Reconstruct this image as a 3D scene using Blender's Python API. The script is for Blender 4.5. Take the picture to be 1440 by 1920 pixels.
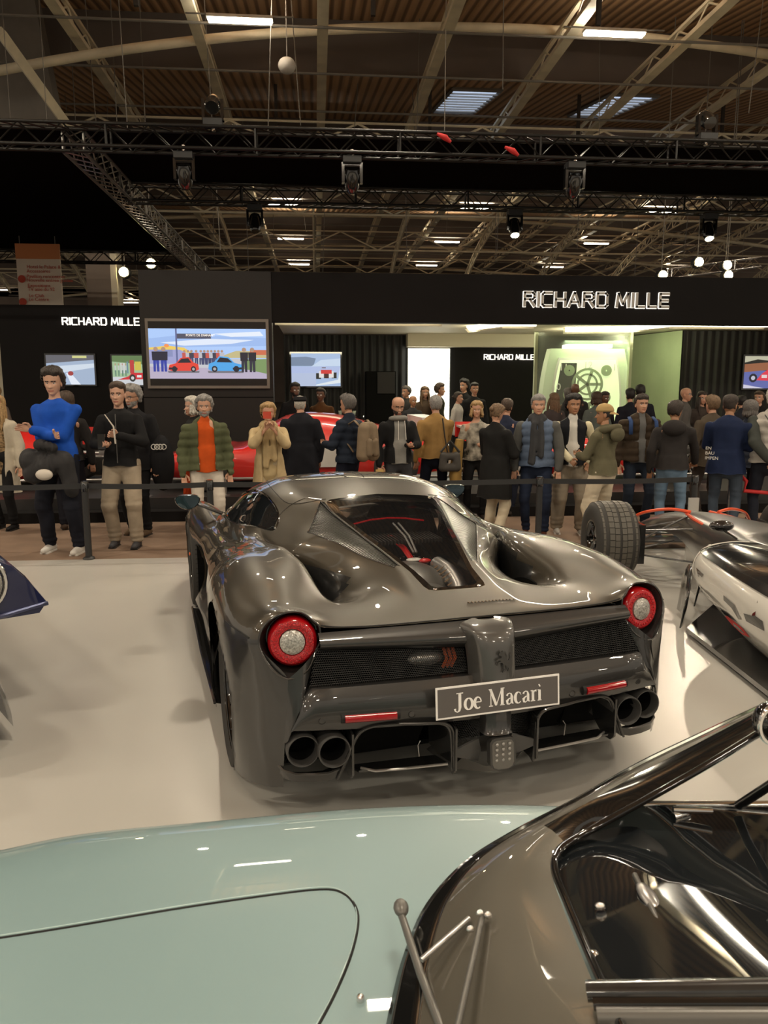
import bpy, bmesh, math, random
import numpy as np
from mathutils import Vector, Matrix, Euler, noise as mnoise
for _o in list(bpy.data.objects): bpy.data.objects.remove(_o)
SC = bpy.context.scene; COL = SC.collection
rnd = random.Random(7)
# ---------------------------------------------------------------- camera
FPX = 1442.0; PITCH = math.radians(9.234); CAMH = 1.668; YAW = math.radians(5.0)
cam = bpy.data.cameras.new('camera'); camo = bpy.data.objects.new('camera', cam); COL.objects.link(camo)
cam.sensor_fit = 'VERTICAL'; cam.sensor_height = 36.0; cam.lens = FPX / 1920 * 36.0
cam.clip_start = 0.05; cam.clip_end = 300
camo.location = (0, 0, CAMH); camo.rotation_euler = (math.pi/2 - PITCH, 0, -YAW)
SC.camera = camo
cam.dof.use_dof = True; cam.dof.focus_distance = 4.2; cam.dof.aperture_fstop = 13.0
# ---------------------------------------------------------------- exposure, world
SC.view_settings.view_transform = 'Standard'; SC.view_settings.look = 'None'
SC.view_settings.gamma = 1; SC.view_settings.use_curve_mapping = False
SC.view_settings.exposure = 0.0
try: SC.cycles.use_denoising = True
except Exception: pass
W = bpy.data.worlds.new('hall_air'); SC.world = W; W.use_nodes = True
W.node_tree.nodes['Background'].inputs[0].default_value = (1.0, 0.88, 0.72, 1)
W.node_tree.nodes['Background'].inputs[1].default_value = 0.45
# ---------------------------------------------------------------- pixel of the photograph -> world point
def ray(px, py):
    a, b, c = (px-720)/FPX, 1.0, (960-py)/FPX
    s, co = math.sin(PITCH), math.cos(PITCH)
    x, y, z = a, b*co + c*s, -b*s + c*co
    return Vector((x*math.cos(YAW)+y*math.sin(YAW), -x*math.sin(YAW)+y*math.cos(YAW), z))
CAMP = Vector((0, 0, CAMH))
def atz(px, py, z): r = ray(px, py); return CAMP + r*((z-CAMH)/r.z)
def aty(px, py, Y): r = ray(px, py); return CAMP + r*(Y/r.y)
def atx(px, py, X): r = ray(px, py); return CAMP + r*(X/r.x)
# ---------------------------------------------------------------- materials
MATS = {}
def mat(name, col, rough=.5, metal=0., coat=0., emit=None, es=0., alpha=1., trans=0., spec=.5, noise=None, bump=None, coatr=.03, sheen=0.):
    m = bpy.data.materials.new(name); m.use_nodes = True; nt = m.node_tree; b = nt.nodes['Principled BSDF']
    I = b.inputs
    I['Base Color'].default_value = (*col, 1); I['Roughness'].default_value = rough; I['Metallic'].default_value = metal
    I['Coat Weight'].default_value = coat; I['Coat Roughness'].default_value = coatr
    I['Specular IOR Level'].default_value = spec; I['Alpha'].default_value = alpha; I['Transmission Weight'].default_value = trans
    I['Sheen Weight'].default_value = sheen
    if emit: I['Emission Color'].default_value = (*emit, 1); I['Emission Strength'].default_value = es
    if noise or bump:
        tc = nt.nodes.new('ShaderNodeTexCoord')
    if noise:   # (scale, amount) : colour mottling
        n = nt.nodes.new('ShaderNodeTexNoise'); n.inputs['Scale'].default_value = noise[0]; n.inputs['Detail'].default_value = 5
        nt.links.new(tc.outputs['Object'], n.inputs['Vector'])
        mp = nt.nodes.new('ShaderNodeMapRange'); mp.inputs[1].default_value = .3; mp.inputs[2].default_value = .7
        mp.inputs[3].default_value = 1-noise[1]; mp.inputs[4].default_value = 1+noise[1]
        nt.links.new(n.outputs[0], mp.inputs[0])
        mx = nt.nodes.new('ShaderNodeMix'); mx.data_type = 'RGBA'; mx.blend_type = 'MULTIPLY'; mx.inputs[0].default_value = 1
        mx.inputs[6].default_value = (*col, 1); nt.links.new(mp.outputs[0], mx.inputs[7]); nt.links.new(mx.outputs[2], I['Base Color'])
    if bump:    # (scale, strength, distance)
        n = nt.nodes.new('ShaderNodeTexNoise'); n.inputs['Scale'].default_value = bump[0]; n.inputs['Detail'].default_value = 3
        nt.links.new(tc.outputs['Object'], n.inputs['Vector'])
        bp = nt.nodes.new('ShaderNodeBump'); bp.inputs['Strength'].default_value = bump[1]; bp.inputs['Distance'].default_value = bump[2]
        nt.links.new(n.outputs[0], bp.inputs['Height']); nt.links.new(bp.outputs[0], I['Normal'])
    MATS[name] = m; return m
def cm(col, rough=.8, **k):   # cached plain cloth-like material
    key = 'cloth_%.3f_%.3f_%.3f_%.2f_%s' % (*col, rough, sorted(k.items()))
    if key not in MATS:
        k.setdefault('noise', (9, .12)); k.setdefault('bump', (60, .25, .004))
        k.setdefault('spec', .15); m = mat(key, col, rough, **k); m.name = 'cloth'
    return MATS[key]
# ---------------------------------------------------------------- mesh helpers
class MB:
    def __init__(s): s.v = []; s.f = []; s.m = []
    def add(s, vs, fs, mi=0):
        b = len(s.v); s.v += [tuple(map(float, v)) for v in vs]; s.f += [tuple(i+b for i in f) for f in fs]; s.m += [mi]*len(fs); return s
    def box(s, lo, hi, mi=0, M=None):
        x0,y0,z0 = lo; x1,y1,z1 = hi
        vs = [(x0,y0,z0),(x1,y0,z0),(x1,y1,z0),(x0,y1,z0),(x0,y0,z1),(x1,y0,z1),(x1,y1,z1),(x0,y1,z1)]
        if M is not None: vs = [M @ Vector(v) for v in vs]
        return s.add(vs, [(0,3,2,1),(4,5,6,7),(0,1,5,4),(1,2,6,5),(2,3,7,6),(3,0,4,7)], mi)
    def tube(s, pts, r, n=8, caps=True, mi=0, closed=False, flat=1.0, up=None):
        pts = [Vector(p) for p in pts]; m = len(pts)
        rs = r if isinstance(r, (list, tuple)) else [r]*m
        vs = []; prev = None
        for i, p in enumerate(pts):
            if closed: t = pts[(i+1) % m]-pts[i-1]
            else: t = pts[min(i+1, m-1)]-pts[max(i-1, 0)]
            if t.length < 1e-9: t = Vector((0,0,1))
            t.normalize()
            if prev is None:
                a = Vector(up) if up is not None else (Vector((0,0,1)) if abs(t.z) < .9 else Vector((1,0,0)))
            else: a = prev
            u = a - t*a.dot(t)
            if u.length < 1e-6: u = t.orthogonal()
            u.normalize(); w = t.cross(u); prev = u
            for k in range(n):
                an = 2*math.pi*k/n
                vs.append(p + (u*math.cos(an)*flat + w*math.sin(an))*rs[i])
        fs = []
        for i in range(m if closed else m-1):
            j = (i+1) % m
            for k in range(n):
                k2 = (k+1) % n; fs.append((i*n+k, i*n+k2, j*n+k2, j*n+k))
        if caps and not closed: fs.append(tuple(range(n-1,-1,-1))); fs.append(tuple((m-1)*n+k for k in range(n)))
        return s.add(vs, fs, mi)
    def bar(s, a, b, w, h=None, mi=0):   # rectangular bar
        return s.tube([a, b], w*.7071, 4, mi=mi)
    def lathe(s, prof, M=None, n=32, mi=0, close=False, caps=True):   # prof: (radius, along z)
        vs = []; m = len(prof)
        for r, z in prof:
            for k in range(n):
                a = 2*math.pi*k/n; v = Vector((r*math.cos(a), r*math.sin(a), z)); vs.append(M @ v if M is not None else v)
        fs = []
        for i in range(m if close else m-1):
            j = (i+1) % m
            for k in range(n):
                k2 = (k+1) % n; fs.append((i*n+k, i*n+k2, j*n+k2, j*n+k))
        if not close and caps:
            if prof[0][0] > 1e-5: fs.append(tuple(range(n-1,-1,-1)))
            if prof[-1][0] > 1e-5: fs.append(tuple((m-1)*n+k for k in range(n)))
        return s.add(vs, fs, mi)
    def loft(s, rows, mi=0, flip=False):
        n = len(rows[0]); vs = [p for r in rows for p in r]; fs = []
        for i in range(len(rows)-1):
            for k in range(n-1):
                q = (i*n+k, i*n+k+1, (i+1)*n+k+1, (i+1)*n+k); fs.append(q[::-1] if flip else q)
        return s.add(vs, fs, mi)
    def prism(s, poly, M, depth, mi=0):   # 2-D outline (x,y) extruded along z by depth, triangulated
        n = len(poly)
        from mathutils.geometry import tessellate_polygon
        tri = tessellate_polygon([[Vector((p[0], p[1], 0)) for p in poly]])
        ar = sum(poly[i][0]*poly[(i+1)%n][1]-poly[(i+1)%n][0]*poly[i][1] for i in range(n))
        vs = [M @ Vector((p[0],p[1],0)) for p in poly]+[M @ Vector((p[0],p[1],depth)) for p in poly]
        fs = []
        for t in tri:
            a = [poly[i] for i in t]
            c = (a[1][0]-a[0][0])*(a[2][1]-a[0][1])-(a[1][1]-a[0][1])*(a[2][0]-a[0][0])
            t = tuple(t) if c > 0 else tuple(t)[::-1]
            fs.append(tuple(i+n for i in t)); fs.append(t[::-1])
        for i in range(n):
            j = (i+1) % n; q = (i, j, j+n, i+n); fs.append(q if ar > 0 else q[::-1])
        return s.add(vs, fs, mi)
    def ell(s, c, r, nu=14, nv=10, mi=0, M=None):
        vs = [Vector((0,0,-1))]; fs = []
        for i in range(1, nv):
            t = -math.pi/2+math.pi*i/nv
            for k in range(nu): a = 2*math.pi*k/nu; vs.append(Vector((math.cos(t)*math.cos(a), math.cos(t)*math.sin(a), math.sin(t))))
        vs.append(Vector((0,0,1)))
        for k in range(nu): fs.append((0, 1+(k+1)%nu, 1+k))
        for i in range(nv-2):
            for k in range(nu): a=1+i*nu+k; b=1+i*nu+(k+1)%nu; fs.append((a,b,b+nu,a+nu))
        L = len(vs)-1
        for k in range(nu): fs.append((L-nu+k, L-nu+(k+1)%nu, L))
        c = Vector(c); vs = [Vector((v.x*r[0], v.y*r[1], v.z*r[2])) for v in vs]
        if M is not None: vs = [M @ v for v in vs]
        return s.add([v+c for v in vs], fs, mi)
    def mesh(s, name, mats, smooth=None):
        me = bpy.data.meshes.new(name); me.from_pydata(s.v, [], s.f)
        for m in (mats if isinstance(mats, (list, tuple)) else [mats]): me.materials.append(m)
        if len(s.m): me.polygons.foreach_set('material_index', s.m)
        if smooth is not None:
            me.polygons.foreach_set('use_smooth', [True]*len(s.f)); me.update()
            if smooth < 180: me.set_sharp_from_angle(angle=math.radians(smooth))
        me.update(); return me
    def build(s, name, mats, parent=None, smooth=None, **tags):
        return link(name, s.mesh(name, mats, smooth), parent, **tags)
def link(name, me, parent=None, loc=None, **tags):
    o = bpy.data.objects.new(name, me); COL.objects.link(o)
    if parent is not None: o.parent = parent
    if loc is not None: o.location = loc
    for k, v in tags.items(): o['category' if k == 'cat' else k] = v
    return o
def thing(name, label, cat, loc=(0,0,0), rz=0., group=None):
    o = bpy.data.objects.new(name, None); COL.objects.link(o); o.empty_display_size = .1
    o.location = loc; o.rotation_euler = (0,0,rz); o['label'] = label; o['category'] = cat
    if group: o['group'] = group
    return o
def copy_tree(o, parent=None):
    c = o.copy(); COL.objects.link(c); c.parent = parent
    for ch in list(o.children): copy_tree(ch, c)
    return c
def area(name, loc, size, power, col, direction=(0,0,-1), sy=None, shape='RECTANGLE', parent=None):
    l = bpy.data.lights.new(name, 'AREA'); l.shape = shape; l.size = size; l.size_y = sy or size; l.energy = power; l.color = col
    o = bpy.data.objects.new(name, l); COL.objects.link(o); o.location = loc
    o.rotation_euler = Vector(direction).to_track_quat('-Z', 'Y').to_euler()
    if parent: o.parent = parent
    return o
def catmull(P, n):      # P: list of tuples -> n samples per span
    P = np.array(P, float); out = []
    for i in range(len(P)-1):
        p0 = P[max(i-1,0)]; p1 = P[i]; p2 = P[i+1]; p3 = P[min(i+2,len(P)-1)]
        for k in range(n):
            t = k/n; out.append(.5*((2*p1)+(-p0+p2)*t+(2*p0-5*p1+4*p2-p3)*t*t+(-p0+3*p1-3*p2+p3)*t**3))
    out.append(P[-1]); return np.array(out)
# ---------------------------------------------------------------- stroke lettering (squared, wide sans) and its helper
def stroke_poly(mb, pts, w, M, depth):
    for a, b in zip(pts[:-1], pts[1:]):
        a = Vector(a); b = Vector(b); d = (b-a); L = d.length; d.normalize(); nrm = Vector((-d.y, d.x))*w/2
        a2 = a-d*w*.35; b2 = b+d*w*.35
        mb.prism([tuple(a2-nrm), tuple(b2-nrm), tuple(b2+nrm), tuple(a2+nrm)], M, depth)
GL = {'R': [[(0,0),(0,1)],[(0,1),(.6,1),(.72,.88),(.72,.62),(.6,.5),(0,.5)],[(.38,.5),(.74,0)]],
 'I': [[(0,0),(0,1)]], 'C': [[(.7,1),(.12,1),(0,.88),(0,.12),(.12,0),(.7,0)]],
 'H': [[(0,0),(0,1)],[(.72,0),(.72,1)],[(0,.5),(.72,.5)]],
 'A': [[(0,0),(.38,1),(.44,1),(.82,0)],[(.16,.32),(.66,.32)]],
 'D': [[(0,0),(0,1),(.6,1),(.74,.85),(.74,.15),(.6,0),(0,0)]],
 'M': [[(0,0),(.1,1),(.46,.2),(.82,1),(.92,0)]], 'L': [[(0,1),(0,0),(.6,0)]],
 'E': [[(.66,1),(0,1),(0,0),(.66,0)],[(0,.5),(.6,.5)]], 'S': [[(.66,1),(.1,1),(0,.9),(0,.6),(.1,.5),(.56,.5),(.66,.4),(.66,.1),(.56,0),(0,0)]],
 'N': [[(0,0),(0,1),(.7,0),(.7,1)]], 'O': [[(.1,0),(0,.12),(0,.88),(.1,1),(.62,1),(.72,.88),(.72,.12),(.62,0),(.1,0)]],
 'P': [[(0,0),(0,1),(.6,1),(.7,.9),(.7,.6),(.6,.5),(0,.5)]], 'T': [[(0,1),(.7,1)],[(.35,1),(.35,0)]], 'U': [[(0,1),(0,.1),(.1,0),(.6,0),(.7,.1),(.7,1)]],
 'B': [[(0,0),(0,1),(.6,1),(.68,.9),(.6,.5),(0,.5)],[(.6,.5),(.7,.4),(.7,.1),(.6,0),(0,0)]],'G': [[(.7,1),(.1,1),(0,.9),(0,.1),(.1,0),(.7,0),(.7,.5),(.4,.5)]],
 'V': [[(0,1),(.36,0),(.72,1)]],'F': [[(.66,1),(0,1),(0,0)],[(0,.5),(.6,.5)]],'1': [[(0,.8),(.2,1),(.2,0)]],'2': [[(0,1),(.6,1),(.6,.55),(0,.45),(0,0),(.6,0)]],
 '0': [[(0,0),(0,1),(.5,1),(.5,0),(0,0)]],'Z': [[(0,1),(.7,1),(0,0),(.7,0)]],'X':[[(0,0),(.7,1)],[(0,1),(.7,0)]],'K':[[(0,0),(0,1)],[(.7,1),(0,.5),(.7,0)]],'Y':[[(0,1),(.35,.5),(.7,1)],[(.35,.5),(.35,0)]]}
def letters(word, h, w=.17, gap=.3):
    """list of (glyph, x offset, advance) for a word; units of h"""
    x = 0; out = []
    for ch in word:
        if ch == ' ': x += .45; continue
        wd = max(p[0] for s in GL[ch] for p in s); out.append((ch, x)); x += wd+gap
    return out, x-gap
def sign(name, word, origin, right, up, length, h, material, parent, w=.17, depth=.03, halo=None, gap=.3):
    lo, tot = letters(word, h, w, gap); kx = length/tot
    right = Vector(right).normalized(); up = Vector(up).normalized(); nrm = right.cross(up)
    for ch, x in lo:
        M = Matrix.Translation(Vector(origin)+right*(x*kx)) @ Matrix((right, up, nrm)).transposed().to_4x4()
        sc = Matrix.Diagonal((1,1,1,1))
        mb = MB()
        for st in GL[ch]: stroke_poly(mb, [(p[0]*kx, p[1]*h) for p in st], w*h, M, depth)
        mb.build(name, material, parent)
        if halo:
            mh = MB(); M2 = M @ Matrix.Translation((0,0,-.012))
            for st in GL[ch]: stroke_poly(mh, [(p[0]*kx, p[1]*h) for p in st], w*h*1.55, M2, .01)
            mh.build('halo_backing', halo, parent)
def text_mesh(txt, size, depth=.002, align='LEFT'):
    c = bpy.data.curves.new('t', 'FONT'); c.body = txt; c.size = size; c.extrude = depth; c.align_x = align; c.resolution_u = 2
    o = bpy.data.objects.new('t', c); COL.objects.link(o); bpy.context.view_layer.update()
    me = bpy.data.meshes.new_from_object(o.evaluated_get(bpy.context.evaluated_depsgraph_get()))
    bpy.data.objects.remove(o); bpy.data.curves.remove(c); return me
def text_obj(name, txt, size, M, material, parent, depth=.002, align='LEFT', **tags):
    me = text_mesh(txt, size, depth, align); me.transform(M); me.materials.clear(); me.materials.append(material)
    return link(name, me, parent, **tags)
# ================================================================ common materials
WARM = (1.0, .83, .6)
mat('floor_white', (.445,.43,.40), .30, spec=.3, noise=(.6,.05), bump=(1.2,.05,.02))
mat('carpet', (.19,.125,.085), .95, noise=(3,.12), bump=(150,.3,.004))
mat('concrete', (.13,.12,.11), .7)
mat('black_panel', (.010,.009,.009), .7, spec=.12, noise=(1.5,.1))
mat('panel_grey', (.022,.020,.019), .5, spec=.25)
mat('black_fabric', (.007,.006,.006), 1.0, spec=.0)
mat('truss_black', (.02,.019,.018), .28, metal=.6)
mat('truss_dark', (.30,.29,.27), .3, metal=.8)
mat('cream_steel', (.75,.66,.48), .6, noise=(2,.12))
mat('grey_steel', (.20,.18,.155), .6, noise=(2,.1))
mat('dark_steel', (.045,.035,.028), .7)
mat('dull_wall', (.15,.12,.10), .8, noise=(.5,.15))
mat('pale_wall', (.36,.31,.29), .8, noise=(.5,.08))
mat('lamp_white', (.9,.9,.9), .5, emit=(1,.90,.72), es=30)
mat('lamp_far', (.9,.9,.9), .5, emit=(1,.90,.70), es=14)
mat('lamp_warm', (.9,.9,.9), .5, emit=(1,.82,.45), es=60)
mat('white_box', (.55,.5,.44), .6)
mat('chrome', (.75,.74,.72), .12, metal=1)
mat('black_gloss', (.008,.008,.008), .08, coat=1)
mat('black_plastic', (.02,.02,.021), .45)
mat('black_matt', (.006,.006,.006), .95, spec=.08)
mat('rubber', (.022,.021,.02), .75, bump=(40,.1,.003))
mat('lit_letter', (.8,.8,.8), .4, emit=(1,.93,.82), es=1.1)
mat('letter_face', (.42,.40,.37), .35, metal=.3)
mat('panel_glow', (.9,.9,.85), .4, emit=(1,.98,.82), es=2.4)
mat('strip_glow', (.9,.9,.85), .4, emit=(1,.9,.66), es=7.0)
mat('ceiling_cream', (.60,.55,.42), .6)
mat('green_wall', (.34,.38,.24), .5, noise=(2,.08))
mat('white_paint', (.72,.70,.66), .3)
mat('red_cloth', (.5,.02,.02), .7)
# corrugated roof deck: brown, with fine ribs
def ribbed(name, c1, c2, scale, axis='X', rough=.7):
    m = mat(name, c1, rough); nt = m.node_tree; b = nt.nodes['Principled BSDF']
    tc = nt.nodes.new('ShaderNodeTexCoord'); w = nt.nodes.new('ShaderNodeTexWave'); w.bands_direction = axis
    w.inputs['Scale'].default_value = scale; nt.links.new(tc.outputs['Object'], w.inputs['Vector'])
    r = nt.nodes.new('ShaderNodeValToRGB'); r.color_ramp.elements[0].color = (*c2,1); r.color_ramp.elements[1].color = (*c1,1)
    r.color_ramp.elements[0].position = .1; r.color_ramp.elements[1].position = .45
    nt.links.new(w.outputs[0], r.inputs[0]); nt.links.new(r.outputs[0], b.inputs['Base Color'])
    bp = nt.nodes.new('ShaderNodeBump'); bp.inputs['Distance'].default_value = .06; nt.links.new(w.outputs[0], bp.inputs['Height']); nt.links.new(bp.outputs[0], b.inputs['Normal'])
    return m
ribbed('deck_brown', (.58,.35,.18), (.24,.135,.07), 1.0)
ribbed('slat_black', (.02,.019,.018), (.008,.008,.008), 1.8)
M_ = MATS
# ================================================================ floors
MB().box((-40,-25,-.3),(45,95,-.022)).build('floor', M_['concrete'], kind='structure')
pe = atz(30,1050,0).y; pe2 = atz(340,1047,0).y; PLAT_Y = (pe+pe2)/2
MB().box((-14,-6,-.04),(14,PLAT_Y,0)).build('floor', M_['floor_white'], kind='structure')
CARP_Y = atz(200,978,0).y
MB().box((-14,PLAT_Y,-.04),(16,CARP_Y+14,-.012)).build('floor', M_['carpet'], kind='structure')
# ================================================================ roof of the hall
ZL = 10.3
rf = MB()
deckz = lambda y: 11.3+((y-8)%9)/9*1.6
for k in range(9):
    y = 8+9*k
    rf.add([(-42,y,11.3),(46,y,11.3),(46,y+9,12.9),(-42,y+9,12.9)], [(0,1,2,3)], 0)
    rf.add([(-42,y+9,11.3),(46,y+9,11.3),(46,y+9,12.9),(-42,y+9,12.9)], [(0,1,2,3)], 1)
rf.add([(-42,-25,12.9),(46,-25,12.9),(46,8,12.9),(-42,8,12.9)], [(0,1,2,3)], 0)
rf.build('ceiling', [M_['deck_brown'], M_['dull_wall']], kind='structure')
MB().box((-42,89,-.1),(46,89.3,13)).build('wall_back', M_['dull_wall'], kind='structure')
# pale gable wall seen beyond the black canopy, upper right
g0 = aty(780,330,34.5); g1 = aty(1440,330,34.5)
wl = MB(); wl.box((g0.x,34.8,10.2),(g1.x-2,34.95,12.85)); wl.build('wall_gable', M_['pale_wall'], kind='structure')
# skylights in the deck (louvred, daylit)
mat('skylight', (.5,.55,.65), .3, emit=(.62,.76,1.0), es=.75)
def skylight(px0, px1, py0, py1, lab):
    t = thing('skylight', lab, 'skylight')
    a = atz(px0,py1,11.75); b = atz(px1,py1,11.75); y1 = 27.2; y2 = 31.8
    za = deckz(y1); zb = deckz(y2); a.x *= y1/a.y; b.x *= y1/b.y
    za -= .06; zb -= .06
    MB().add([(a.x,y1,za),(b.x,y1,za),(b.x,y2,zb),(a.x,y2,zb)], [(3,2,1,0)]).build('pane', M_['skylight'], t)
    fr = MB()
    fr.tube([(a.x,y1,za),(b.x,y1,za),(b.x,y2,zb),(a.x,y2,zb)], .07, 4, closed=True); fr.build('frame', M_['grey_steel'], t)
    for i in range(1,9):
        u = i/9; y = y1+(y2-y1)*u; z = za+(zb-za)*u-.03
        MB().box((a.x,y-.02,z-.05),(b.x,y+.02,z)).build('louvre', M_['white_box'], t)
skylight(850,940,118,185,'daylit louvred skylight left of the right ceiling lamp')
skylight(1145,1235,125,195,'daylit louvred skylight beneath the right ceiling lamp')
# depth-wise cream roof girders (two flanges + lacing), each one a thing
ORD = ['first','second','third','fourth','fifth','sixth','seventh','eighth','ninth','tenth','eleventh','twelfth','thirteenth','fourteenth','fifteenth','sixteenth']
def girder(x, i, y0=13, y1=88):
    t = thing('roof_girder', ORD[i+6]+' cream roof girder from the left, running away under the brown deck', 'girder', (x,0,0), group='cream depth-wise roof girders')
    mb = MB(); mb.box((-.14,y0,10.62),(.14,y1,10.74)); mb.build('flange', M_['cream_steel'], t)
    mb = MB(); mb.box((-.06,y0,11.12),(.06,y1,11.2)); mb.build('top_chord', M_['cream_steel'], t)
    mb = MB(); k = 0; y = y0
    while y < min(y1, 60):
        mb.bar((0,y,10.7),(0,y+.8,11.14),.035); mb.bar((0,y+.8,11.14),(0,y+1.6,10.7),.035); y += 1.6
    mb.build('lacing', M_['cream_steel'], t, kind='stuff')
for i in range(-6,9): girder(i*3.2+.3, i)
# slanted knee braces hanging below the girders on bays beyond the canopy
def cross_tie(y, z, r=.035, m='grey_steel', nm='tie_rod', lab='thin grey tie rod crossing the roof space', grp='tie rods under the roof'):
    o = MB().tube([(-30,y,z),(36,y,z)], r, 6).build(nm, M_[m]); o['label'] = lab; o['category'] = 'tie rod'; o['group'] = grp
for k in range(8):
    for dy, z in ((0,10.59),(3.1,10.59),(6.1,10.59)): cross_tie(15+9*k+dy, z)
# zigzag lattice purlins (cream) across the hall
for k in range(5):
    y = 27.2+9*k
    t = thing('lattice_purlin', ORD[k]+' cream zigzag lattice purlin, counting away from the viewer, below the girders', 'purlin', group='zigzag lattice purlins')
    MB().tube([(-30,y,10.3),(36,y,10.3)], .04, 6).build('chord', M_['cream_steel'], t)
    MB().tube([(-30,y,9.3),(36,y,9.3)], .05, 6).build('chord', M_['cream_steel'], t)
    mb = MB(); x = -30
    while x < 35: mb.tube([(x,y,9.32),(x+2.1,y,10.28)], .04, 5); mb.tube([(x+2.1,y,10.28),(x+4.2,y,9.32)], .04, 5); x += 4.2
    mb.build('lacing', M_['cream_steel'], t, kind='stuff')
# big shallow arches across the hall
def arch(y, x0, x1, z0, z1, r, lab, m='cream_steel', grp=None):
    pts = []
    for i in range(33):
        u = i/32; pts.append((x0+(x1-x0)*u, y, z0+(z1-z0)*(1-(2*u-1)**2)))
    o = MB().tube(pts, r, 8).build('roof_arch', M_[m], smooth=60, cat='arch', label=lab)
    if grp: o['group'] = grp
arch(22.5,-8.5,20,9.75,11.35,.13,'wide cream tubular arch bowing over the hall nearest the viewer')
for k in range(5): arch(38+9*k-3,-22,28,9.4,10.9,.10,ORD[k]+' cream arch of the far roof bays, counting away from the viewer', grp='far roof arches')
# curved leaning half-arches in the far bays
for k in range(-4,7):
    x = 3.2*k*1.5
    pts = [(x, 40+12*u, 10.6-2.6*u*u) for u in [i/14 for i in range(15)]]
    t = thing('leaning_rib', ORD[k+4]+' curved cream lattice rib from the left in the far bays', 'rib', group='curved far ribs')
    MB().tube(pts, .07, 6).build('chord', M_['cream_steel'], t, smooth=60)
    p2 = [(a+.05,b+.1,c-.45) for a,b,c in pts]; MB().tube(p2, .05, 6).build('chord', M_['cream_steel'], t, smooth=60)
    mb = MB()
    for i in range(14): mb.tube([pts[i], p2[i+1]], .03, 4); mb.tube([p2[i+1], pts[i+1]], .03, 4)
    mb.build('lacing', M_['cream_steel'], t, kind='stuff')
# dark hangers, cables and cable grips
cab = 0
for i in range(46):
    y = rnd.uniform(19,55); x = rnd.uniform(-.55,.62)*y; zt = deckz(y)+.01; zb = rnd.uniform(7.2,9.6) if i % 3 else rnd.uniform(5.4,7)
    o = MB().tube([(x,y,zt),(x+rnd.uniform(-.3,.3),y,zb)], .012, 4).build('suspension_cable', M_['grey_steel'])
    o['label'] = 'thin steel cable hanging from the hall roof'; o['category'] = 'cable'; o['group'] = 'hanging roof cables'
for i in range(14):
    y = 18.5+9*(i % 2)+.3; x = -9+i*2.6
    o = MB().box((x-.05,y-.05,9.9),(x+.05,y+.05,12.3)).build('roof_hanger', M_['dark_steel'], cat='hanger', label='short dark steel hanger strut under the brown roof deck')
    o['group'] = 'dark hanger struts'
# big inclined pillar, upper left, and column at the far left
MB().prism([(-1.2,0),(1.2,0),(.3,6.5),(-.9,6.5)], Matrix.Translation((aty(120,240,24).x-1.0,24,6.6)) @ Matrix.Rotation(math.pi/2,4,'X'), -.6).build('roof_pillar', M_['grey_steel'], cat='pillar', label='wide tapering grey roof pillar rising at the upper left corner')
o = MB().tube([aty(0,60,20.5), aty(130,240,23.5)], .16, 4).build('raking_beam', M_['cream_steel'], cat='beam', label='broad cream raking beam at the upper left corner')
pc = aty(200,560,24)
MB().box((pc.x-.55,24,0),(pc.x+.15,24.7,8.5)).build('hall_column', M_['dull_wall'], cat='column', label='grey hall column beside the white wayfinding banner')
MB().box((pc.x+.15,24,0),(pc.x+.32,24.7,8.5)).build('cable_duct', M_['ceiling_cream'], cat='duct', label='pale vertical duct on the right side of the hall column')
# LED batten lamps
def lamp(x, y, z, lab, near, grp=None, L=1.55):
    t = thing('ceiling_lamp', lab, 'lamp', (x,y,z), group=grp)
    MB().box((-L/2,-.13,.0),(L/2,.13,.07)).build('housing', M_['white_box'], t)
    mb = MB()
    for s in (-.06,.06): mb.box((-L/2+.03,s-.045,-.05),(L/2-.03,s+.045,0))
    mb.build('diffuser', M_['lamp_white' if near else 'lamp_far'], t)
    MB().tube([(-L/2-.5,0,.1),(L/2+.5,0,.1)], .02, 6).build('rail', M_['grey_steel'], t)
    area('roof_fill_light', (x,y,z+.16), L, 75, (1,.89,.70), (0,0,1), sy=.2)  # added upward light that brightens the roof deck
    return t
lamp(*atz(450,37,ZL), 'LED batten lamp near the top edge, left of the central girders', True)
lamp(*atz(1152,62,ZL), 'LED batten lamp near the top edge, above the right skylight', True)
seen = [(533,383),(893,391),(1240,397),(545,447),(838,453),(1118,456),(560,495),(800,497),(1037,500),(1270,503),(197,546),(245,567),(0,543)]
for px, py in seen: lamp(*atz(px,py,ZL), 'small bright LED batten lamp in the far bays of the roof', False, 'far batten lamps')
for gx in (-27,-17.5,-8,1.5,11,20.5,30):       # the same lamp grid continues over and behind the viewer
    for gy in (-16,-7,2,11):
        lamp(gx, gy, ZL, 'LED batten lamp of the overhead grid out of frame', True, 'overhead batten lamps')
        area('batten_light', (gx,gy,ZL-.1), 1.5, 320, (1,.89,.70), sy=.3)
for px, py, s in ((538,123,.28),(833,290,.26)):
    p = aty(px,py,21); o = MB().tube([(0,0,0),(0,0,deckz(21)-p.z-.02)],.012,5).ell((0,0,0),(s*.8,s*.8,s*.7)).build('dome_lamp', M_['white_box'], smooth=180, cat='lamp', label='unlit round white dome lamp hanging %s' % ('left of the central girder' if px<700 else 'between the two skylights')); o.location = p
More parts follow.
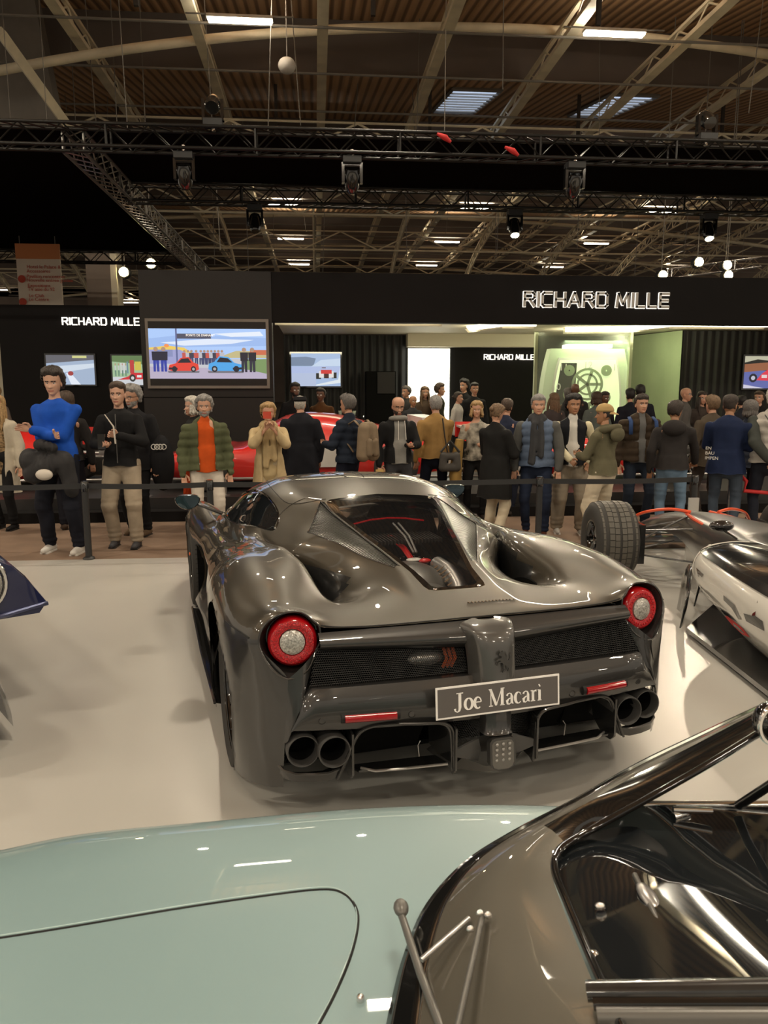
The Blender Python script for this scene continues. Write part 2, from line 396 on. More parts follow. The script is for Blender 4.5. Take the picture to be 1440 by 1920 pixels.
# wayfinding banner, far left
t = thing('wayfinding_banner', 'white hanging direction banner with red French text beside the grey column', 'banner')
bp = aty(30,485,20); bq = aty(118,570,20)
MB().box((bp.x,20,bq.z-.6),(bq.x,20.05,bp.z+.0)).build('cloth', mat('banner_white', (.72,.62,.52), .7), t)
MB().box((bp.x,19.98,bp.z-.0),(bq.x,20.05,bp.z+.35)).build('orange_band', mat('banner_orange', (.6,.22,.08), .7), t)
RX = Matrix.Rotation(math.pi/2,4,'X')
for x in (bp.x+.1,bq.x-.1): MB().tube([(x,20.02,bp.z+.3),(x,20.02,deckz(20.02)-.01)], .008, 5).build('suspension_wire', M_['grey_steel'], t)
M_['banner_red'] = mat('banner_red', (.5,.06,.03), .7)
for txt, px, py in (('Hotel le Palace &',50,503),('Accessoires',50,511),('Pavillon rencontres',50,521),('Nouvelle entree guidee',50,528),('Expositions',52,538),('TV asie du 92',52,545),('Le Club',54,557),('Le Centre',54,564)):
    p = aty(px,py,19.97); text_obj('lettering', txt, .115, Matrix.Translation(p) @ RX, M_['banner_red'], t)
for px, py in ((41,523),(43,566)):
    MB().lathe([(.001,0),(.09,0),(.09,.01),(.001,.01)], Matrix.Translation(aty(px,py,19.97)) @ RX, 16).build('arrow_disc', M_['banner_red'], t)
# ================================================================ black canopy with box trusses
ZT = 4.95; HT = .29
def box_truss(name, a, b, label, m='truss_black', hook=True):
    t = thing(name, label, 'truss'); a = Vector(a); b = Vector(b); d = (b-a); L = d.length; d.normalize(); side = Vector((-d.y,d.x,0))*HT/2
    ch = []
    for s in (-1,1):
        for z in (0,HT):
            ch.append((s,z)); MB().tube([a+side*s+Vector((0,0,z)), b+side*s+Vector((0,0,z))], .025, 8).build('chord', M_[m], t, smooth=60)
    n = max(2,int(L/.29)); mb = MB()
    for i in range(n):
        p = a+d*(L*i/n); q = a+d*(L*(i+1)/n); u = Vector((0,0,HT))
        for s in (-1,1):
            mb.tube([p+side*s+(u if i%2 else u*0), q+side*s+(u*0 if i%2 else u)], .011, 4)
        mb.tube([p+side+(u*0), q-side], .011, 4); mb.tube([p-side+u, q+side+u], .011, 4)
        if i % 7 == 0:
            for s in (-1,1): mb.tube([p+side*s, p+side*s+u], .02, 5)
    mb.build('lacing', M_[m], t, kind='stuff'); return t
c0 = atz(0,270,ZT); c1 = atz(1440,314,ZT); YF = (c0.y+c1.y)/2
j = atz(238,382,ZT); XD = j.x; YB = (j.y+atz(1440,398,ZT).y)/2; YL = atz(150,492,ZT).y
XD = (XD+atz(130,272,ZT).x+atz(355,497,ZT).x)/3
XL, XR = -13, 12
box_truss('box_truss', (XL,YF,ZT),(XR,YF,ZT),'long black box truss along the near edge of the canopy')
box_truss('box_truss', (XD,YB,ZT),(XR,YB,ZT),'black box truss along the far edge of the canopy strip, above the showroom')
box_truss('box_truss', (XD,YF+.2,ZT),(XD,YL+3,ZT),'grey metal box truss running diagonally away at the left of the canopy','truss_dark')
box_truss('box_truss', (XL,YL,ZT),(XD-.2,YL,ZT),'far black box truss above the left wall and its direction banner')
cf = MB(); zc = ZT+HT+.02
cf.box((XD-.1,YF+.16,zc),(XR,YB-.16,zc+.02)); cf.build('canopy_cloth', M_['black_fabric'], cat='canopy', label='black cloth stretched between the two long cross trusses')
MB().box((XL,YF+.16,zc),(XD-.12,YL-.16,zc+.02)).build('canopy_cloth', M_['black_fabric'], cat='canopy', label='large black cloth panel filling the upper left of the canopy')
# moving-head spotlights
def moving_head(p, lab, down=True, lit=False, tilt=0., aim=None, power=1500):
    t = thing('stage_light', lab, 'spotlight', p)
    s = -1 if down else 1
    MB().box((-.13,-.11,-.09 if down else 0),(.13,.11,0 if down else .09)).build('base_box', M_['black_plastic'], t)
    y = MB()
    y.box((-.14,-.04,min(s*.08,s*.12)),(.14,.04,max(s*.08,s*.12)))
    for q in (-1,1): y.box((q*.13-.02,-.05,min(s*.08,s*.36)),(q*.13+.02,.05,max(s*.08,s*.36)))
    y.build('yoke', M_['black_gloss'], t)
    R = Matrix.Translation((0,0,s*.30)) @ Matrix.Rotation(tilt,4,'X')
    h = MB(); h.lathe([(.0,-.17),(.075,-.17),(.105,-.10),(.11,.08),(.09,.14),(.0,.14)], R, 16); h.build('head', M_['black_gloss'], t, smooth=40)
    l = MB(); l.lathe([(.001,-.19),(.07,-.185),(.078,-.17),(.001,-.168)], R, 16); l.build('lens', M_['lamp_warm' if lit else 'black_gloss'], t, smooth=40)
    MB().tube([(0,0,0),(0,0,.1 if down else -.06)], .03, 8).build('clamp', M_['chrome'], t)
    if aim is not None:
        l = bpy.data.lights.new('spot', 'SPOT'); l.energy = power; l.color = (1,.84,.62); l.spot_size = math.radians(48); l.spot_blend = .6; l.shadow_soft_size = .07
        o = bpy.data.objects.new('spot', l); COL.objects.link(o); q = Vector(p)+Vector((0,-.25,-.45)); o.location = q; o.rotation_euler = (Vector(aim)-q).to_track_quat('-Z','Y').to_euler()
    return t
for px, py, lab in ((345,292,'black moving-head spotlight hanging under the near truss, leftmost'),(660,300,'black moving-head spotlight hanging under the near truss, above the dark car roof'),(1078,308,'black moving-head spotlight hanging under the near truss, angled sideways')):
    p = aty(px,py,YF); moving_head((p.x,YF,ZT-.03), lab, tilt=.5, aim=(p.x*.3,3.6,.3), power=160)  # spot beams added here although these heads are unlit
for px, lab in ((400,'black moving-head spotlight standing on top of the near truss, left'),(1325,'black moving-head spotlight standing on top of the near truss, right')):
    p = aty(px,235,YF); moving_head((p.x,YF,ZT+HT+.03), lab, down=False, tilt=2.2)
for px, lit, lab in ((965,True,'lit spotlight hanging from the far truss above the wordmark'),(1330,True,'tilted lit spotlight hanging from the far truss near the right edge'),(478,False,'small unlit spotlight clamped to the far truss')):
    p = aty(px,400,YB); moving_head((p.x,YB,ZT-.02), lab, lit=lit, tilt=-.4, aim=(1.0,4.0,.3) if lit else None, power=800 if px<1000 else 450)
for px, py, lab in ((835,258,'left red strap knotted on the near truss'),(962,283,'right red strap hanging off the near truss')):
    p = aty(px,py,YF-.2); mb = MB(); mb.tube([p+Vector((-.12,0,.05)),p,p+Vector((.08,0,-.06))], [.02,.045,.02], 6); mb.build('red_strap', M_['red_cloth'], smooth=60, cat='strap', label=lab)
# far glowing stage lamps above the showroom
fl = [((1243,516),'leftmost of the glowing stage lamps above the showroom roof'),((1311,491),'upper middle glowing stage lamp above the showroom roof'),((1364,497),'upper right glowing stage lamp above the showroom roof'),((1366,516),'lower right glowing stage lamp above the showroom roof'),((232,510),'glowing stage lamp above the left wall sign'),((283,494),'small glowing stage lamp beneath the diagonal truss')]
for (px, py), lab in fl:
    p = aty(px,py,24); t = thing('stage_lamp', lab, 'spotlight', p)
    MB().lathe([(.001,0),(.13,0),(.13,.02),(.001,.02)], Matrix.Rotation(math.pi/2,4,'X'), 20).build('lens', M_['lamp_warm'], t)
    MB().lathe([(.16,-.01),(.18,-.2),(.08,-.3),(0,-.3)], Matrix.Rotation(math.pi/2,4,'X'), 16, caps=False).build('can', M_['black_plastic'], t)
    MB().tube([(0,.12,.1),(0,.12,deckz(24)-p.z-.01)], .015, 5).build('hanger', M_['grey_steel'], t)
a = aty(1255,522,24.3); b = aty(1400,500,24.3)
box_truss('box_truss', (a.x,24.3,a.z),(b.x+.4,24.3,b.z),'short bright truss carrying the glowing lamps over the showroom','chrome')
# ================================================================ showroom of the watch stand
YS = 13.4; YI = 18.2
def px_box(px0, py0, px1, py1, Y, th=.12):   # box lying in plane y=Y between two pixels' heights
    a = aty(px0,py0,Y); b = aty(px1,py1,Y); return a, b
ztop = aty(720,512,YS).z; zfb = aty(900,606,YS).z
xs0 = aty(268,700,YS).x; xs1 = aty(512,700,YS).x; XRIGHT = 12
MB().box((xs1,YS,zfb),(XRIGHT,YS+.25,ztop)).build('wall_fascia', M_['black_panel'], kind='structure')
MB().box((xs0,YS-.02,0),(xs1,YS+.3,ztop)).build('wall_screen', M_['panel_grey'], kind='structure')
MB().box((xs0,YS-.026,aty(380,745,YS).z-.006),(xs1,YS-.018,aty(380,745,YS).z+.006)).build('trim_1', M_['black_matt'], kind='structure')
MB().box((xs1,YI,0),(aty(764,700,YI).x,YI+.1,zfb+.1)).build('wall_slatted', M_['slat_black'], kind='structure')
MB().box((aty(764,700,YI).x,YI,0),(XRIGHT,YI+.1,zfb+.1)).build('wall_inner', M_['black_panel'], kind='structure')
MB().box((xs1,YS+.25,zfb+.12),(XRIGHT,YI,zfb+.2)).build('ceiling', M_['ceiling_cream'], kind='structure')
MB().box((-14,CARP_Y+13,-.03),(16,40,-.015)).build('floor', M_['concrete'], kind='structure')
# glowing coves of that ceiling
def cove(pts, lab):
    t = thing('light_cove', lab, 'light'); z = zfb+.1
    MB().tube([(x,y,z) for x,y in pts], .07, 4, closed=False).build('glow_strip', M_['strip_glow'], t)
    MB().tube([(x,y+.14,z-.03) for x,y in pts], .07, 4).build('edge_trim', M_['ceiling_cream'], t)
    for (x0,y0),(x1,y1) in zip(pts[:-1],pts[1:]): area('cove_light', ((x0+x1)/2,(y0+y1)/2+.5,z-.25), max(abs(x1-x0),.5), 9*max(abs(x1-x0),.5), (1,.9,.62), (0,.5,1), sy=.2)
cv = lambda px, Y: aty(px,620,Y).x
cove([(cv(515,YS+.6),YS+.6),(cv(830,YS+.6),YS+.6)],'glowing ceiling cove at the left end of the showroom opening')
cove([(cv(880,YS+2.2),YS+2.2),(cv(945,YS+1.0),YS+1.0),(cv(1005,YS+1.0),YS+1.0)],'angled glowing ceiling cove left of the giant watch')
cove([(cv(1060,YS+2.4),YS+2.4),(cv(1180,YS+2.0),YS+2.0),(cv(1260,YS+.8),YS+.8),(cv(1440,YS+.8),YS+.8)],'long glowing ceiling cove bending along the right of the showroom')
MB().box((aty(764,700,YI-.3).x,YI-.35,aty(800,650,YI-.3).z),(aty(1003,700,YI-.3).x,YI,zfb+.12)).build('trim_2', M_['ceiling_cream'], kind='structure')
# wordmarks
def wordmark(px0, px1, pyb, h_px, Y, lab, halo=True):
    a = aty(px0,pyb,Y); b = aty(px1,pyb,Y); hh = aty(px0,pyb-h_px,Y).z-a.z
    t = thing('wordmark_sign', lab, 'sign')
    sign('letter', 'RICHARD MILLE', (a.x,Y-.03,a.z), (1,0,0), (0,0,1), b.x-a.x, hh, M_['letter_face'] if halo else M_['lit_letter'], t, halo=M_['lit_letter'] if halo else None)
wordmark(982,1251,574,25,YS,'large RICHARD MILLE lettering on the black fascia')
# left wing wall
YW = 15.2; zl = aty(130,572,YW).z
MB().box((aty(4,700,YW).x,YW,0),(xs0+.3,YW+.2,zl)).build('wall_left_wing', M_['black_panel'], kind='structure')
MB().box((-12,YW+1.8,0),(aty(4,700,YW).x-.4,YW+2,zl-.6)).build('wall_left_far', M_['ceiling_cream'], kind='structure')
wordmark(119,262,609,13,YW,'smaller RICHARD MILLE lettering on the left wing wall',False)
wordmark(907,1000,674,9,YI,'tiny RICHARD MILLE lettering on the inner black wall',False)
# tall glowing panel
a = aty(764,653,YI-.1); b = aty(843,790,YI-.1)
t = thing('lightbox_panel', 'tall plain glowing white panel inside the showroom', 'lightbox')
MB().box((a.x,YI-.1,.05),(b.x,YI,a.z)).build('diffuser', M_['panel_glow'], t)
MB().tube([(a.x,YI-.1,.05),(a.x,YI-.1,a.z),(b.x,YI-.1,a.z),(b.x,YI-.1,.05)], .015, 4).build('frame', M_['black_plastic'], t)
# dark display cabinet with glass corner
a = aty(687,696,YI-.5); b = aty(742,780,YI-.5)
t = thing('display_cabinet', 'tall black cabinet with a pale glass corner beside the glowing panel', 'cabinet')
MB().box((a.x,YI-.5,0),(b.x,YI-.02,a.z)).build('body', M_['black_matt'], t)
MB().box((a.x+.25,YI-.53,a.z-.5),(b.x-.02,YI-.5,a.z-.02)).build('glass_pane', M_['panel_grey'], t)
# rails
MB().box((aty(1276,700,YS+2.8).x,YS+2.8,0),(XRIGHT,YS+2.9,zfb+.1)).build('wall_right_inner', M_['slat_black'], kind='structure')
# green lit side wall
ga = aty(1180,700,YI-.3).x; gb = aty(1275,700,YS+2.7).x
MB().loft([[(ga,YI-.1,0),(ga,YI-.1,zfb+.1)],[(gb,YS+2.7,0),(gb,YS+2.7,zfb+.1)]]).build('wall_green', M_['green_wall'], kind='structure')
area('showroom_light', ((ga+gb)/2-.9,YS+2.6,zfb), 1.2, 28, (.86,1,.6), (0.3,.5,-1))
area('showroom_light', (cv(900,16),16,zfb), 2.5, 30, (1,.92,.66), (0,0,-1), sy=1)
area('showroom_light', (cv(620,15),15,zfb), 2.5, 18, (1,.92,.7), (0,.2,-1), sy=.6)
# ---------------------------------------------------------------- screens with flat pictures
def screen(px0, py0, px1, py1, Y, lab, pic, bars=0., frame='black_gloss'):
    """TV: bezel, dark glass, and a picture made of flat coloured shapes in unit coordinates (x right, y up)."""
    a = aty(px0,py1,Y); b = aty(px1,py0,Y); t = thing('video_screen', lab, 'screen')
    w = b.x-a.x; h = b.z-a.z; bz = .035*h+.01
    MB().box((a.x-bz,Y-.02,a.z-bz),(b.x+bz,Y+.05,b.z+bz)).build('bezel', M_[frame], t)
    mb = MB(); cols = []; mats = []
    base = Y-.024
    def emi(c, e=1.0):
        k = 'scr_%.2f_%.2f_%.2f' % c
        if k not in MATS: mat(k, (0.01,.01,.01), .4, emit=c, es=e); MATS[k].name = 'screen_image'
        return MATS[k]
    for i, (c, poly) in enumerate(pic):
        if emi(c) not in mats: mats.append(emi(c))
        y = base-.0006*i
        n = len(poly); vs = [(a.x+w*p[0], y, a.z+h*(bars+(1-2*bars)*p[1])) for p in poly]
        from mathutils.geometry import tessellate_polygon
        tri = tessellate_polygon([[Vector((v[0],v[2],0)) for v in vs]])
        fs = []
        for q in tri:
            A,B,C = [vs[k] for k in q]; cr = (B[0]-A[0])*(C[2]-A[2])-(B[2]-A[2])*(C[0]-A[0]); fs.append(tuple(q) if cr>0 else tuple(q)[::-1])
        mb.add(vs, fs, mats.index(emi(c)))
    mb.build('picture', mats, t)
    if bars:
        for z0, z1 in ((a.z,a.z+h*bars),(b.z-h*bars,b.z)): MB().box((a.x,base-.001,z0),(b.x,base+.002,z1)).build('letterbox_bar', M_['panel_grey'], t)
    return t
def R(x0,y0,x1,y1): return [(x0,y0),(x1,y0),(x1,y1),(x0,y1)]
def blob(cx,cy,rx,ry,n=10): return [(cx+rx*math.cos(2*math.pi*i/n), cy+ry*math.sin(2*math.pi*i/n)) for i in range(n)]
def man(x, y, h, c1=(.02,.02,.05), c2=(.04,.06,.18)):
    w = h*.09
    w *= .55
    return [(c2,[(x-w,y),(x-w*.2,y),(x,y+h*.45),(x+w*.2,y),(x+w,y),(x+w,y+h*.5),(x-w,y+h*.5)]),(c1,[(x-w*1.3,y+h*.45),(x+w*1.3,y+h*.45),(x+w*1.4,y+h*.8),(x-w*1.4,y+h*.8)]),((.45,.28,.2),blob(x,y+h*.9,w*.8,h*.09,8))]
def sportscar(x0, x1, y, h, c, dark=(.02,.02,.03), flip=False):
    f = (lambda u: x1-(x1-x0)*u) if flip else (lambda u: x0+(x1-x0)*u)
    P = lambda pts: [(f(u), y+h*v) for u, v in pts]
    return [((.18,.17,.2), P([(0,-.08),(1,-.08),(1.02,.05),(-.02,.05)])),
      (c, P([(0,.12),(.04,.45),(.25,.56),(.42,.92),(.68,.98),(.82,.62),(.98,.5),(1,.15),(.9,.05),(.1,.05)])),
      (dark, P([(.3,.58),(.44,.85),(.66,.9),(.76,.6)])), (dark, blob(f(.2),y+h*.17,(abs(x1-x0))*.085,h*.2)), (dark, blob(f(.82),y+h*.17,(abs(x1-x0))*.085,h*.2)),
      ((.4,.4,.42), blob(f(.82),y+h*.17,(abs(x1-x0))*.045,h*.1)), (dark, P([(.02,.15),(.3,.13),(.3,.25),(.03,.28)]))]
pic = [((.42,.60,.95),R(0,0,1,1)),((.55,.56,.6),R(0,0,1,.4)),((.34,.5,.85),[(0,.62),(1,.66),(1,.82),(.3,.88),(0,.8)]),((.75,.82,.95),[(.1,.72),(.5,.8),(.9,.78),(.7,.7),(.3,.66)]),((.8,.86,.96),[(.55,.9),(.95,.95),(.98,.86),(.7,.84)]),
  ((.35,.36,.62),R(0,.3,.32,.6)),((.85,.60,.12),[(0,.62),(.16,.66),(.3,.62),(.36,.52),(.32,.52),(.26,.58),(0,.58)]),((.9,.3,.1),blob(.15,.66,.022,.035)),((.25,.28,.5),R(.06,.44,.2,.58)),
  ((.55,.48,.25),[(.62,.46),(.74,.56),(.95,.56),(1,.5),(1,.42),(.62,.42)]),((.6,.16,.08),R(.86,.48,1,.58)),((.2,.3,.12),[(.78,.12),(1,.08),(1,.4),(.8,.38)]),((.48,.42,.55),[(0,0),(1,0),(1,.1),(.8,.2),(0,.24)]),
  ((.08,.08,.12),R(.24,.8,.53,.9)),((.12,.14,.3),R(.228,.2,.242,1))]
for i,x in enumerate((.3,.33,.36,.4,.44,.47,.5,.53,.56,.59,.62)): pic += man(x,.28,.3,((.55,.1,.08),(.5,.5,.55),(.05,.05,.08))[i%3],(.05,.06,.15))
pic += sportscar(.16,.42,.14,.3,(.75,.06,.04))+sportscar(.5,.80,.14,.32,(.08,.38,.80),flip=True)
for x in (.06,.125): pic += man(x,.14,.5,(.02,.02,.04),(.03,.05,.35))
for x in (.81,.88): pic += man(x,.13,.5,(.02,.02,.03),(.03,.03,.05))
ts = screen(283,604,498,723,YS-.06,'large wall screen showing a red and a blue sports car with people',pic,bars=.11,frame='grey_steel')
a = aty(283,604,YS-.1); sw = aty(498,604,YS-.1).x-a.x; sh = a.z-aty(283,723,YS-.1).z
text_obj('caption', 'PONTS DE DIAMANT', .05, Matrix.Translation((a.x+sw*.30,YS-.14,a.z-sh*.22)) @ RX, M_['lit_letter'], ts, .0004)
pic2 = [((.36,.45,.6),R(0,0,1,1)),((.12,.12,.14),[(0,.72),(1,.84),(1,1),(0,1)]),((.6,.6,.25),R(.55,.9,.85,.98)),((.2,.3,.1),[(0,0),(.3,.3),(0,.55)]),((.62,.7,.8),[(0,.6),(1,.72),(1,.58),(.3,.4)]),((.75,.8,.9),[(.5,.0),(.7,0),(.5,.4),(.4,.4)]),((.35,.05,.05),blob(.5,.38,.06,.08))]
screen(90,666,176,721,YW-.02,'small wall screen with a motorcyclist on a track, left of its neighbour',pic2)
pic3 = [((.35,.5,.3),R(0,0,1,1)),((.6,.62,.65),R(0,0,1,.28)),((.12,.2,.08),[(0,.8),(1,.7),(1,1),(0,1)]),((.6,.62,.6),R(.25,.4,.4,.75)),((.15,.25,.3),R(.45,.4,.5,.8)),((.6,.5,.08),R(.7,.5,.9,.8)),((.5,.05,.05),R(.55,.4,.68,.85)),((.6,.03,.04),[(.15,.18),(.5,.3),(.6,.42),(.98,.42),(.98,.2)]),((.03,.03,.03),blob(.62,.24,.1,.13)),((.6,.6,.6),blob(.62,.24,.05,.06)),((.75,.75,.75),R(.76,.26,.9,.34))]
for x in (.1,.2,.32,.42): pic3 += man(x,.3,.45,(.5,.55,.5),(.1,.2,.15))
screen(213,667,270,722,YW-.02,'small wall screen with a red single-seater and onlookers, beside the big screen',pic3)
pic4 = [((.38,.5,.72),R(0,0,1,1)),((.42,.5,.75),R(0,.4,1,.6)),((.18,.24,.35),[(0,.62),(.45,.62),(.5,.85),(.3,.9),(0,.88)]),((.55,.66,.82),[(.4,.6),(1,.62),(1,.85),(.6,.8)]),((.72,.78,.82),[(.45,0),(1,.1),(1,.6),(.95,.2),(.5,.05)]),((.45,.52,.7),R(0,0,.5,.4)),
 ((.02,.02,.02),R(.5,.22,.6,.4)),((.02,.02,.02),R(.82,.24,.92,.42)),((.75,.72,.7),R(.56,.26,.86,.46)),((.6,.04,.04),R(.6,.38,.82,.5)),((.05,.02,.02),R(.66,.24,.76,.38)),((.15,.1,.1),R(.62,.55,.7,.58))]
screen(547,663,638,724,YI-.04,'screen on the slatted wall showing a racing car from behind',pic4)
pic5 = [((.12,.14,.38),R(0,0,1,.55)),((.30,.12,.06),[(0,.5),(1,.62),(1,.85),(0,.75)]),((.5,.48,.35),[(0,.8),(.3,.9),(1,.8),(1,1),(0,1)]),((.6,.58,.7),[(0,.0),(.5,.0),(0,.12)]),((.7,.05,.08),[(.3,.25),(.42,.45),(.6,.62),(.9,.6),(1,.4),(1,.22)]),((.02,.02,.03),blob(.22,.32,.1,.14)),((.5,.5,.6),blob(.22,.32,.05,.07)),((.02,.02,.03),blob(.78,.27,.11,.15)),((.6,.6,.65),blob(.78,.27,.06,.08)),((.75,.6,.6),R(.42,.32,.55,.42))]
screen(1392,668,1475,728,YS+2.76,'screen at the right edge showing a red racing car',pic5)
# ---------------------------------------------------------------- giant watch behind glass
t = thing('giant_watch', 'giant pale green tonneau wristwatch display inside a glass case', 'watch display')
YG = 16.2; wa = aty(1010,700,YG); wb = aty(1172,700,YG); zt = aty(1090,655,YG).z; cx = (wa.x+wb.x)/2; hw = (wb.x-wa.x)/2; hh = hw*1.25; cz = zt-hh
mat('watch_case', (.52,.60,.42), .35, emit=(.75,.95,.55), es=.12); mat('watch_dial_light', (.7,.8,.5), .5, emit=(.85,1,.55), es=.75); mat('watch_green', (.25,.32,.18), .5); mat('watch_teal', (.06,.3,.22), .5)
def tonneau(k, sx=1.0):
    p = []
    for i in range(9): u = -1+2*i/8; p.append((hw*k*sx*(1-.17*u*u)*1.0, hh*k*u))
    return p+[(-x, z) for x, z in reversed(p)]
TW = Matrix.Translation((cx,YG,cz)) @ RX
MB().prism(tonneau(1.0), TW, .30).build('case', M_['watch_case'], t)
MB().prism(tonneau(.84,.95), TW @ Matrix.Translation((0,0,.30)), .03).build('bezel_ring', M_['white_paint'], t)
MB().prism(tonneau(.80,.95), TW @ Matrix.Translation((0,0,.33)), .004).build('dial', M_['watch_dial_light'], t)
MB().prism([(-hw*.62,-hh*.75),(-hw*.3,-hh*.75),(-hw*.25,hh*.75),(-hw*.6,hh*.75),(-hw*.74,0)], TW @ Matrix.Translation((0,0,.335)), .004).build('dark_dial_side', M_['black_matt'], t)
def ring(mb, cx_, cz_, r, w, M, z, d=.02, n=28):
    mb.lathe([(r-w/2,z),(r+w/2,z),(r+w/2,z+d),(r-w/2,z+d)], M @ Matrix.Translation((cx_,cz_,0)), n, close=True)
gm = MB(); ring(gm,.0,hh*.38,hw*.33,hw*.05,TW,.34); ring(gm,0,hh*.38,hw*.22,hw*.04,TW,.34); ring(gm,.05,-hh*.35,hw*.3,hw*.06,TW,.34)
for an in range(5):
    a_ = an*1.257; gm.prism([(0,-.03),(hw*.3,-.03),(hw*.3,.03),(0,.03)], TW @ Matrix.Translation((0,hh*.38,.34)) @ Matrix.Rotation(a_,4,'Z'), .02)
for x, z in ((-.42,.62),(.42,.62),(-.42,.2),(.42,.15),(.1,-.02)): ring(gm,hw*x,hh*z,hw*.07,hw*.1,TW,.34)
gm.build('movement_wheels', M_['watch_green'], t)
MB().prism([(-hw*.15,-hh*.1),(hw*.05,-hh*.05),(hw*.1,-hh*.4),(-hw*.1,-hh*.35)], TW @ Matrix.Translation((0,0,.34)), .01).build('teal_bridge', M_['watch_teal'], t)
for txt, x, z in (('11',-.55,.62),('1',.6,.62),('12',.0,.66),('10',-.7,.28),('20',-.6,-.3)): text_obj('numeral', txt, .2, TW @ Matrix.Translation((hw*x,hh*z,.35)), M_['white_paint'], t, .004, 'CENTER')
MB().box((cx-hw*.45,YG-.3,zt+.02),(cx+hw*.55,YG+.1,zt+.09)).build('top_lamp', M_['panel_glow'], t)
area('watch_lamp', (cx,YG-.6,zt+.15), 1.2, 9, (.85,1,.62), (0,.5,-1), sy=.3)
m = mat('case_glass', (.8,.9,.75), .02, alpha=.12, spec=.6)
t = thing('glass_case', 'tall clear glass box with pale corner posts around the giant watch', 'display case')
gx0 = aty(1003,700,YG-.6).x; gx1 = aty(1182,700,YG-.6).x
MB().box((gx0,YG-.62,.1),(gx1,YG-.60,zfb+.02)).build('pane', m, t)
MB().box((gx1-.01,YG-.60,.1),(gx1+.01,YG+1.0,zfb+.02)).build('pane', m, t)
for x in (gx0,gx1-.03): MB().box((x-.03,YG-.66,0),(x+.03,YG-.58,zfb+.02)).build('corner_post', M_['green_wall'], t)
# ================================================================ helpers for car bodies
from mathutils.bvhtree import BVHTree
def paint(name, col, metal=.75, rough=.32, flake=.0):
    m = mat(name, col, rough, metal=metal, coat=1.0, coatr=.015)
    return m
paint('paint_taupe', (.052,.043,.030), .5, .40)
paint('paint_lower', (.030,.029,.0285), .4, .36)
paint('paint_column', (.075,.072,.068), .4, .36); paint('paint_red', (.62,.02,.015), .0, .35); paint('paint_navy', (.008,.013,.07), .3, .3)
paint('paint_teal', (.21,.312,.325), .1, .45); paint('paint_bronze', (.10,.09,.07), .4, .45)
mat('carbon', (.018,.018,.018), .22, coat=1, coatr=.03, noise=(60,.3))
mat('lamp_red', (.30,.002,.006), .12, coat=.6)
mat('lamp_red_facet', (.42,.003,.008), .2, coat=.6, noise=(260,.75), bump=(200,.9,.004))
mat('lamp_clear', (.40,.39,.36), .2, metal=.35, coat=1, noise=(150,.5), bump=(90,1,.004))
mat('tip_grey', (.075,.073,.072), .5, metal=.3)
mat('dark_glass', (.01,.012,.014), .02, coat=1, spec=.8)
mat('engine_glass', (.05,.05,.055), .01, alpha=.16, spec=1.0, coat=1)
mat('red_cover', (.55,.01,.012), .35); mat('alloy', (.42,.41,.40), .3, metal=.8); mat('engine_grey', (.14,.135,.125), .35, metal=.4)
mat('plate_grey', (.105,.095,.092), .45); mat('plate_white', (.9,.88,.86), .45)
mat('seam', (.006,.006,.006), .8); mat('mirror_glass', (.12,.17,.2), .02, metal=1)
mat('orange_hose', (.6,.1,.02), .5)
def grid_from_net(net, nu, nv):
    """net: rows of 3-D control points -> dense catmull grid (rows, cols, 3)"""
    A = np.array(net, float)
    B = np.array([catmull(r, nv) for r in A])
    Cc = np.array([catmull(B[:, k], nu) for k in range(B.shape[1])]).transpose(1,0,2)
    return Cc
def mirrored_mesh(G):
    """half body grid (cols from sill to centre x=0, x>0) -> full vertices and faces"""
    n, m, _ = G.shape; L = G[:, :-1].copy(); L[..., 0] *= -1
    full = np.concatenate([G, L[:, ::-1]], axis=1); n, m, _ = full.shape
    fs = [(i*m+k, i*m+k+1, (i+1)*m+k+1, (i+1)*m+k) for i in range(n-1) for k in range(m-1)]
    return full.reshape(-1,3), fs, m
def inside(p, poly):
    x, y = p; c = False; j = len(poly)-1
    for i in range(len(poly)):
        a, b = poly[i], poly[j]
        if (a[1] > y) != (b[1] > y) and x < (b[0]-a[0])*(y-a[1])/(b[1]-a[1])+a[0]: c = not c
        j = i
    return c
def carve(bm, poly, ax, cond, keep_mat=None):
    """cut the outline into the surface seen along axis ax; returns the faces inside"""
    oth = [i for i in range(3) if i != ax]
    lo = [min(p[k] for p in poly)-.03 for k in (0,1)]; hi = [max(p[k] for p in poly)+.03 for k in (0,1)]
    for i in range(len(poly)):
        a = poly[i]; b = poly[(i+1) % len(poly)]
        fs = []
        for f in bm.faces:
            c = f.calc_center_median(); q = (c[oth[0]], c[oth[1]])
            if cond(c, f.normal) and lo[0] < q[0] < hi[0] and lo[1] < q[1] < hi[1]: fs.append(f)
        d = (b[0]-a[0], b[1]-a[1]); L = math.hypot(*d)
        if L < 1e-6: continue
        sel = []
        for f in fs:
            c = f.calc_center_median(); q = (c[oth[0]]-a[0], c[oth[1]]-a[1]); t = (q[0]*d[0]+q[1]*d[1])/L
            if -.06 < t < L+.06 and abs(q[0]*d[1]-q[1]*d[0])/L < .06: sel.append(f)
        if not sel: continue
        co = [0,0,0]; co[oth[0]], co[oth[1]] = a; no = [0,0,0]; no[oth[0]], no[oth[1]] = -d[1]/L, d[0]/L
        g = set(sel)
        for f in sel: g.update(f.edges); g.update(f.verts)
        bmesh.ops.bisect_plane(bm, geom=list(g), dist=1e-5, plane_co=co, plane_no=no)
    out = []
    bm.normal_update()
    for f in bm.faces:
        c = f.calc_center_median()
        if cond(c, f.normal) and inside((c[oth[0]], c[oth[1]]), poly): out.append(f)
    return out
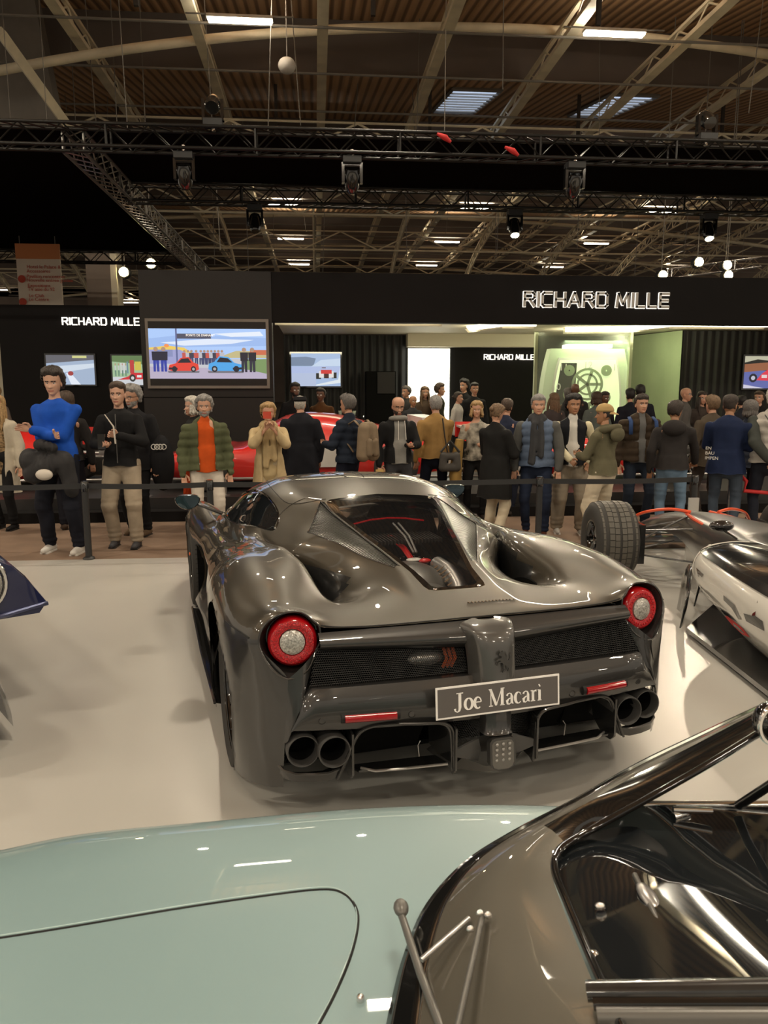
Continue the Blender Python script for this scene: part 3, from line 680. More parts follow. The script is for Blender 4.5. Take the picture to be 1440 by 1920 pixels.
def take(bm, faces, name, mats, parent, offset=0., smooth=40, mat_keep=False, solid=0.):
    """move faces out of bm into an object of their own"""
    idx = {}; vs = []; fs = []
    for f in faces:
        q = []
        for v in f.verts:
            if v.index not in idx: idx[v.index] = len(vs); vs.append(v.co+v.normal*offset)
            q.append(idx[v.index])
        fs.append(tuple(q))
    mb = MB(); mb.add(vs, fs); o = mb.build(name, mats, parent, smooth=smooth)
    if solid:
        md = o.modifiers.new('s', 'SOLIDIFY'); md.thickness = solid; md.offset = -1
    bmesh.ops.delete(bm, geom=faces, context='FACES'); return o
def projected(bvh, pts, direction, start, off=.0):
    out = []
    for p in pts:
        o = Vector(p)+Vector(direction)*-start; h = bvh.ray_cast(o, Vector(direction))
        if h[0] is not None: out.append(h[0]+h[1]*off)
    return out
def seam(bvh, pts, direction, name, parent, r=.0022, m='seam', dens=10, start=1.0):
    P = [tuple(p) for p in catmull(pts, dens)]; q = projected(bvh, P, direction, start)
    if len(q) > 1: return MB().tube(q, r, 5).build(name, M_[m], parent, smooth=60)
def wheel(name, parent, c, side, R, Wd, rim, label=None, spokes=5, tread='slick', rimmat='black_gloss', disc=True):
    """road wheel: axis along x at c, outer face towards side (+1/-1); tyre, rim, spokes, disc"""
    t = bpy.data.objects.new(name, None); COL.objects.link(t); t.parent = parent; t.location = c
    t.rotation_euler = (0, math.pi/2*side, 0)
    if label: t['label'] = label
    h = Wd/2; sw = R-rim
    prof = [(rim-.012,-h*.86),(rim+.01,-h*.92),(rim+sw*.35,-h*1.0),(R-sw*.28,-h*.96),(R-.012,-h*.8),(R,-h*.6),(R,h*.6),(R-.012,h*.8),(R-sw*.28,h*.96),(rim+sw*.35,h*1.0),(rim+.01,h*.92),(rim-.012,h*.86)]
    mb = MB(); mb.lathe(prof, None, 56, close=False); mb.f = mb.f[:-2]
    if tread == 'road':
        for i in range(60):
            a = 2*math.pi*i/60
            for s in (-1,1): mb.box((R-.003,s*h*.15,-.002) if 0 else (R-.002, -.0025, s*h*.25-.02*0), (R+.0015,.0025, s*h*.8), 0, Matrix.Rotation(a,4,'Z')) if s > 0 else mb.box((R-.002,-.0025,-h*.8),(R+.0015,.0025,-h*.25),0,Matrix.Rotation(a,4,'Z'))
    mb.build('tyre', M_['rubber'], t, smooth=35)
    rp = [(rim,-h*.86),(rim-.012,-h*.7),(rim-.03,-h*.5),(rim-.03,h*.55),(rim-.014,h*.78),(rim-.002,h*.9),(rim+.006,h*.9),(rim+.006,h*.8)]
    MB().lathe(rp, None, 48, caps=False).build('rim', M_[rimmat], t, smooth=40); 
    if not disc: MB().lathe([(.001,h*.30),(rim*.98,h*.30),(rim*.98,h*.28),(.001,h*.28)], None, 32).build('inner_barrel', M_['black_matt'], t)
    for i in range(spokes):
        a = 2*math.pi*i/spokes; sp = MB(); Mr = Matrix.Rotation(a,4,'Z')
        for s in (-1,1):
            sp.tube([Mr @ Vector(p) for p in ((.03,.012*s,h*.62),(rim*.45,.022*s,h*.70),(rim*.75,.045*s,h*.72),(rim-.02,.08*s,h*.66))], [.02,.016,.015,.016], 6)
        sp.build('spoke', M_[rimmat], t, smooth=50)
    MB().lathe([(.001,h*.78),(.03,h*.77),(.06,h*.70),(.065,h*.5),(.001,h*.5)], None, 24).build('hub', M_[rimmat], t, smooth=40)
    if disc:
        MB().lathe([(.08,h*.1),(rim*.82,h*.1),(rim*.82,h*.22),(.08,h*.22)], None, 40, close=True).build('brake_disc', M_['alloy'], t, smooth=30)
        mb = MB(); 
        for i in range(7): a = -.5+i*.14; mb.box((rim*.55,-.03,h*.0),(rim*.9,.03,h*.4),0,Matrix.Rotation(a,4,'Z'))
        mb.build('brake_caliper', M_['engine_grey'], t)
    return t
# ================================================================ the taupe hypercar
HEAD = math.radians(16.874)
CX, CY = .2098, 3.4965
car_loc = Vector((CX*math.cos(YAW)+CY*math.sin(YAW), -CX*math.sin(YAW)+CY*math.cos(YAW), 0))
CAR = thing('sports_car', 'dark taupe mid-engined hypercar seen from behind on the white floor', 'car', car_loc, HEAD-YAW)
# control net, each row 13 points sill -> centre (x, z); y given per row
ROWS = [
 (None, [(.80,-.615,.19),(.795,-.63,.34),(.785,-.635,.50),(.775,-.625,.615),(.868,-.560,.735),(.80,-.560,.838),(.705,-.565,.842),(.648,-.585,.79),(.47,-.600,.776),(.25,-.612,.777),(.16,-.616,.778),(.10,-.618,.779),(0,-.618,.779)]),
 (-.54, [(.86,-.55,.17),(.87,-.56,.33),(.868,-.56,.50),(.876,-.555,.63),(.905,-.52,.735),(.83,-.525,.838),(.73,-.53,.842),(.60,-.54,.795),(.46,-.55,.785),(.27,-.56,.787),(.17,-.56,.790),(.11,-.56,.791),(0,-.56,.792)]),
 (-.43, [(.925,.15),(.945,.31),(.945,.50),(.948,.66),(.92,.765),(.845,.832),(.745,.842),(.60,.805),(.46,.793),(.275,.803),(.19,.812),(.12,.815),(0,.816)]),
 (-.28, [(.96,.14),(.975,.31),(.978,.50),(.978,.68),(.945,.79),(.86,.845),(.73,.862),(.585,.815),(.48,.785),(.28,.815),(.195,.838),(.13,.841),(0,.842)]),
 (-.10, [(.975,.14),(.99,.31),(.995,.50),(.992,.69),(.955,.81),(.86,.868),(.73,.885),(.575,.84),(.50,.730),(.305,.822),(.205,.872),(.145,.876),(0,.878)]),
 (.12, [(.975,.14),(.99,.31),(.996,.50),(.994,.70),(.955,.815),(.86,.876),(.73,.895),(.565,.858),(.505,.650),(.375,.83),(.265,.903),(.18,.918),(0,.922)]),
 (.30, [(.97,.14),(.985,.31),(.99,.50),(.99,.70),(.95,.812),(.86,.872),(.73,.892),(.575,.864),(.53,.60),(.475,.838),(.36,.925),(.21,.95),(0,.958)]),
 (.42, [(.965,.14),(.975,.31),(.98,.50),(.985,.69),(.94,.80),(.855,.862),(.73,.884),(.59,.866),(.565,.60),(.545,.840),(.42,.93),(.23,.974),(0,.982)]),
 (.475,[(.96,.14),(.97,.31),(.975,.50),(.982,.69),(.935,.80),(.85,.858),(.73,.880),(.605,.866),(.592,.66),(.575,.842),(.45,.932),(.24,.985),(0,.993)]),
 (.65, [(.955,.13),(.95,.31),(.955,.50),(.975,.67),(.92,.785),(.83,.838),(.735,.868),(.665,.872),(.635,.81),(.612,.866),(.46,.956),(.29,1.018),(0,1.028)]),
 (.88, [(.945,.13),(.90,.31),(.905,.50),(.955,.66),(.90,.765),(.81,.815),(.755,.85),(.70,.868),(.665,.874),(.625,.905),(.49,1.003),(.33,1.058),(0,1.072)]),
 (1.15,[(.935,.13),(.86,.31),(.855,.48),(.935,.64),(.885,.745),(.81,.79),(.77,.83),(.715,.875),(.66,.935),(.59,1.0),(.50,1.05),(.35,1.088),(0,1.104)]),
 (1.5, [(.935,.13),(.83,.30),(.82,.46),(.925,.62),(.885,.73),(.815,.77),(.78,.81),(.735,.865),(.68,.935),(.605,1.01),(.51,1.06),(.36,1.10),(0,1.116)]),
 (1.9, [(.935,.13),(.84,.30),(.83,.45),(.925,.62),(.89,.725),(.82,.755),(.785,.78),(.74,.835),(.685,.90),(.61,.975),(.51,1.025),(.36,1.068),(0,1.088)]),
 (2.25,[(.95,.13),(.88,.30),(.88,.46),(.955,.63),(.92,.745),(.84,.775),(.78,.755),(.735,.77),(.675,.82),(.60,.875),(.50,.93),(.36,.972),(0,.995)]),
 (2.6, [(.965,.13),(.975,.30),(.98,.48),(.985,.64),(.945,.765),(.86,.805),(.76,.76),(.70,.72),(.64,.735),(.56,.77),(.47,.80),(.34,.83),(0,.845)]),
 (2.95,[(.96,.13),(.97,.30),(.975,.46),(.975,.60),(.935,.73),(.85,.772),(.75,.72),(.68,.665),(.60,.655),(.5,.66),(.4,.665),(.3,.67),(0,.68)]),
 (3.3, [(.93,.12),(.94,.28),(.94,.42),(.935,.52),(.90,.62),(.82,.67),(.73,.63),(.65,.58),(.55,.56),(.45,.56),(.35,.56),(.25,.56),(0,.56)]),
 (3.6, [(.84,.12),(.86,.24),(.86,.34),(.85,.40),(.80,.47),(.73,.52),(.65,.50),(.56,.46),(.47,.44),(.38,.43),(.3,.43),(.2,.43),(0,.43)]),
 (3.78,[(.55,.13),(.58,.2),(.6,.24),(.6,.28),(.56,.32),(.5,.34),(.44,.34),(.38,.34),(.3,.34),(.24,.34),(.18,.34),(.1,.34),(0,.34)])]
net = []
for y, r in ROWS: net.append([(p[0], y, p[1]) if len(p) == 2 else p for p in r])
G = grid_from_net(net, 8, 7)
G[..., 0] = np.maximum(G[..., 0], 0); G[:, -1, 0] = 0
vv, ff, mcols = mirrored_mesh(G)
bm = bmesh.new(); bv = [bm.verts.new(v) for v in vv]
bm.verts.ensure_lookup_table()
for f in ff:
    try: bm.faces.new([bv[i] for i in f])
    except ValueError: pass
bmesh.ops.remove_doubles(bm, verts=bm.verts, dist=1e-5); bm.normal_update()
if sum(f.normal.z for f in bm.faces if abs(f.calc_center_median().x) < .3) < 0: bmesh.ops.reverse_faces(bm, faces=bm.faces[:])
bm.normal_update(); bm.verts.index_update()
SHELL = BVHTree.FromBMesh(bm)
# wheel arches
for cy, cz, r in ((0,.35,.392),(2.65,.34,.372)):
    dele = [f for f in bm.faces if abs(f.calc_center_median().x) > .72 and all(math.hypot(v.co.y-cy, v.co.z-cz) < r for v in f.verts)]
    part = [f for f in bm.faces if abs(f.calc_center_median().x) > .72 and f.calc_center_median().z < cz+r and 0 < sum(math.hypot(v.co.y-cy, v.co.z-cz) < r for v in f.verts) < len(f.verts)]
    mv = set(v for f in part for v in f.verts if math.hypot(v.co.y-cy, v.co.z-cz) < r)
    for v in mv:
        d = Vector((0, v.co.y-cy, v.co.z-cz)); k = r/max(d.length, 1e-4); v.co.y = cy+d.y*k; v.co.z = cz+d.z*k
    bmesh.ops.delete(bm, geom=dele, context='FACES')
for s in (-1,1):
    for cy, cz, r in ((0,.35,.392),(2.65,.34,.372)):
        mb = MB(); n = 30; a0, a1 = -.55, math.pi+.55
        rows = []
        for x in (.52,.93):
            rows.append([(s*x, cy+r*1.004*math.cos(a0+(a1-a0)*i/n), cz+r*1.004*math.sin(a0+(a1-a0)*i/n)) for i in range(n+1)])
        mb.loft(rows); mb.add([rows[0][i] for i in range(n+1)], [tuple(range(n+1))]); mb.build('arch_liner', M_['black_matt'], CAR)
bm.verts.index_update(); bm.normal_update()
# rear screen, side vents, side windows, windscreen
half = [(.0,-.362),(.10,-.360),(.128,-.345),(.138,-.31),(.148,-.16),(.170,-.04),(.30,.62),(.312,.74),(.305,.80),(.28,.825),(.0,.865)]
rg = half + [(-x,y) for x,y in reversed(half[1:-1])]
up = lambda c, n: c.z > .72 and n.z > .3
fs = carve(bm, rg, 2, up); glass = take(bm, fs, 'rear_glass_frame', M_['black_gloss'], CAR, smooth=60); glass['label'] = 'gloss black frame round the engine window'
GB = BVHTree.FromObject(glass, bpy.context.evaluated_depsgraph_get()) if False else None
vent = [(.176,-.085),(.200,-.095),(.455,.50),(.462,.545),(.335,.82),(.318,.80),(.306,.60)]
for s in (1,-1):
    pl = [(s*x,y) for x,y in vent]; fs = carve(bm, pl, 2, up); take(bm, fs, 'quarter_louvre_panel', M_['ribbed_panel'] if 'ribbed_panel' in M_ else ribbed('ribbed_panel',(.10,.095,.085),(.03,.028,.025),26,'Y',.3), CAR, offset=-.004, smooth=60)
    win = [(.80,.905),(1.02,.895),(1.30,.86),(1.75,.825),(2.20,.795),(2.28,.815),(2.10,.90),(1.9,.965),(1.6,1.02),(1.3,1.03),(1.08,1.01),(.90,.965)]
    fs = carve(bm, win, 0, lambda c, n, s=s: c.x*s > .4 and n.x*s > .15)
    take(bm, fs, 'side_window', M_['dark_glass'], CAR, offset=-.004, smooth=60)
ws = [(.52,2.02),(.60,2.2),(.62,2.5),(.45,2.62),(0,2.68)]; ws = ws+[(-x,y) for x,y in reversed(ws[:-1])]+[(-.25,1.98),(0,1.96),(.25,1.98)]
take(bm, carve(bm, ws, 2, up), 'windscreen', M_['dark_glass'], CAR, smooth=60)
# colour regions: intake throats coloured dark for the shade inside, sills, lower door cut
bm.normal_update()
for f in bm.faces:
    c = f.calc_center_median(); ax = abs(c.x)
    if .38 < ax < .66 and .02 < c.y < .66 and c.z < .815+max(0,c.y-.35)*.13: f.material_index = 1
    elif c.z < .20 and c.y > .35: f.material_index = 1
    elif 1.0 < c.y < 2.25 and c.z < .56 and ax > .7: f.material_index = 1
    elif 1.9 < c.y < 2.32 and .56 < c.z < .66 and ax > .7: f.material_index = 1
    elif c.y < -.25 and c.z < .752 and ax > .6: f.material_index = 2
    f.smooth = True
me = bpy.data.meshes.new('body_shell'); bm.to_mesh(me); bm.free()
for m in ('paint_taupe','carbon','paint_lower'): me.materials.append(M_[m])
me.set_sharp_from_angle(angle=math.radians(50))
link('body_shell', me, CAR)
# ---- engine window: outer black band is the frame, the glass sits in it over the engine bay
inner = [(.0,-.335),(.085,-.332),(.105,-.31),(.112,-.24),(.125,-.15),(.262,.55),(.27,.66),(.262,.70),(.0,.735)]
inner = inner+[(-x,y) for x,y in reversed(inner[1:-1])]
bg = bmesh.new(); bg.from_mesh(glass.data); bg.normal_update(); bg.verts.index_update()
fsg = carve(bg, inner, 2, lambda c, n: True); gl = take(bg, fsg, 'engine_window', M_['engine_glass'], CAR, smooth=60)
bg.to_mesh(glass.data); bg.free()
# engine bay contents
bay = MB()
bay.box((-.30,-.36,.40),(.30,.80,.42)); bay.box((-.31,-.37,.40),(-.29,.8,.74)); bay.box((.29,-.37,.40),(.31,.8,.74)); bay.box((-.3,.78,.4),(.3,.8,.95)); bay.box((-.3,-.38,.4),(.3,-.36,.78))
bay.build('engine_bay', M_['black_matt'], CAR)
def on(name, mb, m, **k): return mb.build(name, M_[m], CAR, smooth=45, **k)
eng = MB(); eng.ell((0,-.05,.66),(.13,.27,.10),24,12); on('engine_cover', eng, 'engine_grey', label='grey plenum cover under the engine window')
rl = MB(); rl.tube([(.0,.62,.872),(.012,.56,.856),(.035,.47,.83),(.046,.42,.80),(.05,.37,.78)], [.012,.017,.019,.018,.012], 8, flat=.5); on('red_rail', rl, 'red_cover', label='bright red intake rail')
rl = MB(); rl.ell((.098,.33,.792),(.035,.022,.012),12,6); on('red_badge', rl, 'red_cover', label='small red end of the oval badge')
lg = MB(); lg.ell((.045,.345,.797),(.042,.024,.010),18,8); on('oval_badge', lg, 'white_paint')
pl = MB(); pl.ell((.0,.25,.70),(.17,.26,.10),28,14); on('plenum', pl, 'engine_grey')
for i in range(16):
    a = 2*math.pi*i/16; q_ = MB(); q_.ell((.06+.075*math.cos(a),.40+.075*math.sin(a),.775+.012*math.sin(a)),(.006,.006,.005),6,5); on('cover_bolt', q_, 'chrome')
ex = MB(); ex.tube([(.155,.30,.775),(.17,.18,.765),(.16,.06,.75),(.135,-.06,.735),(.10,-.16,.715)], .042, 14); on('heat_shielded_pipe', ex, 'alloy', label='crinkled silver heat-shielded exhaust pipe')
for i in range(9):
    u = i/8; p = Vector((.16-.035*u,.27-.38*u,.80-.045*u)); mb = MB(); mb.tube([p+Vector((-.045,0,-.02)),p+Vector((0,0,.008)),p+Vector((.04,0,-.02))], .005, 5); on('pipe_clamp', mb, 'chrome')
for s in (-1,1):
    for i in range(5):
        mb = MB(); mb.ell((s*(.10+.012*i),.22-.07*i,.745),(.022,.026,.022),10,8); on('intake_trumpet', mb, 'engine_grey')
st = MB(); st.tube([(-.2,.63,.945),(-.1,.66,.958),(0,.67,.962),(.1,.66,.958),(.2,.63,.945)], .010, 6, flat=.5); on('high_brake_light', st, 'lamp_red')
st = MB(); st.tube([(.02,.62,.94),(.03,.45,.90),(.035,.32,.84)], .006, 5); st.tube([(.05,.62,.94),(.055,.45,.90),(.05,.32,.84)], .006, 5); on('strut_brace', st, 'engine_grey')
st = MB(); st.tube([(-.2,.7,.93),(-.14,.45,.89)], .006, 5); on('strut_brace', st, 'engine_grey')
sl = MB()
for i in range(26): x = -.23+i*.0185; sl.box((x,.44,.86),(x+.006,.66,.88), 0)
on('louvred_cover', sl, 'panel_grey', kind='stuff')
for s in (-1,1):
    for px_, py_ in ((.1,-.345),(.29,.79)):
        h = SHELL.ray_cast(Vector((s*px_,py_,1.5)), Vector((0,0,-1)))[0]
        mb = MB(); mb.lathe([(.001,.004),(.008,.004),(.010,0)], Matrix.Translation(h), 12); on('glass_fastener', mb, 'chrome')
# ---- seams and trim on the shell
DN = (0,0,-1)
for s in (-1,1):
    seam(SHELL, [(s*.97,-.29,.752),(s*.9,-.47,.752),(s*.87,-.52,.75)], (-s,0,0), 'shut_line', CAR, .003)
    seam(SHELL, [(s*.30,.84,0),(s*.42,.87,0),(s*.50,1.0,0),(s*.52,1.3,0),(s*.50,1.7,0),(s*.44,2.0,0)], DN, 'roof_seam', CAR, .0022, start=2)
    seam(SHELL, [(s*.10,2.0,0),(s*.085,1.6,0),(s*.05,1.32,0)], DN, 'roof_seam', CAR, .003, start=2)
    seam(SHELL, [(s*.58,.88,0),(s*.50,.92,0),(s*.40,.93,0)], DN, 'roof_seam', CAR, .002, start=2)
    P = [(s*(.755+.045*math.cos(a)), .70+.085*math.sin(a), 0) for a in [2*math.pi*i/12 for i in range(13)]]
    seam(SHELL, P, DN, 'filler_flap_line', CAR, .0016, 'seam', 3, 2)
    seam(SHELL, [(s*1,2.28,.815),(s*1,1.75,.825),(s*1,1.3,.86),(s*1,1.02,.895),(s*1,.80,.905),(s*1,.90,.965),(s*1,1.08,1.01),(s*1,1.3,1.03),(s*1,1.6,1.02),(s*1,1.9,.965),(s*1,2.1,.90),(s*1,2.28,.815)], (-s,0,0), 'window_seal', CAR, .006, 'black_gloss', 6)
    seam(SHELL, [(s*.176,-.09,0),(s*.23,.24,0),(s*.306,.60,0),(s*.335,.82,0)], DN, 'louvre_trim', CAR, .004, 'paint_lower', 8, 2)
    seam(SHELL, [(s*.20,-.10,0),(s*.33,.20,0),(s*.455,.50,0),(s*.462,.545,0)], DN, 'louvre_trim', CAR, .003, 'paint_lower', 8, 2)
seam(SHELL, [(-.64,-.578,0),(-.47,-.594,0),(0,-.612,0),(.47,-.594,0),(.64,-.578,0)], DN, 'rear_shut_line', CAR, .0035, start=2)
# script badge on the deck (raised, illegible at this size)
mb = MB()
for i in range(14):
    x = -.02+.0155*i; h = SHELL.ray_cast(Vector((x,-.50,1.5)), Vector((0,0,-1)))[0]
    mb.tube([h+Vector((0,-.008,.002)),h+Vector((.006,.008,.003)),h+Vector((.011,-.006,.002))], .0022, 4)
mb.build('script_badge', M_['chrome'], CAR)
# ---- rear end. spoiler band below the shut line
def sym(rows): return [[p for p in r]+[(-p[0],p[1],p[2]) for p in reversed(r[:-1])] for r in rows]
lx = [.655,.56,.46,.36,.26,.18,.10,0]
def band(zt, zb, yt, ym, yb):
    r = []
    for k, x in enumerate(lx):
        u = 1-x/.655; r.append((x, u))
    return r
rows = []
for q in range(7):
    t = q/6; row = []
    for x in lx:
        u = 1-x/.655; zt = .768+.006*u; zb = .712-.040*u
        y = -.592-.028*u - (.045+.02*u)*math.sin(math.pi*min(1,t*1.05)*.8); row.append((x, y, zt+(zb-zt)*t))
    rows.append(row)
rows.append([(x, -.575-.01*(1-x/.655), .708-.038*(1-x/.655)) for x in lx])
sp = MB(); sp.loft(sym(rows)); on('spoiler_band', sp, 'paint_lower')
# corner webs between the side skin and the grille recess
for s in (-1,1):
    A = [(.775,-.625,.615),(.783,-.635,.52),(.790,-.637,.44),(.797,-.632,.37)]
    Bq = [(.66,-.585,.705),(.70,-.62,.60),(.735,-.66,.51),(.775,-.655,.415)]
    rw = []
    for a, b in zip(A, Bq):
        rw.append([(s*(a[0]+(b[0]-a[0])*u), a[1]+(b[1]-a[1])*u-.018*math.sin(math.pi*u), a[2]+(b[2]-a[2])*u) for u in (0,.25,.5,.75,1)])
    cw = MB(); cw.loft(rw, flip=s > 0); on('corner_web', cw, 'paint_lower')
    cw = MB(); cw.loft([[(s*b[0],b[1],b[2]) for b in Bq], [(s*(b[0]-.03),b[1]+.12,b[2]-.005) for b in Bq]], flip=s > 0); on('corner_web', cw, 'carbon')
# tail lamps in their pods
for s, side in ((-1,'left'),(1,'right')):
    c = Vector((s*.746,-.565,.736)); ax = Vector((s*.16,-1,.10)).normalized()
    Rm = Matrix.Translation(c) @ ax.to_track_quat('Z','Y').to_matrix().to_4x4()
    t = bpy.data.objects.new('tail_lamp', None); COL.objects.link(t); t.parent = CAR
    # pod collar: teardrop from the shell edge in to the lamp
    ed = [(.66,-.585,.705),(.70,-.62,.64),(.775,-.625,.615),(.835,-.595,.66),(.868,-.560,.735),(.85,-.555,.80),(.80,-.560,.838),(.75,-.56,.848),(.705,-.565,.842),(.665,-.58,.81),(.648,-.585,.79),(.645,-.59,.74)]
    ed = [tuple(p) for p in catmull(ed+[ed[0]], 4)[:-1]]
    inn = []
    Mi = Rm.inverted()
    for p in ed:
        q = Mi @ Vector((s*p[0],p[1],p[2])); a = math.atan2(q.y,q.x); inn.append(Rm @ Vector((.101*math.cos(a),.101*math.sin(a),-.035)))
    eo = [Vector((s*p[0],p[1],p[2])) for p in ed]; n = len(ed)
    mb = MB(); mb.add(eo+inn, [((i,(i+1)%n,n+(i+1)%n,n+i) if s > 0 else (i,n+i,n+(i+1)%n,(i+1)%n)) for i in range(n)]); mb.build('pod', M_['paint_lower'], t, smooth=50)
    MB().tube(eo, .004, 6, closed=True).build('pod_edge', M_['paint_lower'], t, smooth=60)
    mb = MB(); mb.lathe([(.102,-.035),(.098,-.08),(.001,-.08)], Rm, 32, caps=False); mb.build('socket', M_['black_gloss'], t, smooth=40)
    mb = MB(); mb.lathe([(.094,-.075),(.093,-.01),(.089,.008),(.080,.016),(.072,.012)], Rm, 40, caps=False); mb.build('outer_lens', M_['lamp_red'], t, smooth=40)
    mb = MB(); mb.lathe([(.080,.0165),(.070,.020),(.050,.014),(.047,.004)], Rm, 40, caps=False); mb.build('red_ring', M_['lamp_red_facet'], t, smooth=40)
    mb = MB(); mb.lathe([(.048,.004),(.046,.018),(.040,.022),(.02,.027),(.001,.028)], Rm, 40); mb.build('clear_lens', M_['lamp_clear'], t, smooth=40)
    for i in range(30):
        a = 2*math.pi*i/30
        mb = MB(); mb.ell((0,0,0),(.0045,.0045,.004),6,5,M=None); mb.v = [tuple(Rm @ (Vector(v)+Vector((.066*math.cos(a),.066*math.sin(a),.020)))) for v in mb.v]
        mb.build('led', M_['lamp_red_facet'], t, smooth=180)
# grille mesh (recessed) - fine wire lattice, one part each side
mat('wire', (.016,.016,.016), .5, metal=.3)
def wire_panel(name, quad, nx, nz, wr, parent, avoid=()):
    """lattice of hexagon-like wires over a quad (4 corners TL TR BR BL)"""
    TL,TR,BR,BL = [Vector(q) for q in quad]; P = lambda u, v: (TL*(1-u)+TR*u)*(1-v)+(BL*(1-u)+BR*u)*v
    mb = MB()
    def seg(a, b):
        if not any(math.hypot(a.x-q[0], a.z-q[1]) < .064 for q in avoid): mb.tube([a,b], wr, 3, caps=False)
    for r_ in range(nz):
        for c_ in range(nx):
            u = (c_+(.5 if r_%2 else 0))/nx; u2 = min(u+.5/nx,1); u3 = min(u+1/nx,1); v = r_/nz; v2 = (r_+1)/nz
            if u >= 1: continue
            a = P(u, v+.25/nz); b = P(u2, v); c = P(u3, v+.25/nz); d = P(u, min(v+1/nz,1))
            seg(a,b); seg(b,c); seg(a,d)
    return mb.build(name, M_['wire'], parent, kind='stuff')
for s in (-1,1):
    quad = [(s*.665,-.60,.712),(s*.09,-.64,.675),(s*.09,-.68,.585),(s*.70,-.64,.578)]
    wire_panel('grille_mesh', quad, 74, 17, .0011, CAR)
    mb = MB(); mb.add([Vector(q)+Vector((0,.10,0)) for q in quad],[(0,1,2,3)]); on('grille_back', mb, 'black_matt')
mb = MB(); mb.ell((-.235,-.60,.63),(.075,.03,.03),14,8); on('catalyst', mb, 'alloy', label='silver silencer seen through the grille')
for k in range(3): mb = MB(); mb.tube([(-.165+.018*k,-.61,.675),(-.155+.018*k,-.625,.63),(-.165+.018*k,-.61,.59)], .007, 6); on('orange_hose', mb, 'orange_hose', label='orange hose seen through the grille')
mb = MB(); mb.box((-.70,-.50,.40),(.70,-.48,.75)); on('bulkhead', mb, 'black_matt')
# bumper panel
def bumper_row(t):
    r = []
    for x in (.775,.74,.69,.60,.50,.40,.30,.20,.10,0):
        k = 1-(x/.78)**2
        top = (x, -.650-.065*k+(.02 if x>.72 else 0), .578-(.05 if x > .73 else 0)-(.10 if x > .76 else 0)+.008*k)
        bot = (x, -.665-.075*k, .432-.012*k)
        y = top[1]+(bot[1]-top[1])*t-.022*math.sin(math.pi*t); r.append((x, y, top[2]+(bot[2]-top[2])*t))
    return r
rows = [[(p[0],p[1]+.09,p[2]-.012) for p in bumper_row(0)]]+[bumper_row(t/6) for t in range(7)]+[[(p[0],p[1]+.12,p[2]+.0) for p in bumper_row(1)]]
bp = MB(); bp.loft(sym(rows)); bo = on('bumper', bp, 'paint_lower')
bmb = bmesh.new(); bmb.from_mesh(bo.data); BUMP = BVHTree.FromBMesh(bmb); bmb.free()
def onb(x, z, off=0.): h = BUMP.ray_cast(Vector((x,-2,z)), Vector((0,1,0))); return h[0]+h[1]*off if h[1].y < 0 else h[0]-h[1]*off
for s in (-1,1):
    pts = [(x, onb(s*x,.476)[1], .476) for x in (.395,.44,.49,.54,.585)]
    mb = MB(); mb.tube([(s*p[0],p[1]-.008,p[2]) for p in pts], .0155, 10)
    o = on('rear_reflector', mb, 'lamp_red')
    mb = MB(); pp = [(s*p[0],p[1]+.001,p[2]) for p in [(.382,pts[0][1],.476)]+pts+[(.598,pts[-1][1],.476)]]; mb.tube(pp, .0185, 10); on('reflector_surround', mb, 'seam')
    for x in (.665,.335):
        q = onb(s*x,.47); mb = MB(); mb.lathe([(.001,.002),(.010,.002),(.012,0)], Matrix.Translation(q) @ Matrix.Rotation(math.pi/2,4,'X'), 14); on('parking_sensor', mb, 'paint_lower')
        mb = MB(); mb.lathe([(.012,.001),(.014,.001)], Matrix.Translation(q) @ Matrix.Rotation(math.pi/2,4,'X'), 14, caps=False); on('sensor_ring', mb, 'seam')
# centre column with prancing horse
def col_row(z, hw, y, d=.10):
    return [(hw*1.25,y+d,z),(hw*1.02,y+.028,z),(hw*.85,y+.008,z),(hw*.4,y,z),(0,y-.002,z),(-hw*.4,y,z),(-hw*.85,y+.008,z),(-hw*1.02,y+.028,z),(-hw*1.25,y+d,z)]
cc = [col_row(.782,.040,-.655,.03),col_row(.775,.072,-.685,.05),col_row(.766,.086,-.71,.07),col_row(.752,.086,-.738,.09),col_row(.72,.080,-.757),col_row(.66,.075,-.772),col_row(.60,.073,-.785),col_row(.562,.073,-.792),col_row(.553,.070,-.785),col_row(.552,.05,-.70,.02)]
cc = list(np.array([catmull(np.array(cc)[:,k],4) for k in range(9)]).transpose(1,0,2))
cm_ = MB(); cm_.loft([[tuple(p) for p in r] for r in cc], flip=False); on('centre_column', cm_, 'paint_column', label='smooth grey central column bearing the horse emblem')
horse = [(-.2,1.0),(-.08,.98),(.0,1.05),(.08,1.0),(.12,.88),(.2,.78),(.3,.66),(.36,.5),(.46,.46),(.56,.62),(.52,.82),(.6,.9),(.7,.7),(.66,.46),(.52,.34),(.56,.2),(.48,.1),(.56,-.02),(.5,-.16),(.36,-.2),(.4,-.12),(.44,-.02),(.36,.06),(.28,.12),(.14,.2),(.12,.08),(.2,-.04),(.12,-.18),(-.04,-.24),(-.02,-.16),(.1,-.06),(.02,.08),(.02,.26),(-.08,.36),(-.3,.32),(-.42,.18),(-.5,.22),(-.36,.40),(-.12,.46),(-.3,.5),(-.5,.42),(-.54,.5),(-.34,.62),(-.12,.62),(-.1,.74),(-.22,.78),(-.32,.8),(-.28,.9)]
hm = Matrix.Translation((.005,-.784,.655)) @ Matrix.Rotation(math.radians(83),4,'X'); sc_ = .064
MB().prism([(x*sc_*.8,(y-.4)*sc_*1.0) for x,y in horse], hm, .006).build('horse_emblem', M_['black_gloss'], CAR, label='black rearing horse emblem')
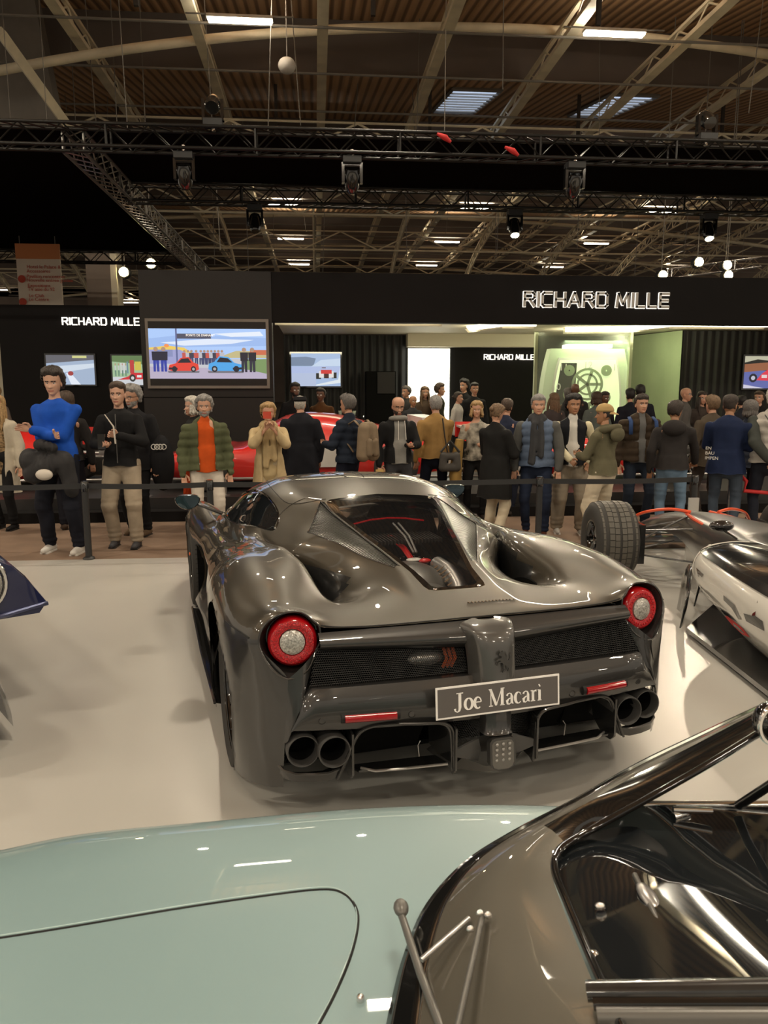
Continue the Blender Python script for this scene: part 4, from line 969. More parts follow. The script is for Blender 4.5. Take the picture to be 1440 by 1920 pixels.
# plate (serif lettering built from thick and thin strokes)
pt = bpy.data.objects.new('number_plate', None); COL.objects.link(pt); pt.parent = CAR; pt['label'] = 'grey dealer plate with a white border reading Joe Macari'
pt.location = (-.013,-.802,.526); pt.rotation_euler = (math.radians(85),0,0)
MB().box((-.252,-.060,-.004),(.252,.060,0)).build('backing', M_['plate_white'], pt)
MB().box((-.245,-.053,-.003),(.245,.053,.001)).build('face', M_['plate_grey'], pt)
th, tn = .17, .05
def arc(cx,cy,rx,ry,a0,a1,n=10): return [(cx+rx*math.cos(math.radians(a0+(a1-a0)*i/n)), cy+ry*math.sin(math.radians(a0+(a1-a0)*i/n))) for i in range(n+1)]
SER = { # strokes: (points, widths)
 'J': [([(.30,1),(.30,.18)],[th,th]),([(.10,.98),(.50,.98)],[tn,tn]),([(.30,.2),(.26,.0),(.14,-.08),(.02,.0),(.0,.12)],[th,.12,tn,.08,.14])],
 'o': [(arc(.25,.32,.22,.32,0,360,20),[.05+.12*abs(math.cos(math.radians(18*i))) for i in range(21)])],
 'e': [([(.06,.36),(.44,.36)],[tn,tn]),(arc(.25,.32,.2,.32,8,310,18),[.07+.1*max(0,-math.cos(math.radians(8+302*i/18))) for i in range(19)])],
 'M': [([(.12,0),(.12,1)],[tn,tn]),([(.10,.98),(.45,.05)],[th*.9,th*.9]),([(.45,.02),(.80,.98)],[tn,tn]),([(.82,0),(.82,1)],[th,th]),([(0,.02),(.24,.02)],[tn,tn]),([(.68,.02),(.96,.02)],[tn,tn]),([(0,.98),(.16,.98)],[tn,tn]),([(.8,.98),(.96,.98)],[tn,tn])],
 'a': [([(.36,.46),(.36,.08),(.46,.02)],[th*.9,th*.9,tn]),([(.06,.5),(.12,.6),(.22,.64),(.32,.6),(.36,.46)],[.12,.07,tn,.08,th*.8]),([(.36,.36),(.2,.32),(.07,.2),(.1,.04),(.2,0),(.34,.1)],[tn,.06,.15,.12,tn,tn])],
 'c': [(arc(.25,.32,.2,.32,45,315,16),[.05+.13*max(0,-math.cos(math.radians(45+270*i/16))) for i in range(17)]),([(.38,.5),(.39,.51)],[.12,.12])],
 'r': [([(.14,0),(.14,.62)],[th*.9,th*.9]),([(0,.02),(.28,.02)],[tn,tn]),([(0,.62),(.14,.62)],[tn,tn]),([(.16,.42),(.24,.6),(.36,.6)],[tn,.06,.13])],
 'i': [([(.12,0),(.12,.62)],[th*.9,th*.9]),([(0,.02),(.24,.02)],[tn,tn]),([(0,.62),(.12,.62)],[tn,tn]),([(.09,.86),(.15,.90)],[.17,.17])]}
ADV = {'J':.58,'o':.56,'e':.54,'M':1.05,'a':.53,'c':.5,'r':.44,'i':.3,' ':.38}
def serif(word, h, M, mt, parent):
    x = 0; tot = sum(ADV[c] for c in word)
    for ch in word:
        if ch != ' ':
            mb = MB()
            for pts, ws_ in SER[ch]:
                P = [Vector((p[0]+x-tot/2, p[1]-.5)) for p in pts]; L_, R_ = [], []
                for i, p in enumerate(P):
                    d = (P[min(i+1,len(P)-1)]-P[max(i-1,0)]).normalized(); nn = Vector((-d.y,d.x))*ws_[i]/2; L_.append(p+nn); R_.append(p-nn)
                for i in range(len(P)-1):
                    mb.prism([tuple(v*h) for v in (R_[i],R_[i+1],L_[i+1],L_[i])], M, .0012)
            mb.build('letter', mt, parent)
        x += ADV[ch]
serif('Joe Macari', .066, Matrix.Translation((0,0,.0012)), M_['plate_white'], pt)
# post, pad with rain lamp studs
mb = MB(); mb.loft([[tuple(p) for p in col_row(z,hw,y,.14)] for z,hw,y in ((.47,.062,-.775),(.43,.060,-.785),(.38,.056,-.79),(.37,.06,-.80))]); on('tow_post', mb, 'paint_lower')
pd = MB()
prof = [(.030,.052),(.044,.048),(.052,.036),(.052,-.045),(.044,-.062),(.025,-.070)]
poly = prof+[(-x,z) for x,z in reversed(prof)]
pd.prism(poly[::-1], Matrix.Translation((0,-.79,.312)) @ Matrix.Rotation(math.radians(84),4,'X'), .03); o = on('rain_lamp', pd, 'paint_lower')
pd = MB(); pd.prism([(x*.85,z*.9) for x,z in poly[::-1]], Matrix.Translation((0,-.8195,.311)) @ Matrix.Rotation(math.radians(84),4,'X'), .002); on('rain_lamp_face', pd, 'engine_grey')
for i in range(3):
    for k in range(4):
        mb = MB(); mb.ell(((i-1)*.026,-.823+.003*k*0,.345-.021*k),(.0065,.004,.0065),8,6); on('lamp_stud', mb, 'alloy')
mb = MB(); mb.ell((0,-.8225,.262),(.0065,.004,.0065),8,6); on('lamp_stud', mb, 'alloy')
mb = MB(); mb.loft([[(.16,-.60,.29),(.13,-.74,.27),(.06,-.79,.25),(0,-.80,.245),(-.06,-.79,.25),(-.13,-.74,.27),(-.16,-.60,.29)],[(.19,-.5,.20),(.15,-.66,.19),(.05,-.74,.20),(0,-.75,.20),(-.05,-.74,.20),(-.15,-.66,.19),(-.19,-.5,.20)]]); on('keel', mb, 'paint_lower')
for s in (-1,1):
    mb = MB(); mb.prism([(.07,.255),(.175,.285),(.175,.305),(.07,.345),(.06,.30)] if s > 0 else [(-.06,.30),(-.07,.345),(-.175,.305),(-.175,.285),(-.07,.255)], Matrix.Translation((0,-.74,0)) @ RX, .012); on('keel_wing', mb, 'tip_grey')
    wire_panel('lower_mesh', [(s*.165,-.70,.415),(s*.06,-.74,.42),(s*.06,-.74,.34),(s*.165,-.70,.30)], 14, 14, .0009, CAR)
# diffuser frames, fins and splitter strips
for s in (-1,1):
    fr = [(.612,.232),(.598,.262),(.565,.34),(.538,.400),(.50,.428),(.44,.437),(.34,.436),(.25,.430),(.205,.422),(.180,.398),(.172,.35),(.166,.22)]
    fr = [tuple(p) for p in catmull(fr, 3)]
    ro = []
    for y, k in ((-.752,0),(-.748,1),(-.50,1)):
        ro.append([(s*p[0], y+(.055*max(0,(p[0]-.3)/.3)), p[1]) for p in fr])
    mb = MB(); mb.loft(ro[1:]); 
    cen = (.39,.30); ro2 = [[(s*(p[0]+(cen[0]-p[0])*.055), q[1], p[1]+(cen[1]-p[1])*.055) for p, q in zip(fr, r)] for r in ro]
    mb.loft(ro2[1:]); mb.loft([ro[1],ro2[1]]); on('diffuser_frame', mb, 'carbon')
    mb = MB(); mb.tube([(p[0],p[1],p[2]) for p in ro[0]], .0055, 6); on('frame_edge', mb, 'paint_lower')
    f = MB(); f.prism([(0,.40),(.0,.235),(.03,.205),(.06,.215),(.30,.30),(.30,.42)], Matrix.Translation((s*.170,-.765,0)) @ Matrix(((0,0,1,0),(1,0,0,0),(0,1,0,0),(0,0,0,1))), .008); on('diffuser_fin', f, 'carbon')
    f = MB(); f.prism([(0,.41),(.0,.25),(.025,.225),(.08,.22),(.16,.27),(.20,.42)], Matrix.Translation((s*.555-.004,-.715,0)) @ Matrix(((0,0,1,0),(1,0,0,0),(0,1,0,0),(0,0,0,1))), .008); on('diffuser_fin', f, 'carbon')
    mb = MB(); mb.add([(s*.19,-.735,.248),(s*.53,-.705,.252),(s*.55,-.60,.225),(s*.19,-.60,.215),(s*.19,-.735,.256),(s*.53,-.705,.260),(s*.55,-.60,.233),(s*.19,-.60,.223)],[(0,1,2,3),(7,6,5,4),(0,4,5,1),(1,5,6,2),(3,7,4,0)]); on('splitter_plate', mb, 'carbon')
    mb = MB(); mb.tube([(s*.19,-.738,.252),(s*.36,-.728,.254),(s*.47,-.718,.256),(s*.52,-.690,.262)], .0055, 6); on('splitter_edge', mb, 'alloy', label='satin silver splitter edge')
    mb = MB(); mb.tube([(s*.30,-.735,.36),(s*.31,-.738,.345),(s*.305,-.738,.30)], .002, 4); on('diffuser_wire', mb, 'alloy')
    mb = MB(); mb.add([(s*.16,-.52,.44),(s*.62,-.50,.44),(s*.62,-.30,.13),(s*.16,-.30,.13)],[(0,1,2,3)]); on('diffuser_ramp', mb, 'black_matt')
# exhausts and their carbon housing
for s in (-1,1):
    hp = [(.80,.40),(.785,.425),(.72,.44),(.60,.43),(.55,.40),(.595,.285),(.62,.262),(.78,.262),(.805,.30)]
    mb = MB(); mb.prism(hp if s > 0 else [(-x,z) for x,z in hp][::-1], Matrix.Translation((0,-.56,0)) @ RX, -.02); on('exhaust_housing', mb, 'black_matt')
    wire_panel('honeycomb', [(s*.80,-.585,.44),(s*.55,-.60,.44),(s*.56,-.60,.27),(s*.80,-.585,.27)], 22, 12, .0013, CAR, ((s*.732,.348),(s*.622,.346)))
    lp = [(s*.822,-.585,.25),(s*.80,-.635,.235),(s*.76,-.665,.230),(s*.70,-.685,.230),(s*.64,-.695,.232),(s*.60,-.69,.240)]
    mb = MB(); mb.loft([[(p[0],p[1],p[2]+.030) for p in lp],lp,[(p[0],p[1]+.12,p[2]-.02) for p in lp]], flip=s > 0); mb.tube([(p[0],p[1],p[2]+.03) for p in lp], .006, 6); on('exhaust_lip', mb, 'paint_lower')
    for x, y, z in ((.732,-.675,.350),(.622,-.710,.348)):
        Mx = Matrix.Translation((s*x,y,z)) @ Vector((0,-1,.04)).to_track_quat('Z','Y').to_matrix().to_4x4()
        mb = MB(); mb.lathe([(.050,-.18),(.056,-.10),(.061,-.03),(.061,-.004),(.0595,0),(.056,0),(.054,-.006),(.052,-.05),(.046,-.16),(.001,-.16)], Mx, 36, caps=False); on('exhaust_tip', mb, 'tip_grey')
        mb = MB(); mb.lathe([(.0505,-.045),(.045,-.155),(.001,-.157)], Mx, 28, caps=False); on('exhaust_throat', mb, 'black_matt')
# lower side extension of rear bumper and sills
for s in (-1,1):
    mb = MB(); mb.loft([[(s*.97,.42,.12),(s*.985,1.2,.11),(s*.985,2.2,.11)],[(s*.90,.42,.10),(s*.88,1.2,.09),(s*.88,2.2,.09)]]); mb.tube([(s*.97,.42,.12),(s*.985,1.2,.115),(s*.985,2.2,.115)], .008, 6); on('side_skirt', mb, 'carbon')
    mb = MB(); mb.tube([(s*.935,.42,.28),(s*.90,.8,.33),(s*.86,1.2,.42),(s*.90,1.9,.58)], .009, 6); on('sill_trim', mb, 'chrome')
    mb = MB(); mb.ell((s*.985,2.22,.50),(.006,.02,.012),10,8); on('side_marker', mb, 'orange_hose')
mb = MB(); mb.box((-.80,-.28,.11),(.80,3.5,.13)); on('undertray', mb, 'black_matt')
# mirrors on arms
for s in (-1,1):
    t = bpy.data.objects.new('door_mirror', None); COL.objects.link(t); t.parent = CAR
    c = Vector((s*.985,2.118,.893)); mb = MB()
    out = [(.082*math.cos(a)*(1.05 if math.cos(a)*s > 0 else .95), .050*math.sin(a)+(.010*math.cos(2*a))) for a in [2*math.pi*i/28 for i in range(28)]]
    rr = []
    for k, dy in ((1.0,0),(1.06,.012),(1.02,.05),(.8,.10),(.45,.14),(.05,.155)): rr.append([c+Vector((x*k, dy, z*k)) for x, z in out+out[:1]])
    mb.loft(rr, flip=True); mb.build('shell', M_['carbon'], t, smooth=50)
    mb = MB(); mb.add([c+Vector((x*.95,.006,z*.95)) for x, z in out], [tuple(range(28))]); mb.build('mirror_glass', M_['mirror_glass'], t)
    mb = MB(); mb.tube([c+Vector((-s*.05,.05,-.03)),Vector((s*.87,2.15,.84)),Vector((s*.76,2.10,.80))], [.012,.010,.014], 8); mb.build('arm', M_['carbon'], t, smooth=50)
# wheels
for s in (-1,1):
    wheel('wheel', CAR, (s*.785,0,.346), s, .346, .335, .262, tread='road')
    wheel('wheel', CAR, (s*.835,2.65,.333), s, .333, .265, .25, tread='road')
# ================================================================ plinth, rail, stanchions
def camf(x, y, z=0): return Vector((x*math.cos(YAW)+y*math.sin(YAW), -x*math.sin(YAW)+y*math.cos(YAW), z))
PZ = .26
MB().box((-12,CARP_Y+.25,-.02),(14,CARP_Y+2.9,PZ)).build('display_plinth', mat('plinth_dark',(.03,.028,.028),.35), cat='plinth', label='long low dark plinth carrying the red racing cars behind the crowd')
MB().box((-12,CARP_Y,-.02),(14,CARP_Y+.25,PZ*.45)).build('plinth_step', M_['black_panel'], cat='step', label='black step running along the foot of the long plinth')
t = thing('low_rail', 'low satin metal rail with short feet along the front of the plinth', 'rail')
yr = CARP_Y+.4; MB().tube([(-11,yr,PZ+.22),(13,yr,PZ+.22)], .018, 8).build('handrail', M_['alloy'], t, smooth=60)
for i in range(17):
    x = -8.2+1.0*i; MB().tube([(x,yr,PZ),(x,yr,PZ+.22)], .018, 8).build('foot', M_['alloy'], t, smooth=60); MB().lathe([(.06,0),(.06,.01),(.02,.014)], Matrix.Translation((x,yr,PZ)), 16).build('foot_plate', M_['alloy'], t)
YP = PLAT_Y+.02; HP = .77
posts = []
def post(px, lab, m='black_plastic', Y=None):
    p = aty(px,905,Y or YP); t = thing('stanchion_post', lab, 'stanchion', (p.x,p.y,0))
    MB().lathe([(.001,0),(.055,0),(.058,.008),(.05,.02),(.03,.03)], None, 28).build('base', M_[m], t, smooth=40)
    MB().lathe([(.032,.03),(.032,HP-.02)], None, 20).build('pole', M_[m], t, smooth=40)
    MB().lathe([(.036,HP-.10),(.036,HP-.01),(.030,HP),(.001,HP)], None, 20).build('head', M_['black_gloss' if m != 'chrome' else m], t, smooth=40)
    posts.append(p.x); return t
pxs = [(-180,'black belt stanchion out of frame at the left'),(158,'black belt stanchion in front of the man in the blue jumper'),(393,'black belt stanchion in front of the man in the green puffer jacket'),(1012,'black belt stanchion beside the man in the blue quilted gilet'),(1303,'black belt stanchion gripped by the man in the dark hooded jacket')]
for px, lab in pxs: post(px, lab)
bl = ['left end of the black barrier belt, before the woman in the cream coat','black barrier belt across the young men at the left','black barrier belt passing behind the dark hypercar roof','black barrier belt across the legs at the right']
for i in range(4):
    x0, x1 = posts[i]+.035, posts[i+1]-.035; n = 16; sag = .012
    top = [(x0+(x1-x0)*k/n, YP, HP-.022-sag*4*(k/n)*(1-k/n)) for k in range(n+1)]
    mb = MB(); mb.loft([top, [(p[0],p[1],p[2]-.052) for p in top]]); mb.loft([[(p[0],p[1]+.003,p[2]) for p in top], [(p[0],p[1]+.003,p[2]-.052) for p in top]], flip=True); mb.loft([top,[(p[0],p[1]+.003,p[2]) for p in top]],flip=True)
    mb.build('barrier_belt', M_['black_plastic'], cat='belt', label=bl[i])
cp = aty(1372,925,8.4); t = thing('chrome_post', 'polished chrome rope post behind the front wheel of the single-seater', 'stanchion', (cp.x,8.4,0))
MB().lathe([(.15,0),(.15,.02),(.03,.03)], None, 24).build('base', M_['chrome'], t, smooth=40)
MB().lathe([(.045,.02),(.045,.70),(.065,.70),(.065,.73),(.03,.76),(.001,.76)], None, 24).build('pole', M_['chrome'], t, smooth=40)
q = aty(1402,948,8.2); MB().tube([(cp.x+.05,8.4,.70),(cp.x+.14,8.35,.60),(q.x,8.3,.50),(q.x+.5,8.2,.46)], .022, 10).build('velvet_rope', M_['red_cloth'], smooth=60, cat='rope', label='red velvet rope hanging from the chrome post')
a_ = aty(1300,965,7.0); MB().box((a_.x-.05,7.0,0),(a_.x+.05,7.02,.62)).build('acrylic_stand', mat('acrylic',(.8,.78,.74),.05,alpha=.35), cat='stand', label='clear acrylic stand just behind the racing car nose')
# ================================================================ generic lofted body from stations
def body_loft(stations, nu=6, nv=5):
    """stations: (y, [(x,z)...]) half sections sill->centre"""
    net = [[(p[0], y, p[1]) for p in r] for y, r in stations]
    G = grid_from_net(net, nu, nv); G[..., 0] = np.maximum(G[..., 0], 0); v, f, m = mirrored_mesh(G)
    mb = MB(); mb.add([tuple(p) for p in v], f); k = G.shape[0]; cols = m
    mb.add([tuple(v[i]) for i in range(cols)], [tuple(range(cols))[::-1]]); mb.add([tuple(v[(k-1)*cols+i]) for i in range(cols)], [tuple(range(cols))])
    return mb
def fixn(o):
    b = bmesh.new(); b.from_mesh(o.data); bmesh.ops.remove_doubles(b, verts=b.verts, dist=1e-5); bmesh.ops.recalc_face_normals(b, faces=b.faces); b.to_mesh(o.data); b.free(); return o
# ---- the single-seater at right
mat('f1_silver', (.05,.05,.052), .35, metal=.3, coat=.6); mat('f1_orange', (.75,.09,.03), .3, coat=1); mat('f1_white', (.62,.60,.56), .2, coat=1); mat('f1_black', (.012,.012,.013), .12, coat=1)
F1 = thing('racing_car', 'silver black and white single-seater racing car with an orange nose stripe', 'car', camf(2.80,6.65), -YAW+math.radians(1))
def fpart(name, mb, m, smooth=40, **k): return mb.build(name, M_[m] if isinstance(m, str) else m, F1, smooth=smooth, **k)
nose = body_loft([(1.25,[(.10,.20),(.12,.24),(.10,.28),(.05,.30),(0,.305)]),(.8,[(.14,.28),(.16,.34),(.14,.40),(.07,.44),(0,.45)]),(.1,[(.17,.34),(.19,.43),(.17,.52),(.10,.565),(0,.575)]),(-.6,[(.22,.20),(.26,.38),(.25,.54),(.17,.61),(0,.62)]),(-1.2,[(.30,.10),(.34,.36),(.33,.55),(.26,.63),(0,.64)]),(-1.5,[(.34,.08),(.38,.36),(.38,.56),(.31,.64),(0,.60)]),(-2.2,[(.42,.08),(.42,.36),(.40,.58),(.34,.68),(0,.60)]),(-2.8,[(.42,.08),(.42,.36),(.38,.60),(.26,.78),(0,.84)]),(-4.0,[(.3,.08),(.3,.3),(.26,.45),(.16,.55),(0,.60)])])
fixn(fpart('chassis', nose, 'f1_silver'))
NB = BVHTree.FromObject(F1.children[0], bpy.context.evaluated_depsgraph_get()) if False else None
for s in (-1,1):
    mb = MB(); pts = [(s*.11,.12,.566),(s*.15,-.05,.566),(s*.185,-.25,.565),(s*.21,-.5,.56)]; mb.tube([tuple(p) for p in catmull(pts,4)], [.016]*13 , 8); fpart('orange_stripe', mb, 'f1_orange')
    mb = MB(); mb.tube([tuple(p) for p in catmull([(s*.56,.30,.46),(s*.46,.20,.55),(s*.28,.08,.60),(s*.12,-.02,.59)],5)], [.014]*16, 6); fpart('orange_brake_duct_edge', mb, 'f1_orange')
ck = MB(); pr = [( .20*math.cos(a)*(1 if math.sin(a) > 0 else 1.15), -1.78+.42*math.sin(a), .635+.035*math.sin(a)*0+.01) for a in [2*math.pi*i/24 for i in range(24)]]
ck.tube(pr, .022, 6, closed=True); fpart('cockpit_rim', ck, 'f1_black')
ck = MB(); ck.add([(p[0],p[1],p[2]+.004) for p in pr], [tuple(range(24))]); fpart('cockpit_opening', ck, 'black_matt')
ck = MB(); ck.tube([(.13*math.cos(a),-1.52+.02*math.sin(a),.66+.07*math.sin(a)) for a in [2*math.pi*i/20 for i in range(20)]], .012, 6, closed=True); fpart('steering_wheel', ck, 'black_plastic')
for s in (-1,1):   # sidepods: bulged white shells with an undercut
    sp_ = [(-1.55,[(.36,.20),(.50,.22),(.66,.34),(.72,.46),(.66,.58),(.5,.62),(.36,.62)]),(-1.72,[(.36,.10),(.48,.13),(.68,.28),(.78,.44),(.74,.58),(.56,.645),(.36,.65)]),(-2.4,[(.36,.07),(.56,.08),(.72,.22),(.80,.40),(.75,.54),(.56,.62),(.34,.66)]),(-3.2,[(.30,.07),(.5,.08),(.62,.16),(.68,.3),(.60,.44),(.42,.52),(.26,.56)]),(-4.0,[(.2,.07),(.32,.08),(.38,.14),(.40,.24),(.34,.34),(.26,.40),(.16,.42)])]
    net_ = [[(s*p[0], y, p[1]) for p in r] for y, r in sp_]; Gs = grid_from_net(net_, 6, 5); mb = MB(); mb.loft([[tuple(p) for p in r] for r in Gs], flip=s < 0)
    fpart('sidepod', mb, 'f1_white', label='white bulging sidepod with black script' if s < 0 else None) if s < 0 else fpart('sidepod', mb, 'f1_white')
    mb = MB(); mb.add([tuple(p) for p in Gs[0]], [tuple(range(len(Gs[0])))]); fpart('radiator_inlet', mb, 'black_matt')
    mb = MB(); mb.tube([tuple(p) for p in Gs[0]], .018, 6); fpart('inlet_lip', mb, 'f1_white')
    dk = [[(p[0]*1.005+s*.003, p[1], p[2]+.006) for p in r[20:]] for r in Gs]; mb = MB(); mb.loft(dk, flip=s < 0); fpart('black_shoulder', mb, 'f1_black')
    mb = MB(); mb.add([(s*.30,-1.0,.06),(s*.78,-1.62,.06),(s*.80,-3.9,.06),(s*.2,-3.9,.06),(s*.30,-1.0,.03),(s*.78,-1.62,.03),(s*.80,-3.9,.03),(s*.2,-3.9,.03)],[(0,1,2,3),(7,6,5,4),(0,4,5,1),(1,5,6,2),(2,6,7,3)]); fpart('floor_plate', mb, 'carbon')
    for (y0,y1,xx,zz,h) in ((-.75,-1.25,.42,.10,.32),(-1.15,-1.6,.66,.05,.38)):   # barge boards
        n = 8; r1 = []; r2 = []
        for k in range(n+1):
            u = k/n; x = s*(xx+.16*u*u); y = y0+(y1-y0)*u; r1.append((x,y,zz)); r2.append((x-s*.03,y,zz+h*(.55+.45*math.sin(math.pi*min(1,u*1.1+.1)))))
        mb = MB(); mb.loft([r1,r2]); o = fpart('barge_board', mb, 'carbon'); md = o.modifiers.new('s','SOLIDIFY'); md.thickness = .008
    # mirror, camera pod
    mb = MB(); mb.ell((s*.44,-1.30,.70),(.09,.045,.04),14,8); mb.tube([(s*.44,-1.30,.68),(s*.32,-1.32,.60)], .008, 6); fpart('mirror', mb, 'f1_black')
    # suspension arms
    for a3, b3 in (((s*.17,.18,.47),(s*.66,.02,.43)),((s*.18,-.35,.50),(s*.66,-.02,.43)),((s*.15,.25,.28),(s*.66,.03,.24)),((s*.18,-.4,.22),(s*.66,-.03,.23)),((s*.16,-.05,.56),(s*.66,0,.28)),((s*.17,.05,.45),(s*.66,.10,.36))):
        mb = MB(); mb.tube([a3,b3], .016, 8, flat=.5); fpart('wishbone', mb, 'f1_silver')
    mb = MB(); mb.box((min(s*.56,s*.64),-.16,.16),(max(s*.56,s*.64),.16,.50)); fpart('brake_duct', mb, 'carbon')
def wet_wheel(c, s, R=.335, Wd=.36, lab=None):
    t = wheel('wheel', F1, c, s, R, Wd, .17, spokes=6, rimmat='black_gloss', disc=False, label=lab)
    ty = [o for o in t.children if o.name.startswith('tyre')][0]
    h = Wd/2; mb = MB(); n = 40
    cols = [(-.80,-.56),(-.53,-.30),(-.27,-.06),(.06,.27),(.30,.53),(.56,.80)]
    for i in range(n):
        for k, (a0, a1) in enumerate(cols):
            ph = (abs(a0+a1)/2)*.35; t0 = 2*math.pi*(i+ph)/n; t1 = t0+2*math.pi*.88/n; vs = []
            for r in (R-.006, R+.006):
                rr = r-(.012 if max(abs(a0),abs(a1)) > .7 else 0)
                for (tt, zz) in ((t0,a0*h),(t1,a0*h),(t1,a1*h),(t0,a1*h)): vs.append((rr*math.cos(tt), rr*math.sin(tt), zz))
            mb.add(vs, [(4,5,6,7),(0,1,5,4),(1,2,6,5),(2,3,7,6),(3,0,4,7)])
    mb.build('tread_blocks', M_['rubber_sheen'], t, kind='stuff')
    o = MB(); 
    return t
mat('rubber_sheen', (.085,.078,.066), .55)  # tread blocks: sheen put into a paler base colour
M_['rubber'].node_tree.nodes['Principled BSDF'].inputs['Base Color'].default_value = (.03,.028,.026,1)
wet_wheel((-.82,0,.345), -1, lab='big treaded wet tyre with a black rim'); wet_wheel((.80,0,.345), 1)
for s in (-1,1): wheel('wheel', F1, (s*.78,-4.3,.34), s, .34, .38, .17, disc=False)
mb = MB(); mb.box((-.45,1.15,.08),(.45,1.45,.095)); mb.box((-.45,1.0,.06),(-.44,1.5,.2)); mb.box((.44,1.0,.06),(.45,1.5,.2)); mb.box((-.44,1.35,.13),(.44,1.55,.145)); fpart('front_wing', mb, 'f1_silver', kind='stuff')
def side_text(txt, size, x, y, z, m, nm='lettering'):
    M = Matrix.Translation((x,y,z)) @ Matrix(((0,0,-1,0),(-1,0,0,0),(0,1,0,0),(0,0,0,1)))
    text_obj(nm, txt, size, M, M_[m], F1, .002)
side_text('SIEMENS', .15, -.372, -.95, .40, 'white_paint')
# black script fragments on the white sidepod
SB = None
def on_sidepod(pts2, name, m):
    pod = [o for o in F1.children if o.name.startswith('sidepod')][0]
    b = bmesh.new(); b.from_mesh(pod.data); bvh = BVHTree.FromBMesh(b); b.free()
    q = projected(bvh, [(0,y,z) for y, z in pts2], (1,0,0), 3, 0)
    if len(q) < 3: return
    q = [v+Vector((-.004,0,0)) for v in q]; mb = MB(); mb.add(q, [tuple(range(len(q)))]); fpart(name, mb, m, smooth=None)
on_sidepod([(-1.72,.50),(-1.86,.49),(-1.84,.465),(-1.78,.47),(-1.78,.38),(-1.75,.38),(-1.75,.47)], 'script_stroke', 'f1_black')
on_sidepod([(-2.18,.44),(-2.32,.42),(-2.38,.35),(-2.34,.34),(-2.28,.39),(-2.18,.41)], 'script_stroke', 'f1_black')
on_sidepod([(-2.50,.50),(-2.53,.42),(-2.60,.41),(-2.62,.36),(-2.44,.36),(-2.42,.40),(-2.50,.41)], 'script_stroke', 'f1_black')
on_sidepod([(-2.05,.27),(-2.15,.30),(-2.35,.29),(-2.40,.25),(-2.25,.22),(-2.10,.23)], 'red_lips_mark', 'red_cloth')
on_sidepod([(-2.02,.32),(-2.2,.33),(-2.3,.31),(-2.1,.295)], 'script_stroke', 'f1_black')
# ================================================================ red racing cars on the plinth
def red_single_seater(name, lab, px, Y, rz):
    p = aty(px,900,Y); t = thing(name, lab, 'car', (p.x,Y,PZ), rz)
    b = body_loft([(1.9,[(.1,.14),(.35,.18),(.35,.24),(.1,.30),(0,.31)]),(1.3,[(.18,.12),(.42,.2),(.40,.34),(.2,.42),(0,.44)]),(.6,[(.3,.1),(.42,.25),(.40,.45),(.28,.56),(0,.58)]),(0,[(.32,.1),(.42,.28),(.42,.5),(.32,.62),(0,.5)]),(-.6,[(.35,.1),(.5,.28),(.48,.5),(.3,.7),(0,.80)]),(-1.3,[(.25,.1),(.35,.25),(.3,.4),(.18,.52),(0,.6)])],4,4)
    fixn(b.build('bodywork', M_['paint_red'], t, smooth=50))
    mb = MB(); mb.ell((0,-.02,.60),(.24,.42,.03),18,8); mb.build('cockpit', M_['black_matt'], t, smooth=180)
    for x in (-1,1):
        for y, r, w in ((1.25,.28,.26),(-1.25,.33,.38)): wheel('wheel', t, (x*.72,y,r), x, r, w, r*.58, disc=False, rimmat='alloy')
        mb = MB(); mb.box((x*.5-.18,-.7,.12),(x*.5+.18,.1,.42)); mb.build('radiator_pod', M_['paint_red'], t)
        for k in range(4): mb = MB(); mb.tube([(x*.12,-.75-.12*k,.5),(x*.30,-.8-.12*k,.55),(x*.34,-1.2-.05*k,.45),(x*.2,-1.9,.42)], .028, 8); mb.build('exhaust_pipe', M_['alloy'], t, smooth=60)
        for y in (1.25,-1.25): MB().tube([(x*.2,y+.15,.3),(x*.62,y,.3)], .018, 6).build('wishbone', M_['chrome'], t)
    mb = MB(); mb.box((-.5,-2.0,.78),(.5,-1.65,.81)); mb.build('rear_wing', M_['white_paint'], t)
    for x in (-.5,.49): MB().box((x,-2.02,.62),(x+.01,-1.6,.86)).build('end_plate', M_['paint_red'], t)
    MB().box((-.04,-1.9,.4),(.04,-1.7,.78)).build('wing_post', M_['alloy'], t)
    return t
red_single_seater('racing_car','red vintage single-seater on the plinth left of the man in the blue jumper',-40,CARP_Y+1.7,math.radians(92))
red_single_seater('racing_car','red vintage single-seater on the plinth behind the woman in the black coat',1100,CARP_Y+1.9,math.radians(-92))
